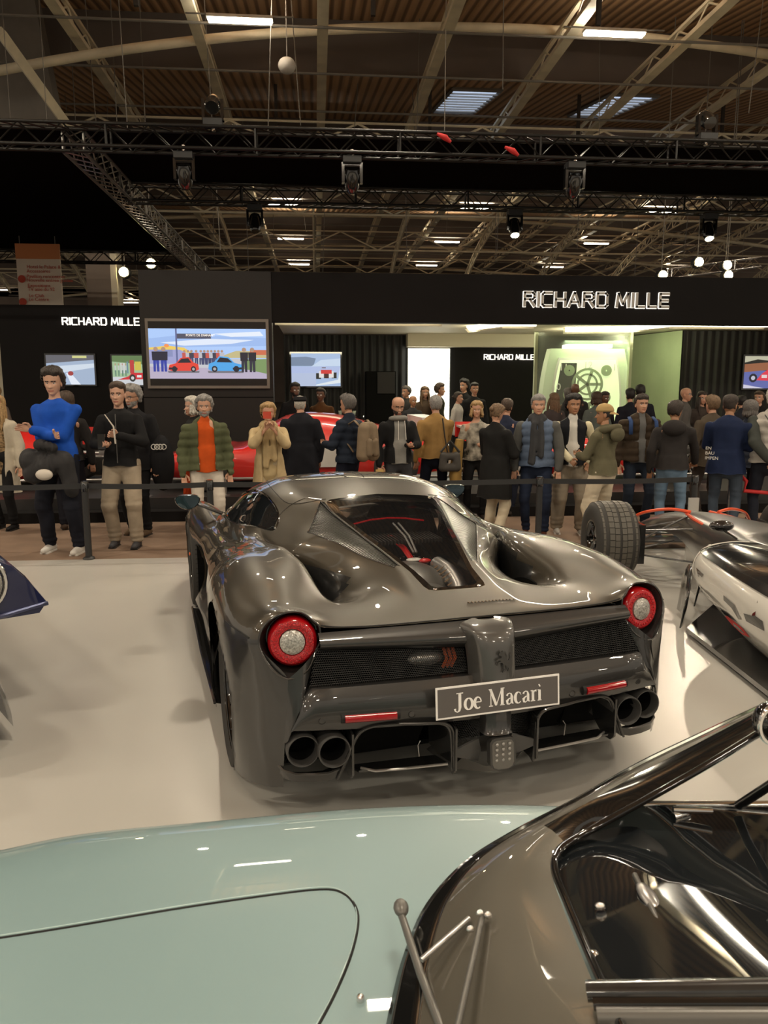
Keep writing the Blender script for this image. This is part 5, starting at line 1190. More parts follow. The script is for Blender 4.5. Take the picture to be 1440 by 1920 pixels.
def red_gt(lab, px, Y, rz):
    p = aty(px,900,Y); t = thing('sports_car', lab, 'car', (p.x,Y,PZ), rz)
    b = body_loft([(2.0,[(.5,.2),(.7,.25),(.7,.35),(.5,.4),(0,.42)]),(1.4,[(.8,.15),(.88,.35),(.85,.55),(.65,.62),(0,.52)]),(.8,[(.85,.15),(.88,.35),(.85,.5),(.7,.58),(0,.62)]),(.2,[(.85,.15),(.88,.35),(.82,.58),(.6,.92),(0,1.0)]),(-.5,[(.85,.15),(.9,.35),(.84,.6),(.58,.94),(0,1.02)]),(-1.2,[(.88,.15),(.92,.35),(.88,.62),(.7,.72),(0,.85)]),(-2.0,[(.8,.25),(.84,.35),(.8,.6),(.6,.68),(0,.7)])],4,4)
    fixn(b.build('bodywork', M_['paint_red'], t, smooth=50))
    for x in (-1,1):
        for y in (1.3,-1.3): wheel('wheel', t, (x*.82,y,.32), x, .32, .26, .22, disc=False, rimmat='chrome')
        MB().box((min(x*.895,x*.92),-.65,.32),(max(x*.895,x*.92),-.15,.62)).build('number_roundel', M_['white_paint'], t)
        mb = MB(); mb.ell((x*.9,.55,.75),(.05,.07,.09),10,8); mb.build('mirror', M_['paint_red'], t, smooth=180)
        text_obj('race_number', 'DL', .26, Matrix.Translation((x*.925,-.6*x,.38)) @ Matrix.Rotation(x*math.pi/2,4,'Z') @ RX, mat('blue_print_%d'%(x+1),(.03,.12,.5),.5), t, .001)
    MB().box((-.7,-1.98,.70),(.7,-1.7,.98)).build('tall_wing', M_['white_paint'], t)
    return t
red_gt('red closed racing car with a white number panel behind the green puffer jacket',565,CARP_Y+1.7,math.radians(92))
# low display car glimpsed on the plinth centre
# ================================================================ dark blue car at the left edge
BL = thing('sports_car', 'dark blue car whose glossy corner pokes in at the left edge', 'car', camf(-1.77,3.92), -YAW+math.radians(38))
def bpart(name, mb, m, smooth=50, **k): return mb.build(name, M_[m] if isinstance(m,str) else m, BL, smooth=smooth, **k)
# upper fender shell: section sweeps from tip leftwards (local frame: x right, y away)
prof = [(0,.545),(-.035,.60),(-.09,.685),(-.16,.765),(-.25,.82),(-.40,.85),(-.65,.86),(-.95,.86)]
rows = []
for y, k, dz in ((0,1,0),(.05,1.0,.012),(.35,.96,.03),(.8,.9,.05),(1.4,.92,.03),(2.0,1.0,-.02),(2.7,.9,-.08),(3.2,.6,-.18)):
    rows.append([tuple((p[0]-.10*(1-k)*3, y, p[1]+dz)) for p in prof])
mb = MB(); mb.loft(rows, flip=False); mb.loft([[(p[0],p[1],p[2]) for p in rows[0]],[(-.01+p[0]*.98,.0,.545 if p[0]>-.02 else .50) for p in prof]]); bpart('fender', mb, 'paint_navy')
mb = MB(); mb.tube([(0,0,.545),(-.2,-.01,.52),(-.5,-.02,.495),(-.95,-.02,.49)], .012, 6); bpart('fender_lip', mb, mat('navy_edge',(.10,.11,.2),.25,metal=.6))
mb = MB(); mb.ell((-.30,-.04,.70),(.085,.05,.11),18,12); bpart('round_lamp', mb, 'lamp_clear')
mb = MB(); mb.tube([(-.30+.10*math.cos(a),-.035,.70+.125*math.sin(a)) for a in [2*math.pi*i/24 for i in range(24)]], .012, 6, closed=True); bpart('lamp_bezel', mb, 'chrome')
# lower bulge with wheel
prof2 = [(.055,.05),(.05,.14),(.03,.24),(0,.33),(-.05,.41),(-.13,.47),(-.3,.50)]
mb = MB(); mb.loft([[(p[0]+dx-.36,y+.04,p[1]) for p in prof2] for y, dx in ((-.42,0.02),(-.36,.03),(-.1,.02),(.4,-.02),(1.6,-.06),(3.0,-.1))]); bpart('lower_flank', mb, 'paint_navy')
mb = MB(); mb.box((-1.2,-.30,.05),(-.46,.4,.5)); bpart('wheel_housing', mb, 'black_matt')
wb_ = wheel('wheel', BL, (-.53,-.36,.30), 1, .29, .22, .2, disc=False, rimmat='alloy')
wheel('wheel', BL, (-.25,2.3,.32), 1, .31, .24, .22, disc=False, rimmat='alloy')
# ================================================================ foreground teal car under the viewer
TL = thing('sports_car', 'pale teal car nearest the viewer, with bonnet, taupe screen frame and dark glass', 'car', (0,0,0))
def tpart(name, mb, m, smooth=60, **k): return mb.build(name, M_[m] if isinstance(m,str) else m, TL, smooth=smooth, **k)
edge = [(-420,1655),(-200,1618),(0,1590),(160,1562),(400,1540),(640,1519),(850,1509),(1060,1508),(1300,1515),(1600,1540)]
E3 = [atz(px,py,.735) for px, py in edge]
E3 = [Vector(p) for p in catmull([tuple(p) for p in E3], 5)]
def surf(prof_):   # prof_: (towards viewer distance, dz)
    rows = []
    for d, dz in prof_:
        rows.append([(p.x-d*.10, p.y-d, p.z+dz-.030*max(0,(p.x-.1))**2-.05*max(0,-p.x-.3)**2) for p in E3])
    return rows
pf = [(-.012,-.42),(-.035,-.30),(-.035,-.16),(-.012,-.055),(0,-.014),(.02,.012),(.06,.030),(.12,.044),(.22,.056),(.36,.063),(.52,.066),(.72,.064),(.92,.055)]
rows = surf([tuple(p) for p in catmull(pf,4)])
hood = MB(); hood.loft(rows, flip=False); ho = tpart('body_shell', hood, 'paint_teal')
b_ = bmesh.new(); b_.from_mesh(ho.data); b_.normal_update()
if sum(f.normal.z for f in b_.faces) < 0: bmesh.ops.reverse_faces(b_, faces=b_.faces[:]); b_.to_mesh(ho.data)
b_.normal_update(); HB = BVHTree.FromBMesh(b_)
def hit(px, py, off=0.):
    r = ray(px,py).normalized(); h = HB.ray_cast(CAMP, r); return h[0]+h[1]*off if h[0] else None
def line_on(px_pts, name, r, m, off=.0, dens=5, parent=None):
    q = [hit(x,y,off) for x,y in catmull(px_pts, dens)]; q = [v for v in q if v is not None]
    if len(q) > 1: return MB().tube(q, r, 6).build(name, M_[m] if isinstance(m,str) else m, parent or TL, smooth=60)
sl_ = [(-60,1768),(120,1740),(320,1706),(480,1682),(600,1668),(645,1676),(668,1704),(670,1742),(655,1800),(625,1870),(590,1935)]
line_on(sl_, 'bonnet_shut_line', .0028, 'seam', -.0008)
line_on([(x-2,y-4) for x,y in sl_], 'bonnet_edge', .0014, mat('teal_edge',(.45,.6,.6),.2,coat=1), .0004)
q = hit(676,1876,.0)
MB().lathe([(.006,-.002),(.006,.006),(.004,.009),(.001,.010)], Matrix.Translation(q), 14).build('washer_jet', M_['chrome'], TL, smooth=40)
b_.free()
# screen surround: lofted between outer base line and inner edge, heights in metres
outer = [((722,1960),.835),((738,1880),.84),((762,1790),.85),((802,1700),.865),((872,1622),.89),((960,1565),.92),((1080,1502),.965),((1200,1434),1.01),((1330,1372),1.07),((1460,1312),1.13)]
inner_ = [((1195,1990),1.00),((1150,1890),.99),((1105,1790),.975),((1062,1690),.965),((1040,1630),.965),((1052,1590),.97),((1115,1552),.985),((1215,1497),1.03),((1330,1432),1.08),((1460,1352),1.14)]
O3 = [atz(*p, z) for p, z in outer]; I3 = [atz(*p, z) for p, z in inner_]
O3 = [Vector(p) for p in catmull([tuple(p) for p in O3], 5)]; I3 = [Vector(p) for p in catmull([tuple(p) for p in I3], 5)]
def lerp_rows(us, bulge=.0):
    return [[tuple(o.lerp(i,u)+Vector((0,0,bulge*math.sin(math.pi*u)))) for o,i in zip(O3,I3)] for u in us]
rws = lerp_rows([.16,.3,.5,.7,.85,.96],.018); cut = 26
mb = MB(); mb.loft([r[:cut+1] for r in rws]); o = fixn(tpart('screen_surround', mb, 'paint_bronze'))
mb = MB(); mb.loft([r[cut:] for r in rws[2:]]); o = fixn(tpart('header_rail', mb, 'black_gloss')); mb = MB(); mb.loft([r[cut:] for r in rws[:3]]); o = fixn(tpart('header_cover', mb, 'paint_bronze'))
mb = MB(); mb.loft(lerp_rows([0,.04,.08,.12,.17],.0)); o = fixn(tpart('rubber_seal', mb, 'black_gloss')); md = o.modifiers.new('s','SOLIDIFY'); md.thickness=.012; md.offset=0
mb = MB(); mb.tube([tuple(o.lerp(i,.0)+Vector((0,0,.002))) for o,i in zip(O3,I3)], .0035, 8); tpart('chrome_trim', mb, 'chrome')
mb = MB(); mb.tube([tuple(o.lerp(i,.16)+Vector((0,0,.004))) for o,i in zip(O3,I3)], .003, 8); tpart('chrome_trim', mb, 'chrome')
mb = MB(); mb.tube([tuple(i) for i in I3], .006, 8); tpart('window_rubber', mb, 'black_gloss')
# dark door glass within the surround
gl_px = [((1085,1760),.968),((1052,1680),.960),((1040,1630),.957),((1048,1592),.957),((1105,1556),.965),((1165,1512),.985),((1300,1508),.975),((1600,1508),.955),((1700,1700),1.0),((1700,1848),1.05),((1400,1848),1.02),((1128,1848),.985)]
gv = [atz(*p, z) for p, z in gl_px]
ctr = sum(gv, Vector())/len(gv)
mb = MB(); n = len(gv); mb.add(gv+[ctr], [(i,(i+1)%n,n) for i in range(n)]); fixn(tpart('side_glass', mb, 'dark_glass', smooth=60))
def tbar(a, b, za, zb, r, nm, m, n=8, flat=1.): MB().tube([atz(*a,za),atz(*b,zb)], r, n, flat=flat).build(nm, M_[m], TL, smooth=60)
tbar((1100,1858),(1700,1850),1.0,1.06,.011,'sill_strip','carbon')
tbar((1112,1880),(1700,1876),.995,1.05,.008,'sill_strip','black_gloss'); tbar((1120,1905),(1700,1905),.99,1.04,.010,'sill_strip','engine_grey')
mb = MB(); mb.add([atz(1128,1848,.97),atz(1760,1848,1.03),atz(1760,2000,.98),atz(1200,2000,.94)],[(0,1,2,3)]); fixn(tpart('door_top', mb, 'black_gloss'))
tbar((1158,1508),(1700,1508),.98,.965,.006,'glass_top_edge','chrome')
tbar((1290,1522),(1262,1532),.98,.98,.007,'latch','chrome'); tbar((1262,1518),(1335,1520),.99,.99,.006,'latch','chrome')
tbar((1385,1510),(1450,1468),.98,1.06,.008,'window_strut','black_gloss')
tbar((1190,1640),(1255,1770),.975,.985,.004,'mirror_stalk','engine_grey'); MB().ell(atz(1215,1680,.98),(.012,.03,.006),12,8).build('mirror_stalk_boss', M_['alloy'], TL, smooth=180)
for px, py in ((1125,1700),(1112,1790),(1345,1660)): MB().ell(atz(px,py,.975),(.008,.006,.006),8,6).build('hinge_bolt', M_['chrome'], TL, smooth=180)
# wiper
tbar((748,1700),(790,1830),.875,.88,.006,'wiper_arm','engine_grey'); tbar((790,1830),(840,1960),.88,.89,.006,'wiper_arm','engine_grey')
tbar((905,1715),(850,1960),.935,.93,.004,'wiper_blade','engine_grey'); tbar((880,1722),(790,1800),.92,.90,.004,'wiper_blade','alloy')
MB().ell(atz(752,1702,.88),(.012,.018,.010),12,8).build('wiper_pivot', M_['engine_grey'], TL, smooth=180)
for px,py in ((900,1712),(915,1716),(882,1742)): MB().ell(atz(px,py,.94),(.006,.005,.005),8,6).build('wiper_screw', M_['chrome'], TL, smooth=180)
# round mirror at the top right corner
mc = atz(1448,1352,1.15); mb = MB(); mb.ell(mc,(.030,.028,.032),20,14); tpart('mirror_housing', mb, 'black_gloss')
mb = MB(); mb.tube([mc+Vector((.028*math.cos(a),-.012,.032*math.sin(a))) for a in [2*math.pi*i/28 for i in range(28)]], .004, 6, closed=True); tpart('mirror_ring', mb, 'chrome')
# ================================================================ people
import time as _t
def caps(mb_bm, segs, n=12):
    """tapered capsules (a, b, ra, rb[, squash axis factor]) appended to a bmesh"""
    for s in segs:
        a, b, ra, rb = Vector(s[0]), Vector(s[1]), s[2], s[3]; sq = s[4] if len(s) > 4 else 1.0
        d = b-a; L = max(d.length, 1e-4); d.normalize(); side = Vector(s[5]) if len(s) > 5 else Vector((1,0,0))
        u = side-d*side.dot(d); u = u.normalized() if u.length > 1e-3 else d.orthogonal().normalized(); w = d.cross(u)
        rings = []
        for k in (-75,-45,-15): t = math.radians(k); rings.append((a+d*ra*math.sin(t), ra*math.cos(t)))
        for k in (15,45,75): t = math.radians(k); rings.append((b+d*rb*math.sin(t), rb*math.cos(t)))
        vs = []
        for c, r in rings: vs.append([mb_bm.verts.new(c+u*r*math.cos(2*math.pi*i/n)+w*r*sq*math.sin(2*math.pi*i/n)) for i in range(n)])
        for i in range(len(rings)-1):
            for k in range(n): mb_bm.faces.new((vs[i][k],vs[i][(k+1)%n],vs[i+1][(k+1)%n],vs[i+1][k]))
        mb_bm.faces.new(vs[0][::-1]); mb_bm.faces.new(vs[-1])
def remesh(segs, vox, smooth=4):
    bm = bmesh.new(); caps(bm, segs); me = bpy.data.meshes.new('tmp'); bm.to_mesh(me); bm.free()
    o = bpy.data.objects.new('tmp', me); COL.objects.link(o)
    m = o.modifiers.new('r','REMESH'); m.mode = 'VOXEL'; m.voxel_size = vox; m.use_smooth_shade = True
    if smooth: q = o.modifiers.new('s','SMOOTH'); q.iterations = smooth; q.factor = .5
    dg = bpy.context.evaluated_depsgraph_get(); r = bpy.data.meshes.new_from_object(o.evaluated_get(dg))
    bpy.data.objects.remove(o); bpy.data.meshes.remove(me); return r
def arrays(me):
    n = len(me.vertices); v = np.empty(n*3); me.vertices.foreach_get('co', v); nn = np.empty(n*3); me.vertices.foreach_get('normal', nn)
    return v.reshape(-1,3), nn.reshape(-1,3)
def setco(me, v): me.vertices.foreach_set('co', np.ascontiguousarray(v, dtype=np.float32).ravel()); me.update()
def wrinkle(me, kind, seed):
    v, n = arrays(me); r = np.random.RandomState(seed); d = np.zeros(len(v))
    if kind == 'puffer':
        d += .020*np.abs(np.sin(v[:,2]*math.pi/.088+.5*np.sin(v[:,0]*7)))**.5-.014
    else:
        for k in range(6):
            f = r.uniform(8,26,3)*np.array([1,1,.7]); ph = r.uniform(0,6.3); d += .0016*np.sin(v@f+ph+1.5*np.sin(v[:,2]*9+ph))
        if kind == 'trousers':
            z0 = v[:,2].min(); w = np.exp(-((v[:,2]-z0)/.14)**2)+.5*np.exp(-((v[:,2]-.5)/.06)**2); d += .006*w*np.sin(v[:,2]*110+5*v[:,0])
        if kind == 'scarf': d += .006*np.sin(np.arctan2(v[:,1],v[:,0])*14)
    v = v+n*d[:,None]; setco(me, v)
# ---- canonical hand, remeshed once per pose
def hand_mesh(curl):
    segs = [((0,0,0),(0,0,-.06),.026,.036,.45),((-.012,0,-.05),(-.022,0,-.085),.018,.013,.8),((.012,0,-.05),(.022,0,-.085),.018,.013,.8)]
    for i, (x, L) in enumerate(((-.027,.068),(-.009,.078),(.009,.073),(.026,.058))):
        p = Vector((x,0,-.088)); a = curl*.5
        for k, f in enumerate((.45,.32,.23)):
            d = Vector((x*1.2,math.sin(a),-math.cos(a))); q = p+d.normalized()*L*f; segs.append((p,q,.0085-.0008*k,.0080-.0008*k)); p = q; a += curl*(.75 if k == 0 else .55)
    p = Vector((.026,.006,-.03)); a = Vector((.052,.018,-.055)); b = Vector((.055,.03,-.082)); c = Vector((.05,.045,-.10))
    segs += [(p,a,.014,.011),(a,b,.0105,.0095),(b,c,.0095,.008)]
    return remesh(segs, .0045, 1)
HANDS = {k: hand_mesh(c) for k, c in (('relaxed',.45),('grip',1.15))}
# ---- head
def interp(z, tab): t = np.array(tab); return np.interp(z, t[:,0], t[:,1])
Zt = [-.115,-.105,-.09,-.07,-.045,-.02,0,.03,.06,.085,.105,.118,.124]
WIDE = [.012,.028,.042,.052,.060,.067,.071,.075,.075,.069,.054,.032,.004]
FRONT = [.060,.076,.083,.082,.085,.083,.080,.087,.086,.077,.058,.034,.004]
BACK = [.018,.02,.03,.045,.066,.084,.095,.103,.101,.089,.067,.038,.004]
def head_grid(nz=46, na=56, seed=0, off=None):
    r = np.random.RandomState(seed); zs = np.concatenate([np.linspace(-.115,.09,nz-12), np.linspace(.094,.124,12)])
    w = np.interp(zs,Zt,WIDE)*r.uniform(.96,1.06); f = np.interp(zs,Zt,FRONT); b = np.interp(zs,Zt,BACK)*r.uniform(.95,1.03)
    k = np.array([.25,.5,.25])
    for q in range(2):
        for a in (w,f,b): a[1:-1] = np.convolve(a, k, 'valid')
    an = np.linspace(-math.pi, math.pi, na, endpoint=False); V = np.zeros((nz, na, 3))
    for i, z in enumerate(zs):
        s, c = np.sin(an), np.cos(an); e = .9
        x = np.sign(s)*np.abs(s)**e*w[i]; y = np.where(c > 0, np.abs(c)**e*f[i], -np.abs(c)**e*b[i])
        V[i,:,0] = x; V[i,:,1] = y; V[i,:,2] = z
    X, Y, Z = V[...,0], V[...,1], V[...,2]; fr = np.clip(Y/.08, 0, 1)
    g = lambda u, s: np.exp(-(u/s)**2)
    nose = .024*np.clip((.018-Z)/.052,0,1)*(Z > -.040)*g(X,.0125)+.010*g(X,.019)*g(Z+.032,.011); nose = nose+.004*g(X,.010)*g(Z-.005,.022)
    Y += fr*(nose - .011*(g(X-.031,.017)+g(X+.031,.017))*g(Z-.004,.012) + .005*(g(X-.03,.026)+g(X+.03,.026))*g(Z-.026,.009)
      + .006*g(X,.024)*g(Z+.060,.006)+.006*g(X,.021)*g(Z+.070,.006)-.004*g(X,.022)*g(Z+.078,.005) - .003*g(X,.02)*g(Z+.065,.0022) + .005*g(X,.02)*g(Z+.096,.012)
      + .004*(g(X-.044,.018)+g(X+.044,.018))*g(Z+.022,.02))
    return V, an, zs
def grid_mesh(V, mask=None):
    nz, na, _ = V.shape; fs = []; mi = []
    for i in range(nz-1):
        for k in range(na):
            if mask is None or mask[i,k]: fs.append((i*na+k, i*na+(k+1)%na, (i+1)*na+(k+1)%na, (i+1)*na+k))
    return V.reshape(-1,3), fs
SKINS = {'pale':(.52,.30,.21),'fair':(.48,.26,.17),'tan':(.34,.17,.09),'brown':(.13,.06,.035)}
for k, c in SKINS.items(): mat('skin_'+k, c, .45, noise=(14,.06)); mat('lip_'+k, (c[0]*.75,c[1]*.45,c[2]*.5), .4)
mat('eye_white', (.62,.6,.57), .2); mat('iris', (.03,.02,.015), .1, coat=1)
HAIRC = {'black':(.012,.010,.010),'brown':(.045,.025,.014),'dark':(.025,.016,.012),'grey':(.23,.22,.21),'white':(.50,.47,.42),'blond':(.36,.23,.10),'lightbrown':(.14,.085,.045),'pepper':(.10,.09,.085)}
for k, c in HAIRC.items(): mat('hair_'+k, c, .6, noise=(55,.35), bump=(110,.9,.006))
def make_head(M, skin, hair, style, seed, beard=0., glasses=False, hat=None, lod=1):
    """returns list of (verts, faces, matkey, partname): first is the head to be joined into the body"""
    V, an, zs = head_grid(*( (46,56) if lod else (26,30) ), seed=seed)
    X, Y, Z = V[...,0], V[...,1], V[...,2]; P, fs = grid_mesh(V); mi = []
    nz, na, _ = V.shape
    for i in range(nz-1):
        for k in range(na):
            x, y, z = (V[i,k]+V[i+1,(k+1)%na])/2; m = 0
            if y > .03:
                ex = abs(x)-.031
                if (ex/.0125)**2+((z-.005)/.0062)**2 < 1: m = 3 if (ex/.0055)**2+((z-.005)/.0062)**2 < 1 else 2
                elif abs(ex) < .019 and .019 < z+.12*abs(ex) < .027: m = 4
                elif abs(x) < .024 and -.074 < z < -.057: m = 1
            bl = -.045-.05*max(0,.06-abs(x))*0
            if beard and m == 0 and z < -.040+.35*max(0,.02-abs(y-.0))*0 and y > -.005 and not (abs(x) < .014 and z > -.052) and z < (-.046 if abs(x) < .035 else -.02): m = 4
            mi.append(m)
    Q = P.copy()
    if beard:
        for j, (p) in enumerate(P):
            if p[2] < -.05 and p[1] > 0: Q[j] = p*np.array([1.06,1+.10*beard,1.0])+np.array([0,.0,-.012*beard])
    vs = [M @ Vector(p) for p in Q]; out = [(vs, fs, mi, 'head')]
    # ears
    for s in (-1,1):
        e = MB(); e.ell((s*.073,-.008,-.008),(.008,.020,.031),10,8, M=Matrix.Rotation(s*.25,4,'Z')); out.append(([M @ Vector(v) for v in e.v], e.f, [0]*len(e.f), 'ear'))
    hs = []
    r = np.random.RandomState(seed+50)
    if style != 'bald' and not hat or (hat and style not in ('bald',)):
        # hair height above skin as a function of direction
        hairline = np.where(np.cos(an) > 0, .072-.0*np.cos(an), .0); H, A = np.meshgrid(zs, an, indexing='ij')
        front = np.cos(A); side = np.abs(np.sin(A))
        low = {'short':-.055,'curly':-.055,'long':-.12,'bob':-.085,'rim':-.055,'tied':-.06,'fade':-.035}[style]
        zl = np.where(front > .35, .066+.02*(front-.6), np.where(front > -.05, .066+(low*.2-.066)*((.35-front)/.4), low))
        zl = zl+.006*np.sin(A*5+seed)
        t = {'short':.014,'curly':.030,'long':.024,'bob':.026,'rim':.010,'tied':.012,'fade':.012}[style]
        th = np.clip((H-zl)/.018, -1, 1)*t
        if style == 'fade': th = np.clip((H-zl)/.018,-1,1)*(.003+.022*np.clip((H-.03)/.07,0,1))
        if style in ('rim',): th = np.where(H > .055, -.01, th)
        if style in ('short','bob','long','tied','rim'): th = th+np.where(th > 0, .004*np.sin(A*18+H*120+seed)+.003*np.sin(A*31-H*60), 0)
        if style == 'curly': 
            th = th+np.where(th > 0, .008*np.sin(A*9+seed)*np.sin(H*95+2*np.sin(A*4))+.005*np.sin(A*17+H*150), 0)
        if style == 'short': th = th+np.where((H > .06)&(front > 0), .010*front, 0)
        if hat: th = np.minimum(th, .004)
        ctr = np.array([0,-.012,.02]); D = V-ctr; Ln = np.linalg.norm(D, axis=2, keepdims=True); W = V+D/Ln*th[...,None]
        msk = (th[:-1] > -.004)|(th[1:] > -.004); Ph, fh = grid_mesh(W, msk); hs.append(([M @ Vector(p) for p in Ph], fh, 'hair_'+hair, 'hair'))
        if style in ('long','bob'):
            L = .30 if style == 'long' else .06; mb = MB()
            for i in range(26 if style == 'long' else 18):
                a = math.radians(60+240*i/(25 if style=='long' else 17)); x = .082*math.sin(a); y = .100*math.cos(a)-.005
                pts = [(x*.9,y*.9,.03),(x*1.08,y*1.08,-.05),(x*1.12+.01*r.randn(),y*1.05+.008*r.randn(),-.05-L*.5),(x*1.0+.012*r.randn(),y*.95+.01*r.randn(),-.05-L*r.uniform(.8,1.05))]
                if style == 'long' and math.cos(a) > 0: pts = [(p[0]*1.02,p[1]+.02*j,p[2]) for j,p in enumerate(pts)]
                pts = catmull(pts, 3); mb.tube([tuple(p) for p in pts], list(np.interp(np.linspace(0,1,len(pts)),[0,.5,1],[.018,.019,.004])), 6)
            hs.append(([M @ Vector(v) for v in mb.v], mb.f, 'hair_'+hair, 'hair_locks'))
        if style == 'tied':
            mb = MB(); mb.ell((0,-.125,.02),(.032,.03,.032),10,8); hs.append(([M @ Vector(v) for v in mb.v], mb.f, 'hair_'+hair, 'hair_bun'))
    if hat:
        H, A = np.meshgrid(zs, an, indexing='ij'); front = np.cos(A)
        zl = {'cap':.040,'cap_back':.035,'flat':.045,'beanie':.02}[hat[0]]+.0*front
        th = np.clip((H-zl)/.010,-1,1)*(.018 if hat[0] != 'flat' else .024); D = V-np.array([0,-.01,.02]); W = V+D/np.linalg.norm(D,axis=2,keepdims=True)*th[...,None]
        if hat[0] == 'flat': W[...,2] = np.minimum(W[...,2], .115+.1*(W[...,1]*-.3))
        msk = (th[:-1] > -.005)|(th[1:] > -.005); Ph, fh = grid_mesh(W, msk); hs.append(([M @ Vector(p) for p in Ph], fh, hat[1], 'hat'))
        if hat[0] in ('cap','cap_back','flat'):
            sg = -1 if hat[0] == 'cap_back' else 1; mb = MB(); L = .075 if hat[0] != 'flat' else .04
            r1 = [(.075*math.sin(a), sg*(.095*math.cos(a)-.0), .047) for a in [math.radians(-62+124*i/12) for i in range(13)]]
            r2 = [(.068*math.sin(a), sg*((.095+L*math.cos(a*.9))*math.cos(a)), .040-.012*math.cos(a)-(.02 if sg < 0 else 0)) for a in [math.radians(-62+124*i/12) for i in range(13)]]
            mb.loft([r1,r2]); mb.loft([[(p[0],p[1],p[2]-.005) for p in r1],[(p[0],p[1],p[2]-.004) for p in r2]], flip=True); mb.loft([r2,[(p[0],p[1],p[2]-.004) for p in r2]]); hs.append(([M @ Vector(v) for v in mb.v], mb.f, hat[1], 'peak'))
    if glasses:
        mb = MB()
        for s in (-1,1):
            mb.tube([(s*.032+.021*math.cos(a),.094-.006*abs(math.cos(a)),.004+.016*math.sin(a)) for a in [2*math.pi*i/16 for i in range(16)]], .0016, 5, closed=True)
            mb.tube([(s*.053,.088,.008),(s*.074,.03,.010),(s*.076,-.01,.006)], .0016, 5)
        mb.tube([(-.011,.097,.008),(.011,.097,.008)], .0016, 5); hs.append(([M @ Vector(v) for v in mb.v], mb.f, 'black_gloss', 'glasses'))
    return out, hs
def ik(a, b, l1, l2, pole):
    a, b = Vector(a), Vector(b); d = b-a; L = min(d.length, (l1+l2)*.998); d.normalize(); b2 = a+d*L
    x = (l1*l1-l2*l2+L*L)/(2*L); h = math.sqrt(max(0, l1*l1-x*x)); pl = Vector(pole); pl = pl-d*pl.dot(d); pl.normalize()
    return a+d*x+pl*h, b2
NP = [0]; OPEN = ('jacket','puffer_jacket','coat','vest','hoodie','shirt')
def person(px, top, foot=None, Y=None, face=180, h=1.75, label='', skin='fair', hair='brown', style='short', top_c=(.02,.02,.02), top_k='jacket',
           leg_c=(.02,.02,.025), shoe_c=(.02,.015,.012), inner_c=None, hands=None, seed=None, beard=0, glasses=False, hat=None, headturn=0, nod=0, wide=1.0,
           far=False, coat_len=None, female=False, scarf=None, extras=None, stance=.10, open_w=.105, sleeve_c=None, leg_w=1.0, collar=True, vest=False, lean=0):
    """one figure; px, top/foot are its photo columns/rows, face = heading in degrees (0 away from the viewer, 180 towards)"""
    NP[0] += 1; seed = seed or NP[0]*7
    if foot is not None:
        p = atz(px, foot, 0); 
    else: p = aty(px, 900, Y)
    hv = aty(px, top, p.y).z; H = h if foot is None and Y is None else min(max(hv, 1.45), 2.02)
    k = H/1.75; t = thing('person', label, 'person', (p.x,p.y,PZ_here(p.y)), math.radians(face)); t['category'] = 'person'
    if PZ_here(p.y) > .1: k = (hv-PZ_here(p.y))/1.75
    k = max(.85, min(k, 1.18))
    vb = .017 if not far else .026
    W = (.90 if female else 1.0)*wide
    hipz, shz, necz = .93, 1.385, 1.50
    lz = Vector((0,lean,0))
    sh = [Vector((s*.185*W, -.01, shz))+lz for s in (-1,1)]; hip = [Vector((s*.095*W,0,hipz)) for s in (-1,1)]
    ft = [Vector((s*stance*1.15+0.0, (.03 if s < 0 else -.04), .075)) for s in (-1,1)]
    knee = [ik(hip[i]-Vector((0,0,.04)), ft[i], .43, .41, (.2*(-1,1)[i],1,0))[0] for i in (0,1)]
    hands = hands or {}
    pose = {'down':((.27,.03,.86),(.3,-.6,.1)), 'pocket':((.21,.09,.93),(.8,-.8,-.2)), 'phone':((.10,.30,1.12),(.6,-.3,-.8)), 'chest':((.06,.26,1.22),(.8,-.1,-.7)), 'photo':((.05,.30,1.44),(.6,.1,-.9)),
            'crossL':((-.12,.22,1.20),(.25,-.1,-1)), 'crossR':((-.09,.25,1.15),(.25,-.1,-1)), 'behind':((.05,-.20,.95),(1,-.6,0)), 'rest':((.30,.42,.86),(.5,-.8,.3)), 'front':((.05,.26,.98),(.9,-.2,-.2)),'up':((.02,.24,1.30),(.9,0,-.6))}
    el, wr, hd = [], [], []
    for i, s in enumerate((-1,1)):
        nm = hands.get('L' if s < 0 else 'R', 'down'); (x,y,z), pl = pose[nm]; tgt = Vector((s*x,y,z))+lz*.5
        e, w_ = ik(sh[i], tgt, .285, .26, (s*pl[0],pl[1],pl[2])); el.append(e); wr.append(w_); hd.append(nm)
    S = lambda v: tuple(Vector(v)*k)
    def sc(segs): return [(S(a),S(b),ra*k,rb*k)+tuple(x) for a,b,ra,rb,*x in segs]
    hc = Vector((0,.015,1.635))+lz*1.15
    # body: one continuous surface
    torso = [((0,.0,.95),(0,-.005,1.12),.150*W,.135*W,.68),((0,-.005,1.12),(0,0,1.34),.135*W,.155*W,.66),((-.10*W,-.01,1.36),(.10*W,-.01,1.36),.085,.085,1.0,(0,1,0)),((0,-.02,1.40),(0,.005,1.56),.062,.052)]
    torso = [(Vector(a)+lz*((a[2]-.95)/.6),Vector(b)+lz*((b[2]-.95)/.6),*r) for a,b,*r in torso]
    legs = []
    for i in (0,1): legs += [(hip[i],knee[i],.082,.055),(knee[i],ft[i]+Vector((0,-.01,.02)),.052,.036)]
    arms = []
    for i in (0,1): arms += [(sh[i],el[i],.050,.038),(el[i],wr[i],.036,.025)]
    me = remesh(sc(torso+legs+arms), vb*1.15, 2)
    v, n = arrays(me); mb = MB(); fs = [tuple(p.vertices) for p in me.polygons]; mb.add(v, fs, 0)
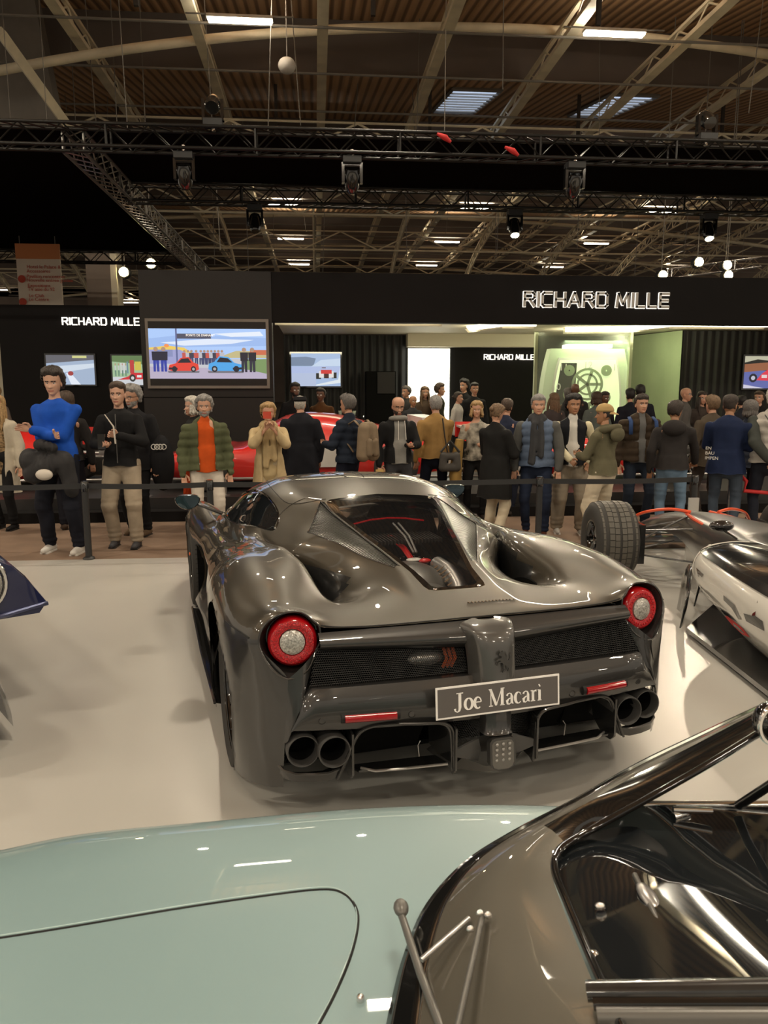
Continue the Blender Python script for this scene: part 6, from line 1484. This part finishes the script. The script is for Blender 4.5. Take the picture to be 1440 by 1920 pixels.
    R3 = Matrix.Translation(Vector(S(hc))) @ Matrix.Rotation(math.radians(headturn),4,'Z') @ Matrix.Rotation(math.radians(-nod),4,'X') @ Matrix.Scale(k*(1.02 if not female else .98),4)
    hp, hs = make_head(R3, skin, hair, style, seed, beard, glasses, hat, 0 if far else 1)
    for vs, f, mi, nm in hp: b = len(mb.v); mb.v += [tuple(q) for q in vs]; mb.f += [tuple(i+b for i in q) for q in f]; mb.m += mi
    # hands
    for i, s in enumerate((-1,1)):
        if far: break
        d = (wr[i]-el[i]).normalized(); kind = 'grip' if hd[i] in ('phone','chest','photo','rest','up','front') else 'relaxed'
        hm = HANDS[kind]; hv_, _ = arrays(hm); zx = -d; up = Vector((0,1,0)) if abs(d.y) < .8 else Vector((0,0,1)); xx = up.cross(zx).normalized(); yy = zx.cross(xx)
        Mx = Matrix.Translation(Vector(S(wr[i]))) @ Matrix((xx*s if False else xx,yy,zx)).transposed().to_4x4() @ Matrix.Scale(k,4)
        hw = [Mx @ Vector((q[0]*(-s),q[1],q[2])) for q in hv_]
        ff_ = [tuple(p.vertices) for p in hm.polygons]; ff_ = ff_ if -s > 0 else [q[::-1] for q in ff_]
        mb.add(hw, ff_, 0)
    bd = mb.build('body', [M_['skin_'+skin],M_['lip_'+skin],M_['eye_white'],M_['iris'],M_['hair_'+hair]], t, smooth=180)
    bpy.data.meshes.remove(me)
    for vs, f, mk, nm in hs:
        q = MB(); q.add(vs, f); o = q.build(nm, mk if not isinstance(mk,str) else M_[mk], t, smooth=180)
    # garments
    def garment(segs, name, color, kind, vox=None, sm=3):
        m = remesh(sc(segs), vox or vb, sm); wrinkle(m, kind, seed); vv_, _n = arrays(m); wob = .006*np.sin(vv_[:,0]*31+seed)
        if name == 'trousers': vv_[:,2] = np.maximum(vv_[:,2], .035*k+wob)
        elif name not in ('sleeves','scarf'):
            lim = (bot-.005-(.02 if name == 'inner_top' else 0))*k+wob; q_ = (np.abs(vv_[:,0]) < .225*W*k+max(0,.93-bot)*.1)&(vv_[:,2] < lim)&(vv_[:,1] < .20*k+max(0,.93-bot)*.2); vv_[q_,2] = lim[q_]
        if name in OPEN and inner_c is not None:
            w = np.clip((open_w*k-np.abs(vv_[:,0]))/(.03*k),0,1)*(vv_[:,1] > 0)*(vv_[:,2] > bot*k-.03); w = w*(np.abs(vv_[:,0]) < (open_w+.015)*k); vv_[:,1] *= 1-.62*w
        setco(m, vv_); m.materials.clear(); m.materials.append(cm(color) if not isinstance(color, bpy.types.Material) else color)
        m.polygons.foreach_set('use_smooth', [True]*len(m.polygons)); o = link(name, m, t); return o
    lw = leg_w
    tr = [((-.05*W,0,.97),(.05*W,0,.97),.125,.125,1.0,(0,1,0)),((0,-.005,.90),(0,-.005,1.0),.150*W,.150*W,.78)]
    for i in (0,1): tr += [(hip[i]+Vector((0,0,-.02)),knee[i],.098*min(lw,1.15),.073*lw),(knee[i],ft[i]+Vector((0,-.005,.035)),.070*lw,.060*lw)]
    if coat_len is None or coat_len > .35 or True: garment(tr, 'trousers', leg_c, 'trousers')
    bot = coat_len if coat_len else .90
    a_ = .020 if top_k in ('jacket','shirt','jumper') else .032
    if top_k == 'shirt': a_ = .010
    ja = [(Vector((0,0,max(bot,.90)))+lz*0,Vector((0,-.005,1.12))+lz*.25,.150*W+a_+.012,.140*W+a_,.74),(Vector((0,-.005,1.12))+lz*.25,Vector((0,0,1.32))+lz*.65,.140*W+a_,.165*W+a_*.8,.70),
          (Vector((-.12*W,-.01,1.36))+lz*.8,Vector((.12*W,-.01,1.36))+lz*.8,.062+a_*.5,.062+a_*.5,1.0,(0,1,0)),
          (Vector((0,-.02,1.445))+lz*.95,Vector((-.15*W,-.012,1.365))+lz*.8,.055+a_*.4,.060+a_*.4),(Vector((0,-.02,1.445))+lz*.95,Vector((.15*W,-.012,1.365))+lz*.8,.055+a_*.4,.060+a_*.4)]
    if bot < .93: ja.append((Vector((0,0,bot)),Vector((0,0,1.0)),(.175+.09*max(0,.95-bot))*W+a_+.02,.155*W+a_+.01,.76)); 
    if collar: ja.append((Vector((0,-.03,1.43))+lz,Vector((0,-.015,1.475))+lz,.070+a_*.4,.064+a_*.3))
    sl = []
    for i in (0,1): sl += [(sh[i]+Vector((0,0,-.01)),el[i],.050+a_*.8,.045+a_*.85),(el[i],wr[i]-(wr[i]-el[i]).normalized()*.0,.046+a_*.9,.034+a_*.7)]
    tk = 'puffer' if top_k == 'puffer' else 'cloth'
    if sleeve_c is None: garment(ja+sl, {'jacket':'jacket','puffer':'puffer_jacket','shirt':'shirt','jumper':'jumper','coat':'coat','hoodie':'hoodie'}.get(top_k,'jacket'), top_c, tk)
    else:
        garment(ja, 'vest', top_c, tk); garment(sl, 'sleeves', sleeve_c, 'cloth')['kind'] = 'thing'
    if inner_c is not None:     # panel visible in the open front
        P_ = [(Vector((0,0,max(bot,.86))),Vector((0,-.003,1.12))+lz*.25,.166*W,.150*W,.80),(Vector((0,-.003,1.12))+lz*.25,Vector((0,0,1.34))+lz*.65,.148*W,.150*W,.72),(Vector((0,.02,1.40))+lz,Vector((0,.02,1.485))+lz,.064,.062)]
        garment(P_, 'inner_top', inner_c, 'cloth', vb*.8)
    if scarf is not None:
        P_ = [(Vector((-.04,.03,1.46))+lz,Vector((.04,.03,1.46))+lz,.085,.085),(Vector((-.05,.14,1.42)),Vector((-.06,.17,1.05)),.045,.055,.5),(Vector((.04,.14,1.42)),Vector((.05,.165,.95)),.04,.05,.5)]
        garment(P_, 'scarf', scarf, 'scarf')
    # shoes
    for i in (0,1):
        f = ft[i]; P_ = [(f+Vector((0,-.05,-.035)),f+Vector((0,.06,-.038)),.040,.040),(f+Vector((0,.06,-.040)),f+Vector((0,.145,-.045)),.042,.030),(f+Vector((0,-.02,0)),f+Vector((0,-.02,.03)),.040,.040)]
        m = remesh(sc(P_), .011 if not far else .02, 1); vv_, _ = arrays(m); vv_[:,2] = np.maximum(vv_[:,2], .0); setco(m, vv_); m.materials.clear(); m.materials.append(cm(shoe_c, .5)); link('shoe', m, t)
        if not far: q = MB(); q.tube([S(f+Vector((0,-.055,-.066))),S(f+Vector((0,.145,-.066)))], .040*k, 10, flat=1.0); q.v = [(a,b,max(0,min(c,.016))) for a,b,c in q.v]; q.build('sole', M_['white_paint'] if shoe_c[0] > .3 else M_['black_plastic'], t)
    t['k'] = k; return t, dict(wr=[Vector(S(w)) for w in wr], el=[Vector(S(w)) for w in el], sh=[Vector(S(w)) for w in sh], hc=Vector(S(hc)), k=k, W=W, S=S)
def PZ_here(y): return -.012 if y > PLAT_Y else 0.
def held(t, local, name, label, cat, build):   # a thing held in a hand: top-level, placed in world
    bpy.context.view_layer.update(); M = Matrix.Translation(t.location) @ Matrix.Rotation(t.rotation_euler[2],4,'Z') @ Matrix.Translation(local)
    mb = MB(); m = build(mb); o = mb.build(name, m, smooth=50); o.matrix_world = M; o['label'] = label; o['category'] = cat; return o
def phone(mb, M=None, c=None): mb.box((-.037,-.006,-.075),(.037,.006,.075)); return M_['black_gloss'] if c is None else c
DN_ = (.008,.010,.020); BK = (.010,.010,.011); NV = (.014,.020,.045); CH = (.03,.03,.032)
# ---- front row, left to right
person(14,742,990,face=170,label='woman in a long cream coat over leopard print, cut by the left edge',skin='fair',hair='blond',style='long',female=True,top_c=(.50,.45,.36),top_k='coat',coat_len=.50,inner_c=cm((.22,.15,.08),.8,noise=(38,.9)),leg_c=BK,shoe_c=BK,hands={'L':'down','R':'front'},glasses=True)
t, g = person(122,692,1033,face=172,label='tall young man in a bright blue jumper with folded arms',skin='pale',hair='dark',style='curly',top_c=(.012,.075,.42),top_k='jumper',leg_c=(.012,.013,.02),shoe_c=(.62,.6,.57),hands={'L':'crossL','R':'crossR'},headturn=8,nod=8,stance=.14,leg_w=1.15,collar=False)
def folded(mb):
    m = remesh([((-.15,.0,.02),(.17,.0,.04),.10,.11),((-.17,.0,.0),(-.20,-.02,-.26),.09,.07),((.02,.04,-.02),(.15,.02,-.10),.11,.10),((-.06,.06,.17),(.05,.05,.19),.055,.06),((.17,0,.0),(.22,-.03,-.14),.08,.06)], .014, 3); wrinkle(m, 'cloth', 5); wrinkle(m, 'scarf', 5)
    v, n = arrays(m); mb.add(v, [tuple(p.vertices) for p in m.polygons])
    return cm((.035,.034,.036),.7)
held(t,Vector((0,.20,.93)),'folded_coat','dark grey padded coat bundled in the folded arms of the blue-jumpered man','coat',folded)
def helm(mb): mb.ell((0,0,0),(.085,.05,.055),16,10); return M_['white_box']
held(t,Vector((-.01,.34,.84)),'white_helmet','white and black rounded bag hanging below the bundled coat','bag',helm)
t, g = person(237,718,1023,face=178,label='young man in a black zip jacket and beige trousers holding a phone',skin='pale',hair='brown',style='fade',top_c=(.010,.010,.011),leg_c=(.34,.28,.21),shoe_c=(.05,.05,.055),hands={'L':'chest','R':'phone'},stance=.11,leg_w=1.25)
held(t,g['wr'][1]+Vector((-.02,.09,.05)),'mobile_phone','small black phone in the hand of the man in beige trousers','phone',lambda mb: phone(mb))
held(t,g['wr'][0]+Vector((.02,.10,.10)),'folded_leaflet','folded cream leaflet raised in the hand of the black-jacketed man','leaflet',lambda mb: (mb.tube([(.08,0,.12),(0,0,0),(-.01,0,-.17)],[.012,.02,.02],6,flat=.3),M_['white_box'])[1])
MBz = MB(); MBz.box((-.004,0,.0),(.004,.004,.5)); zo = MBz.build('zip', M_['engine_grey'], t); zo.location = (0,.155*g['k'],.93*g['k']); zo.rotation_euler=(0.02,0,0)
t, g = person(262,724,1000,face=168,label='grey-haired man with glasses and a dark coat behind the beige-trousered man',skin='fair',hair='grey',style='curly',glasses=True,beard=.2,top_c=(.014,.014,.016),top_k='coat',coat_len=.8,leg_c=BK,shoe_c=(.12,.08,.05),hands={'L':'down','R':'front'},headturn=-15,nod=8)
t2 = thing('shoulder_bag','large black shoulder bag with four white interlinked rings beside the grey-haired man','bag',t.location+Vector((.30,-.05,.55)))
mb = MB(); mb.ell((0,0,.28),(.14,.11,.32),16,12); mb.build('bag_body', cm((.012,.012,.014),.7), t2, smooth=180)
for i in range(4):
    q = MB(); q.tube([(.028*math.cos(a)-.06+.036*i,-.118,.47+.028*math.sin(a)) for a in [2*math.pi*j/18 for j in range(18)]], .005, 6, closed=True); q.build('ring_emblem', M_['white_paint'], t2)
person(140,735,990,face=25,label='person mostly hidden behind the blue-jumpered man, brown hair',skin='fair',hair='brown',style='bob',top_c=(.02,.018,.018),leg_c=(.01,.01,.015),shoe_c=(.05,.03,.02),female=True)
t, g = person(392,743,1015,face=196,label='grey-haired man in an open olive puffer jacket and orange jumper',skin='fair',hair='grey',style='curly',top_c=(.085,.095,.050),top_k='puffer',inner_c=(.50,.075,.012),leg_c=(.55,.50,.44),shoe_c=(.5,.48,.45),hands={'L':'down','R':'down'},headturn=-10,wide=1.12,beard=.1)
person(371,745,985,face=120,label='white-haired person hidden behind the man in the olive puffer jacket',skin='pale',hair='white',style='bob',top_c=(.02,.02,.02),leg_c=(.45,.05,.01))
t, g = person(508,757,1000,face=186,label='woman in a fringed tan shawl taking a photo with a red phone',skin='fair',hair='blond',style='curly',female=True,top_c=(.48,.37,.21),top_k='coat',coat_len=.55,leg_c=(.4,.33,.22),hands={'L':'photo','R':'photo'},scarf=(.40,.30,.16),wide=1.15,inner_c=(.46,.36,.20))
held(t,g['hc']+Vector((.02,.20,-.015)),'mobile_phone','red phone held up in front of the face of the woman in the tan shawl','phone',lambda mb: (mb.box((-.045,-.006,-.038),(.045,.006,.038)),mb.box((-.042,.006,.0),(-.012,.010,.033)),mat('phone_red',(.5,.06,.03),.4))[2])
person(567,742,972,face=15,label='man in a black flat cap and long dark coat seen from behind',skin='fair',hair='white',style='short',hat=('flat',cm((.012,.012,.014))),top_c=(.012,.013,.018),top_k='coat',coat_len=.62,leg_c=BK,headturn=-25,wide=1.2)
def backpack(loc, rz, lab, c, strap=True, s=1.0):
    t = thing('backpack', lab, 'backpack', loc, rz)
    m = remesh([((-.075,-.07,-.15),(-.06,-.07,.14),.085,.075),((.075,-.07,-.15),(.06,-.07,.14),.085,.075),((-.05,-.06,.17),(.05,-.06,.17),.06,.06)], .014, 2); v, n = arrays(m)
    mb = MB(); mb.add(v, [tuple(p.vertices) for p in m.polygons]); mb.build('bag_body', cm(c,.75), t, smooth=180)
    m = remesh([((-.05,-.14,-.13),(-.045,-.14,.0),.05,.045),((.05,-.14,-.13),(.045,-.14,.0),.05,.045)], .012, 2); v, n = arrays(m)
    mb = MB(); mb.add(v, [tuple(p.vertices) for p in m.polygons]); mb.build('front_pocket', cm((c[0]*.9,c[1]*.9,c[2]*.9),.75), t, smooth=180)
    for q in (-1,1): mb = MB(); mb.tube([(q*.09,-.03,.18),(q*.10,.05,.24),(q*.115,.17,.18),(q*.13,.19,.02),(q*.12,.05,-.12)],.020,8,flat=.35); mb.build('strap', cm(c,.75), t, smooth=180)
    return t
t, g = person(655,740,990,face=52,label='man with short grey hair in a navy quilted jacket wearing a tan backpack',skin='fair',hair='pepper',style='short',top_c=(.016,.022,.036),top_k='puffer',leg_c=DN_,hands={'L':'phone','R':'pocket'})
backpack(t.location+Vector((.17,-.16,1.06)),math.radians(38),'tan backpack on the man with short grey hair',(.20,.15,.10))
t, g = person(745,744,985,face=195,label='bald bearded man with glasses in a grey hoodie under a black jacket',skin='fair',hair='dark',style='bald',beard=1.0,glasses=True,top_c=(.012,.012,.013),inner_c=(.24,.235,.22),open_w=.09,leg_c=(.04,.04,.045),hands={'L':'phone','R':'down'},headturn=-6,nod=14,wide=1.1)
mb = MB(); mb.tube([(.085*math.cos(a),.02+.085*math.sin(a)*1.1,1.475*g['k']+.012*math.sin(a)) for a in [2*math.pi*i/20 for i in range(20)]],.030,8,closed=True); mb.build('hood', cm((.22,.215,.20)), t, smooth=180)
for q in (-1,1): mb = MB(); mb.tube([(q*.04,.13,1.45*g['k']),(q*.05,.155,1.2*g['k'])],.004,5); mb.build('drawcord', M_['white_paint'], t)
held(t,g['wr'][1]+Vector((-.0,.03,-.10)),'booklet','small yellow booklet in the lowered hand of the bald bearded man','booklet',lambda mb: (mb.box((-.06,-.006,-.09),(.06,.006,.05)),mat('booklet_yellow',(.6,.42,.15),.6))[1])
t, g = person(815,743,972,face=8,label='grey-haired man in a tan suede jacket seen from behind, black bag strap',skin='fair',hair='grey',style='short',top_c=(.30,.18,.065),leg_c=DN_,hands={'L':'down','R':'front'},wide=1.15)
mb = MB(); mb.tube([(.04,-.16,1.46*g['k']),(.06,-.20,1.2*g['k']),(.10,-.21,.95*g['k'])],.022,6,flat=.3); mb.build('bag_strap', M_['black_plastic'], t, smooth=60)
t2 = thing('messenger_bag','grey and black bag at the hip of the man in the suede jacket','bag',t.location+Vector((.15,-.22,.78))); m = remesh([((-.09,0,-.09),(-.08,0,.06),.055,.05),((.09,0,-.09),(.08,0,.06),.055,.05),((-.05,0,-.09),(.05,0,-.09),.055,.055),((-.05,0,.05),(.05,0,.05),.05,.05)], .013, 2); v, n = arrays(m); mb = MB(); mb.add(v, [tuple(p.vertices) for p in m.polygons]); mb.build('bag_body', cm((.07,.065,.06),.7), t2, smooth=180)
mb = MB(); mb.tube([(-.12,0,.1),(0,0,.24),(.12,0,.1)],.015,6); mb.build('strap', M_['black_plastic'], t2)
t, g = person(890,757,970,face=170,label='woman with short blond hair in a black and white patterned blouse',skin='fair',hair='blond',style='bob',female=True,top_c=cm((.28,.26,.22),.8,noise=(11,.95)),top_k='shirt',leg_c=BK,hands={'L':'phone','R':'down'},wide=1.1)
def coatdrape(mb): mb.tube([(-.03,0,.1),(0,0,-.1),(.02,0,-.35),(.0,0,-.55)],[.10,.14,.16,.14],14,flat=.5); return cm((.30,.19,.06),.8)
held(t,Vector((.24,.16,.93)),'draped_coat','mustard quilted coat hanging over the arm of the woman in the patterned blouse','coat',coatdrape)
t, g = person(925,768,1006,face=-55,label='young woman in a long black coat and cream trousers looking at her phone',skin='fair',hair='lightbrown',style='tied',female=True,top_c=(.012,.012,.012),top_k='coat',coat_len=.55,leg_c=(.55,.48,.36),shoe_c=(.4,.35,.3),hands={'L':'phone','R':'phone'},nod=22,wide=1.2,leg_w=1.15)
held(t,g['wr'][0]+Vector((.10,.09,.04)),'mobile_phone','phone in the hands of the woman in the long black coat','phone',lambda mb: phone(mb))
person(945,748,964,face=-30,label='brown-haired man in a navy jacket behind the woman in the black coat',skin='fair',hair='brown',style='short',top_c=(.022,.028,.055),leg_c=DN_,hands={'L':'phone','R':'phone'},nod=15)
t, g = person(1002,741,1003,face=160,label='smiling grey-haired man in a blue quilted gilet with a dark scarf',skin='fair',hair='grey',style='short',top_c=(.11,.15,.23),top_k='puffer',sleeve_c=(.10,.10,.095),leg_c=(.015,.022,.045),shoe_c=(.10,.035,.02),scarf=(.045,.046,.05),hands={'L':'down','R':'down'},headturn=10,wide=1.12)
person(1066,741,998,face=168,label='young man with black curly hair in a black varsity jacket with cream sleeves',skin='tan',hair='black',style='curly',top_c=(.012,.013,.017),sleeve_c=(.60,.55,.38),inner_c=(.6,.58,.54),open_w=.055,leg_c=(.26,.22,.17),shoe_c=(.4,.38,.35),hands={'L':'pocket','R':'front'},headturn=10,leg_w=1.45,stance=.13)
t, g = person(1124,760,1018,face=35,label='young man in a backward beige cap and olive hooded jacket, turned away',skin='tan',hair='black',style='fade',hat=('cap_back',cm((.42,.29,.13))),top_c=(.115,.105,.065),leg_c=(.58,.50,.38),shoe_c=(.3,.28,.25),hands={'L':'phone','R':'phone'},headturn=35,leg_w=1.3,wide=1.1)
mb = MB(); mb.tube([(.10*math.cos(a),-.06+.09*math.sin(a),1.455*g['k']-.03*math.sin(a)) for a in [2*math.pi*i/20 for i in range(20)]],.036,10,closed=True); mb.ell((0,-.16,1.40*g['k']),(.11,.05,.08),14,10); mb.build('hood', cm((.105,.096,.06)), t, smooth=180)
t, g = person(1190,740,985,face=176,label='man in a brown quilted gilet with blue rucksack straps and a hand in his pocket',skin='fair',hair='dark',style='short',top_c=(.040,.028,.019),top_k='puffer',inner_c=(.12,.12,.12),open_w=.05,leg_c=(.02,.028,.045),hands={'L':'pocket','R':'down'},headturn=6,wide=1.15)
for q in (-1,1): mb = MB(); mb.tube([(q*.14,.02,1.47*g['k']),(q*.15,.12,1.42*g['k']),(q*.155,.15,1.25*g['k'])],.024,8,flat=.4); mb.build('rucksack_strap', cm((.03,.06,.16)), t, smooth=180)
t, g = person(1252,752,1004,face=-25,label='dark-haired man in a black hooded jacket and light jeans leaning on a post',skin='tan',hair='dark',style='short',top_c=(.030,.027,.027),leg_c=(.13,.20,.29),shoe_c=(.1,.08,.07),hands={'L':'down','R':'rest'},headturn=-30,nod=10,wide=1.1)
mb = MB(); mb.ell((0,-.12,1.43*g['k']),(.13,.08,.09),16,10); mb.build('hood', cm((.028,.025,.025)), t, smooth=180)
person(1322,742,975,face=10,label='man with light brown hair in a brown tweed blazer seen from behind',skin='fair',hair='lightbrown',style='short',top_c=(.07,.055,.04),leg_c=(.05,.04,.035),coat_len=.8,wide=1.15)
t, g = person(1352,742,1000,face=-35,label='young man with faded hair in a navy jacket with white back lettering',skin='tan',hair='dark',style='fade',top_c=(.012,.020,.055),coat_len=.80,leg_c=(.05,.065,.09),hands={'L':'phone','R':'phone'},headturn=-15,wide=1.2)
for i, w_ in enumerate(('EN','BAU','IMPEN')): text_obj('lettering', w_, .05, Matrix.Translation((-.20+.0,-.225,1.10*g['k']-.055*i)) @ RX, M_['white_paint'], t, .003)
person(1392,752,972,face=-10,label='grey-haired person in a dark quilted coat right of the navy jacket',skin='fair',hair='pepper',style='bob',top_c=(.018,.022,.035),top_k='puffer',leg_c=BK,coat_len=.8)
t, g = person(1432,728,1003,face=-20,label='white-haired man in a pale grey quilted gilet cut by the right edge',skin='fair',hair='white',style='short',top_c=(.40,.375,.34),top_k='puffer',sleeve_c=(.05,.055,.05),leg_c=(.014,.016,.024),hands={'L':'behind','R':'behind'},wide=1.15)
mb = MB(); mb.tube([(-.12,-.17,1.46*g['k']),(-.02,-.22,1.3*g['k']),(.12,-.20,1.12*g['k'])],.016,6,flat=.35); mb.build('cross_strap', M_['black_plastic'], t, smooth=60)
# ---- people further back (inside or in front of the showroom)
bk = [(556,718,13.6,200,'bearded man in black inside the showroom, left','brown','black','short',BK,1),(604,728,13.8,160,'man in a dark cap and rust jumper by the high table','brown','black','short',(.08,.035,.012),0),
 (762,724,15.5,120,'grey-haired man at the left edge of the glowing panel','fair','pepper','short',(.03,.03,.03),0),(773,742,15.0,200,'bald person low in front of the glowing panel','tan','dark','bald',(.03,.03,.035),0),
 (795,726,16.2,185,'long-haired woman silhouetted against the glowing panel','fair','lightbrown','long',(.10,.07,.05),0),(822,720,16.0,250,'dark-haired man at the right edge of the glowing panel','fair','brown','curly',(.03,.03,.02),0),
 (868,712,16.2,130,'young man with curly dark hair near the inner wordmark','fair','black','curly',BK,0),(886,718,15.4,185,'man in a black shirt reading a paper below the inner wordmark','fair','black','short',BK,0),
 (856,735,15.0,240,'woman in a pale top beside the man reading','fair','dark','tied',(.40,.38,.36),0),(1072,719,14.2,0,'bald man looking at the giant watch','brown','black','bald',(.03,.03,.03),0),
 (1060,728,14.3,10,'man in a checked brown jacket before the giant watch','brown','pepper','short',(.13,.09,.07),0),(1034,738,13.2,20,'long brown-haired woman behind the blue gilet','fair','lightbrown','long',(.06,.05,.05),0),
 (1112,736,13.2,0,'woman with a brown bob in front of the giant watch','fair','brown','bob',(.10,.12,.11),0),(1126,735,13.6,200,'dark-skinned woman beside the brown bob','brown','dark','short',(.03,.03,.03),0),
 (1174,729,13.2,0,'dark-haired man behind the left shoulder of the brown gilet','fair','black','short',(.012,.013,.02),0),(1192,722,13.2,350,'man in a dark beanie behind the brown gilet','fair','black','short',(.012,.013,.02),0),
 (1275,727,13.05,230,'bald man with blue glasses laughing','fair','grey','bald',(.09,.085,.08),2),(1306,735,13.1,178,'smiling woman with glasses and long dark hair','fair','dark','long',(.05,.04,.035),2),
 (1380,742,13.0,0,'person with dark hair in a navy coat near the right edge','fair','black','short',(.02,.022,.03),0),(1412,734,13.0,130,'man with brown hair under the right edge screen','fair','brown','short',BK,0),
 (4,722,13.0,150,'fair-haired visitor far behind the woman in the cream coat','fair','blond','short',(.15,.12,.1),0)]
for px, tp, Y, fc, lab, sk, hr, st, tc, fl_ in bk:
    hat = None
    if 'cap' in lab.split(): hat = ('cap',cm((.02,.02,.02)))
    if 'beanie' in lab: hat = ('beanie',cm((.012,.012,.012)))
    person(px,tp,Y=Y,face=fc,label=lab,skin=sk,hair=hr,style=st,top_c=tc,leg_c=BK,far=True,beard=.6 if fl_ == 1 else 0,glasses=fl_ == 2,coat_len=.85)
# high tables inside
for px, Y, lab in ((628,14.6,'round high bar table beside the man in the cap'),(655,15.6,'second high bar table behind the grey-haired man with a backpack')):
    p = aty(px,780,Y); z = aty(px,779,Y).z; t = thing('bar_table', lab, 'table', (p.x,Y,0))
    MB().lathe([(.001,z-.03),(.3,z-.03),(.3,z),(.001,z)], None, 28).build('top', M_['black_gloss'], t)
    MB().tube([(0,0,0),(0,0,z-.03)], .03, 10).build('pole', M_['black_plastic'], t); MB().lathe([(.001,0),(.22,0),(.22,.02),(.001,.02)], None, 24).build('base', M_['black_plastic'], t)
    mb = MB(); mb.lathe([(.02,z),(.035,z+.09),(.033,z+.09),(.018,z+.005)], Matrix.Translation((.1,0,0)), 14); o = mb.build('drinking_glass', M_['case_glass'] if 'case_glass' in M_ else M_['white_box'], None, smooth=40); o.location = (p.x,Y,0); o['label'] = 'small glass on the '+lab; o['category'] = 'glass'
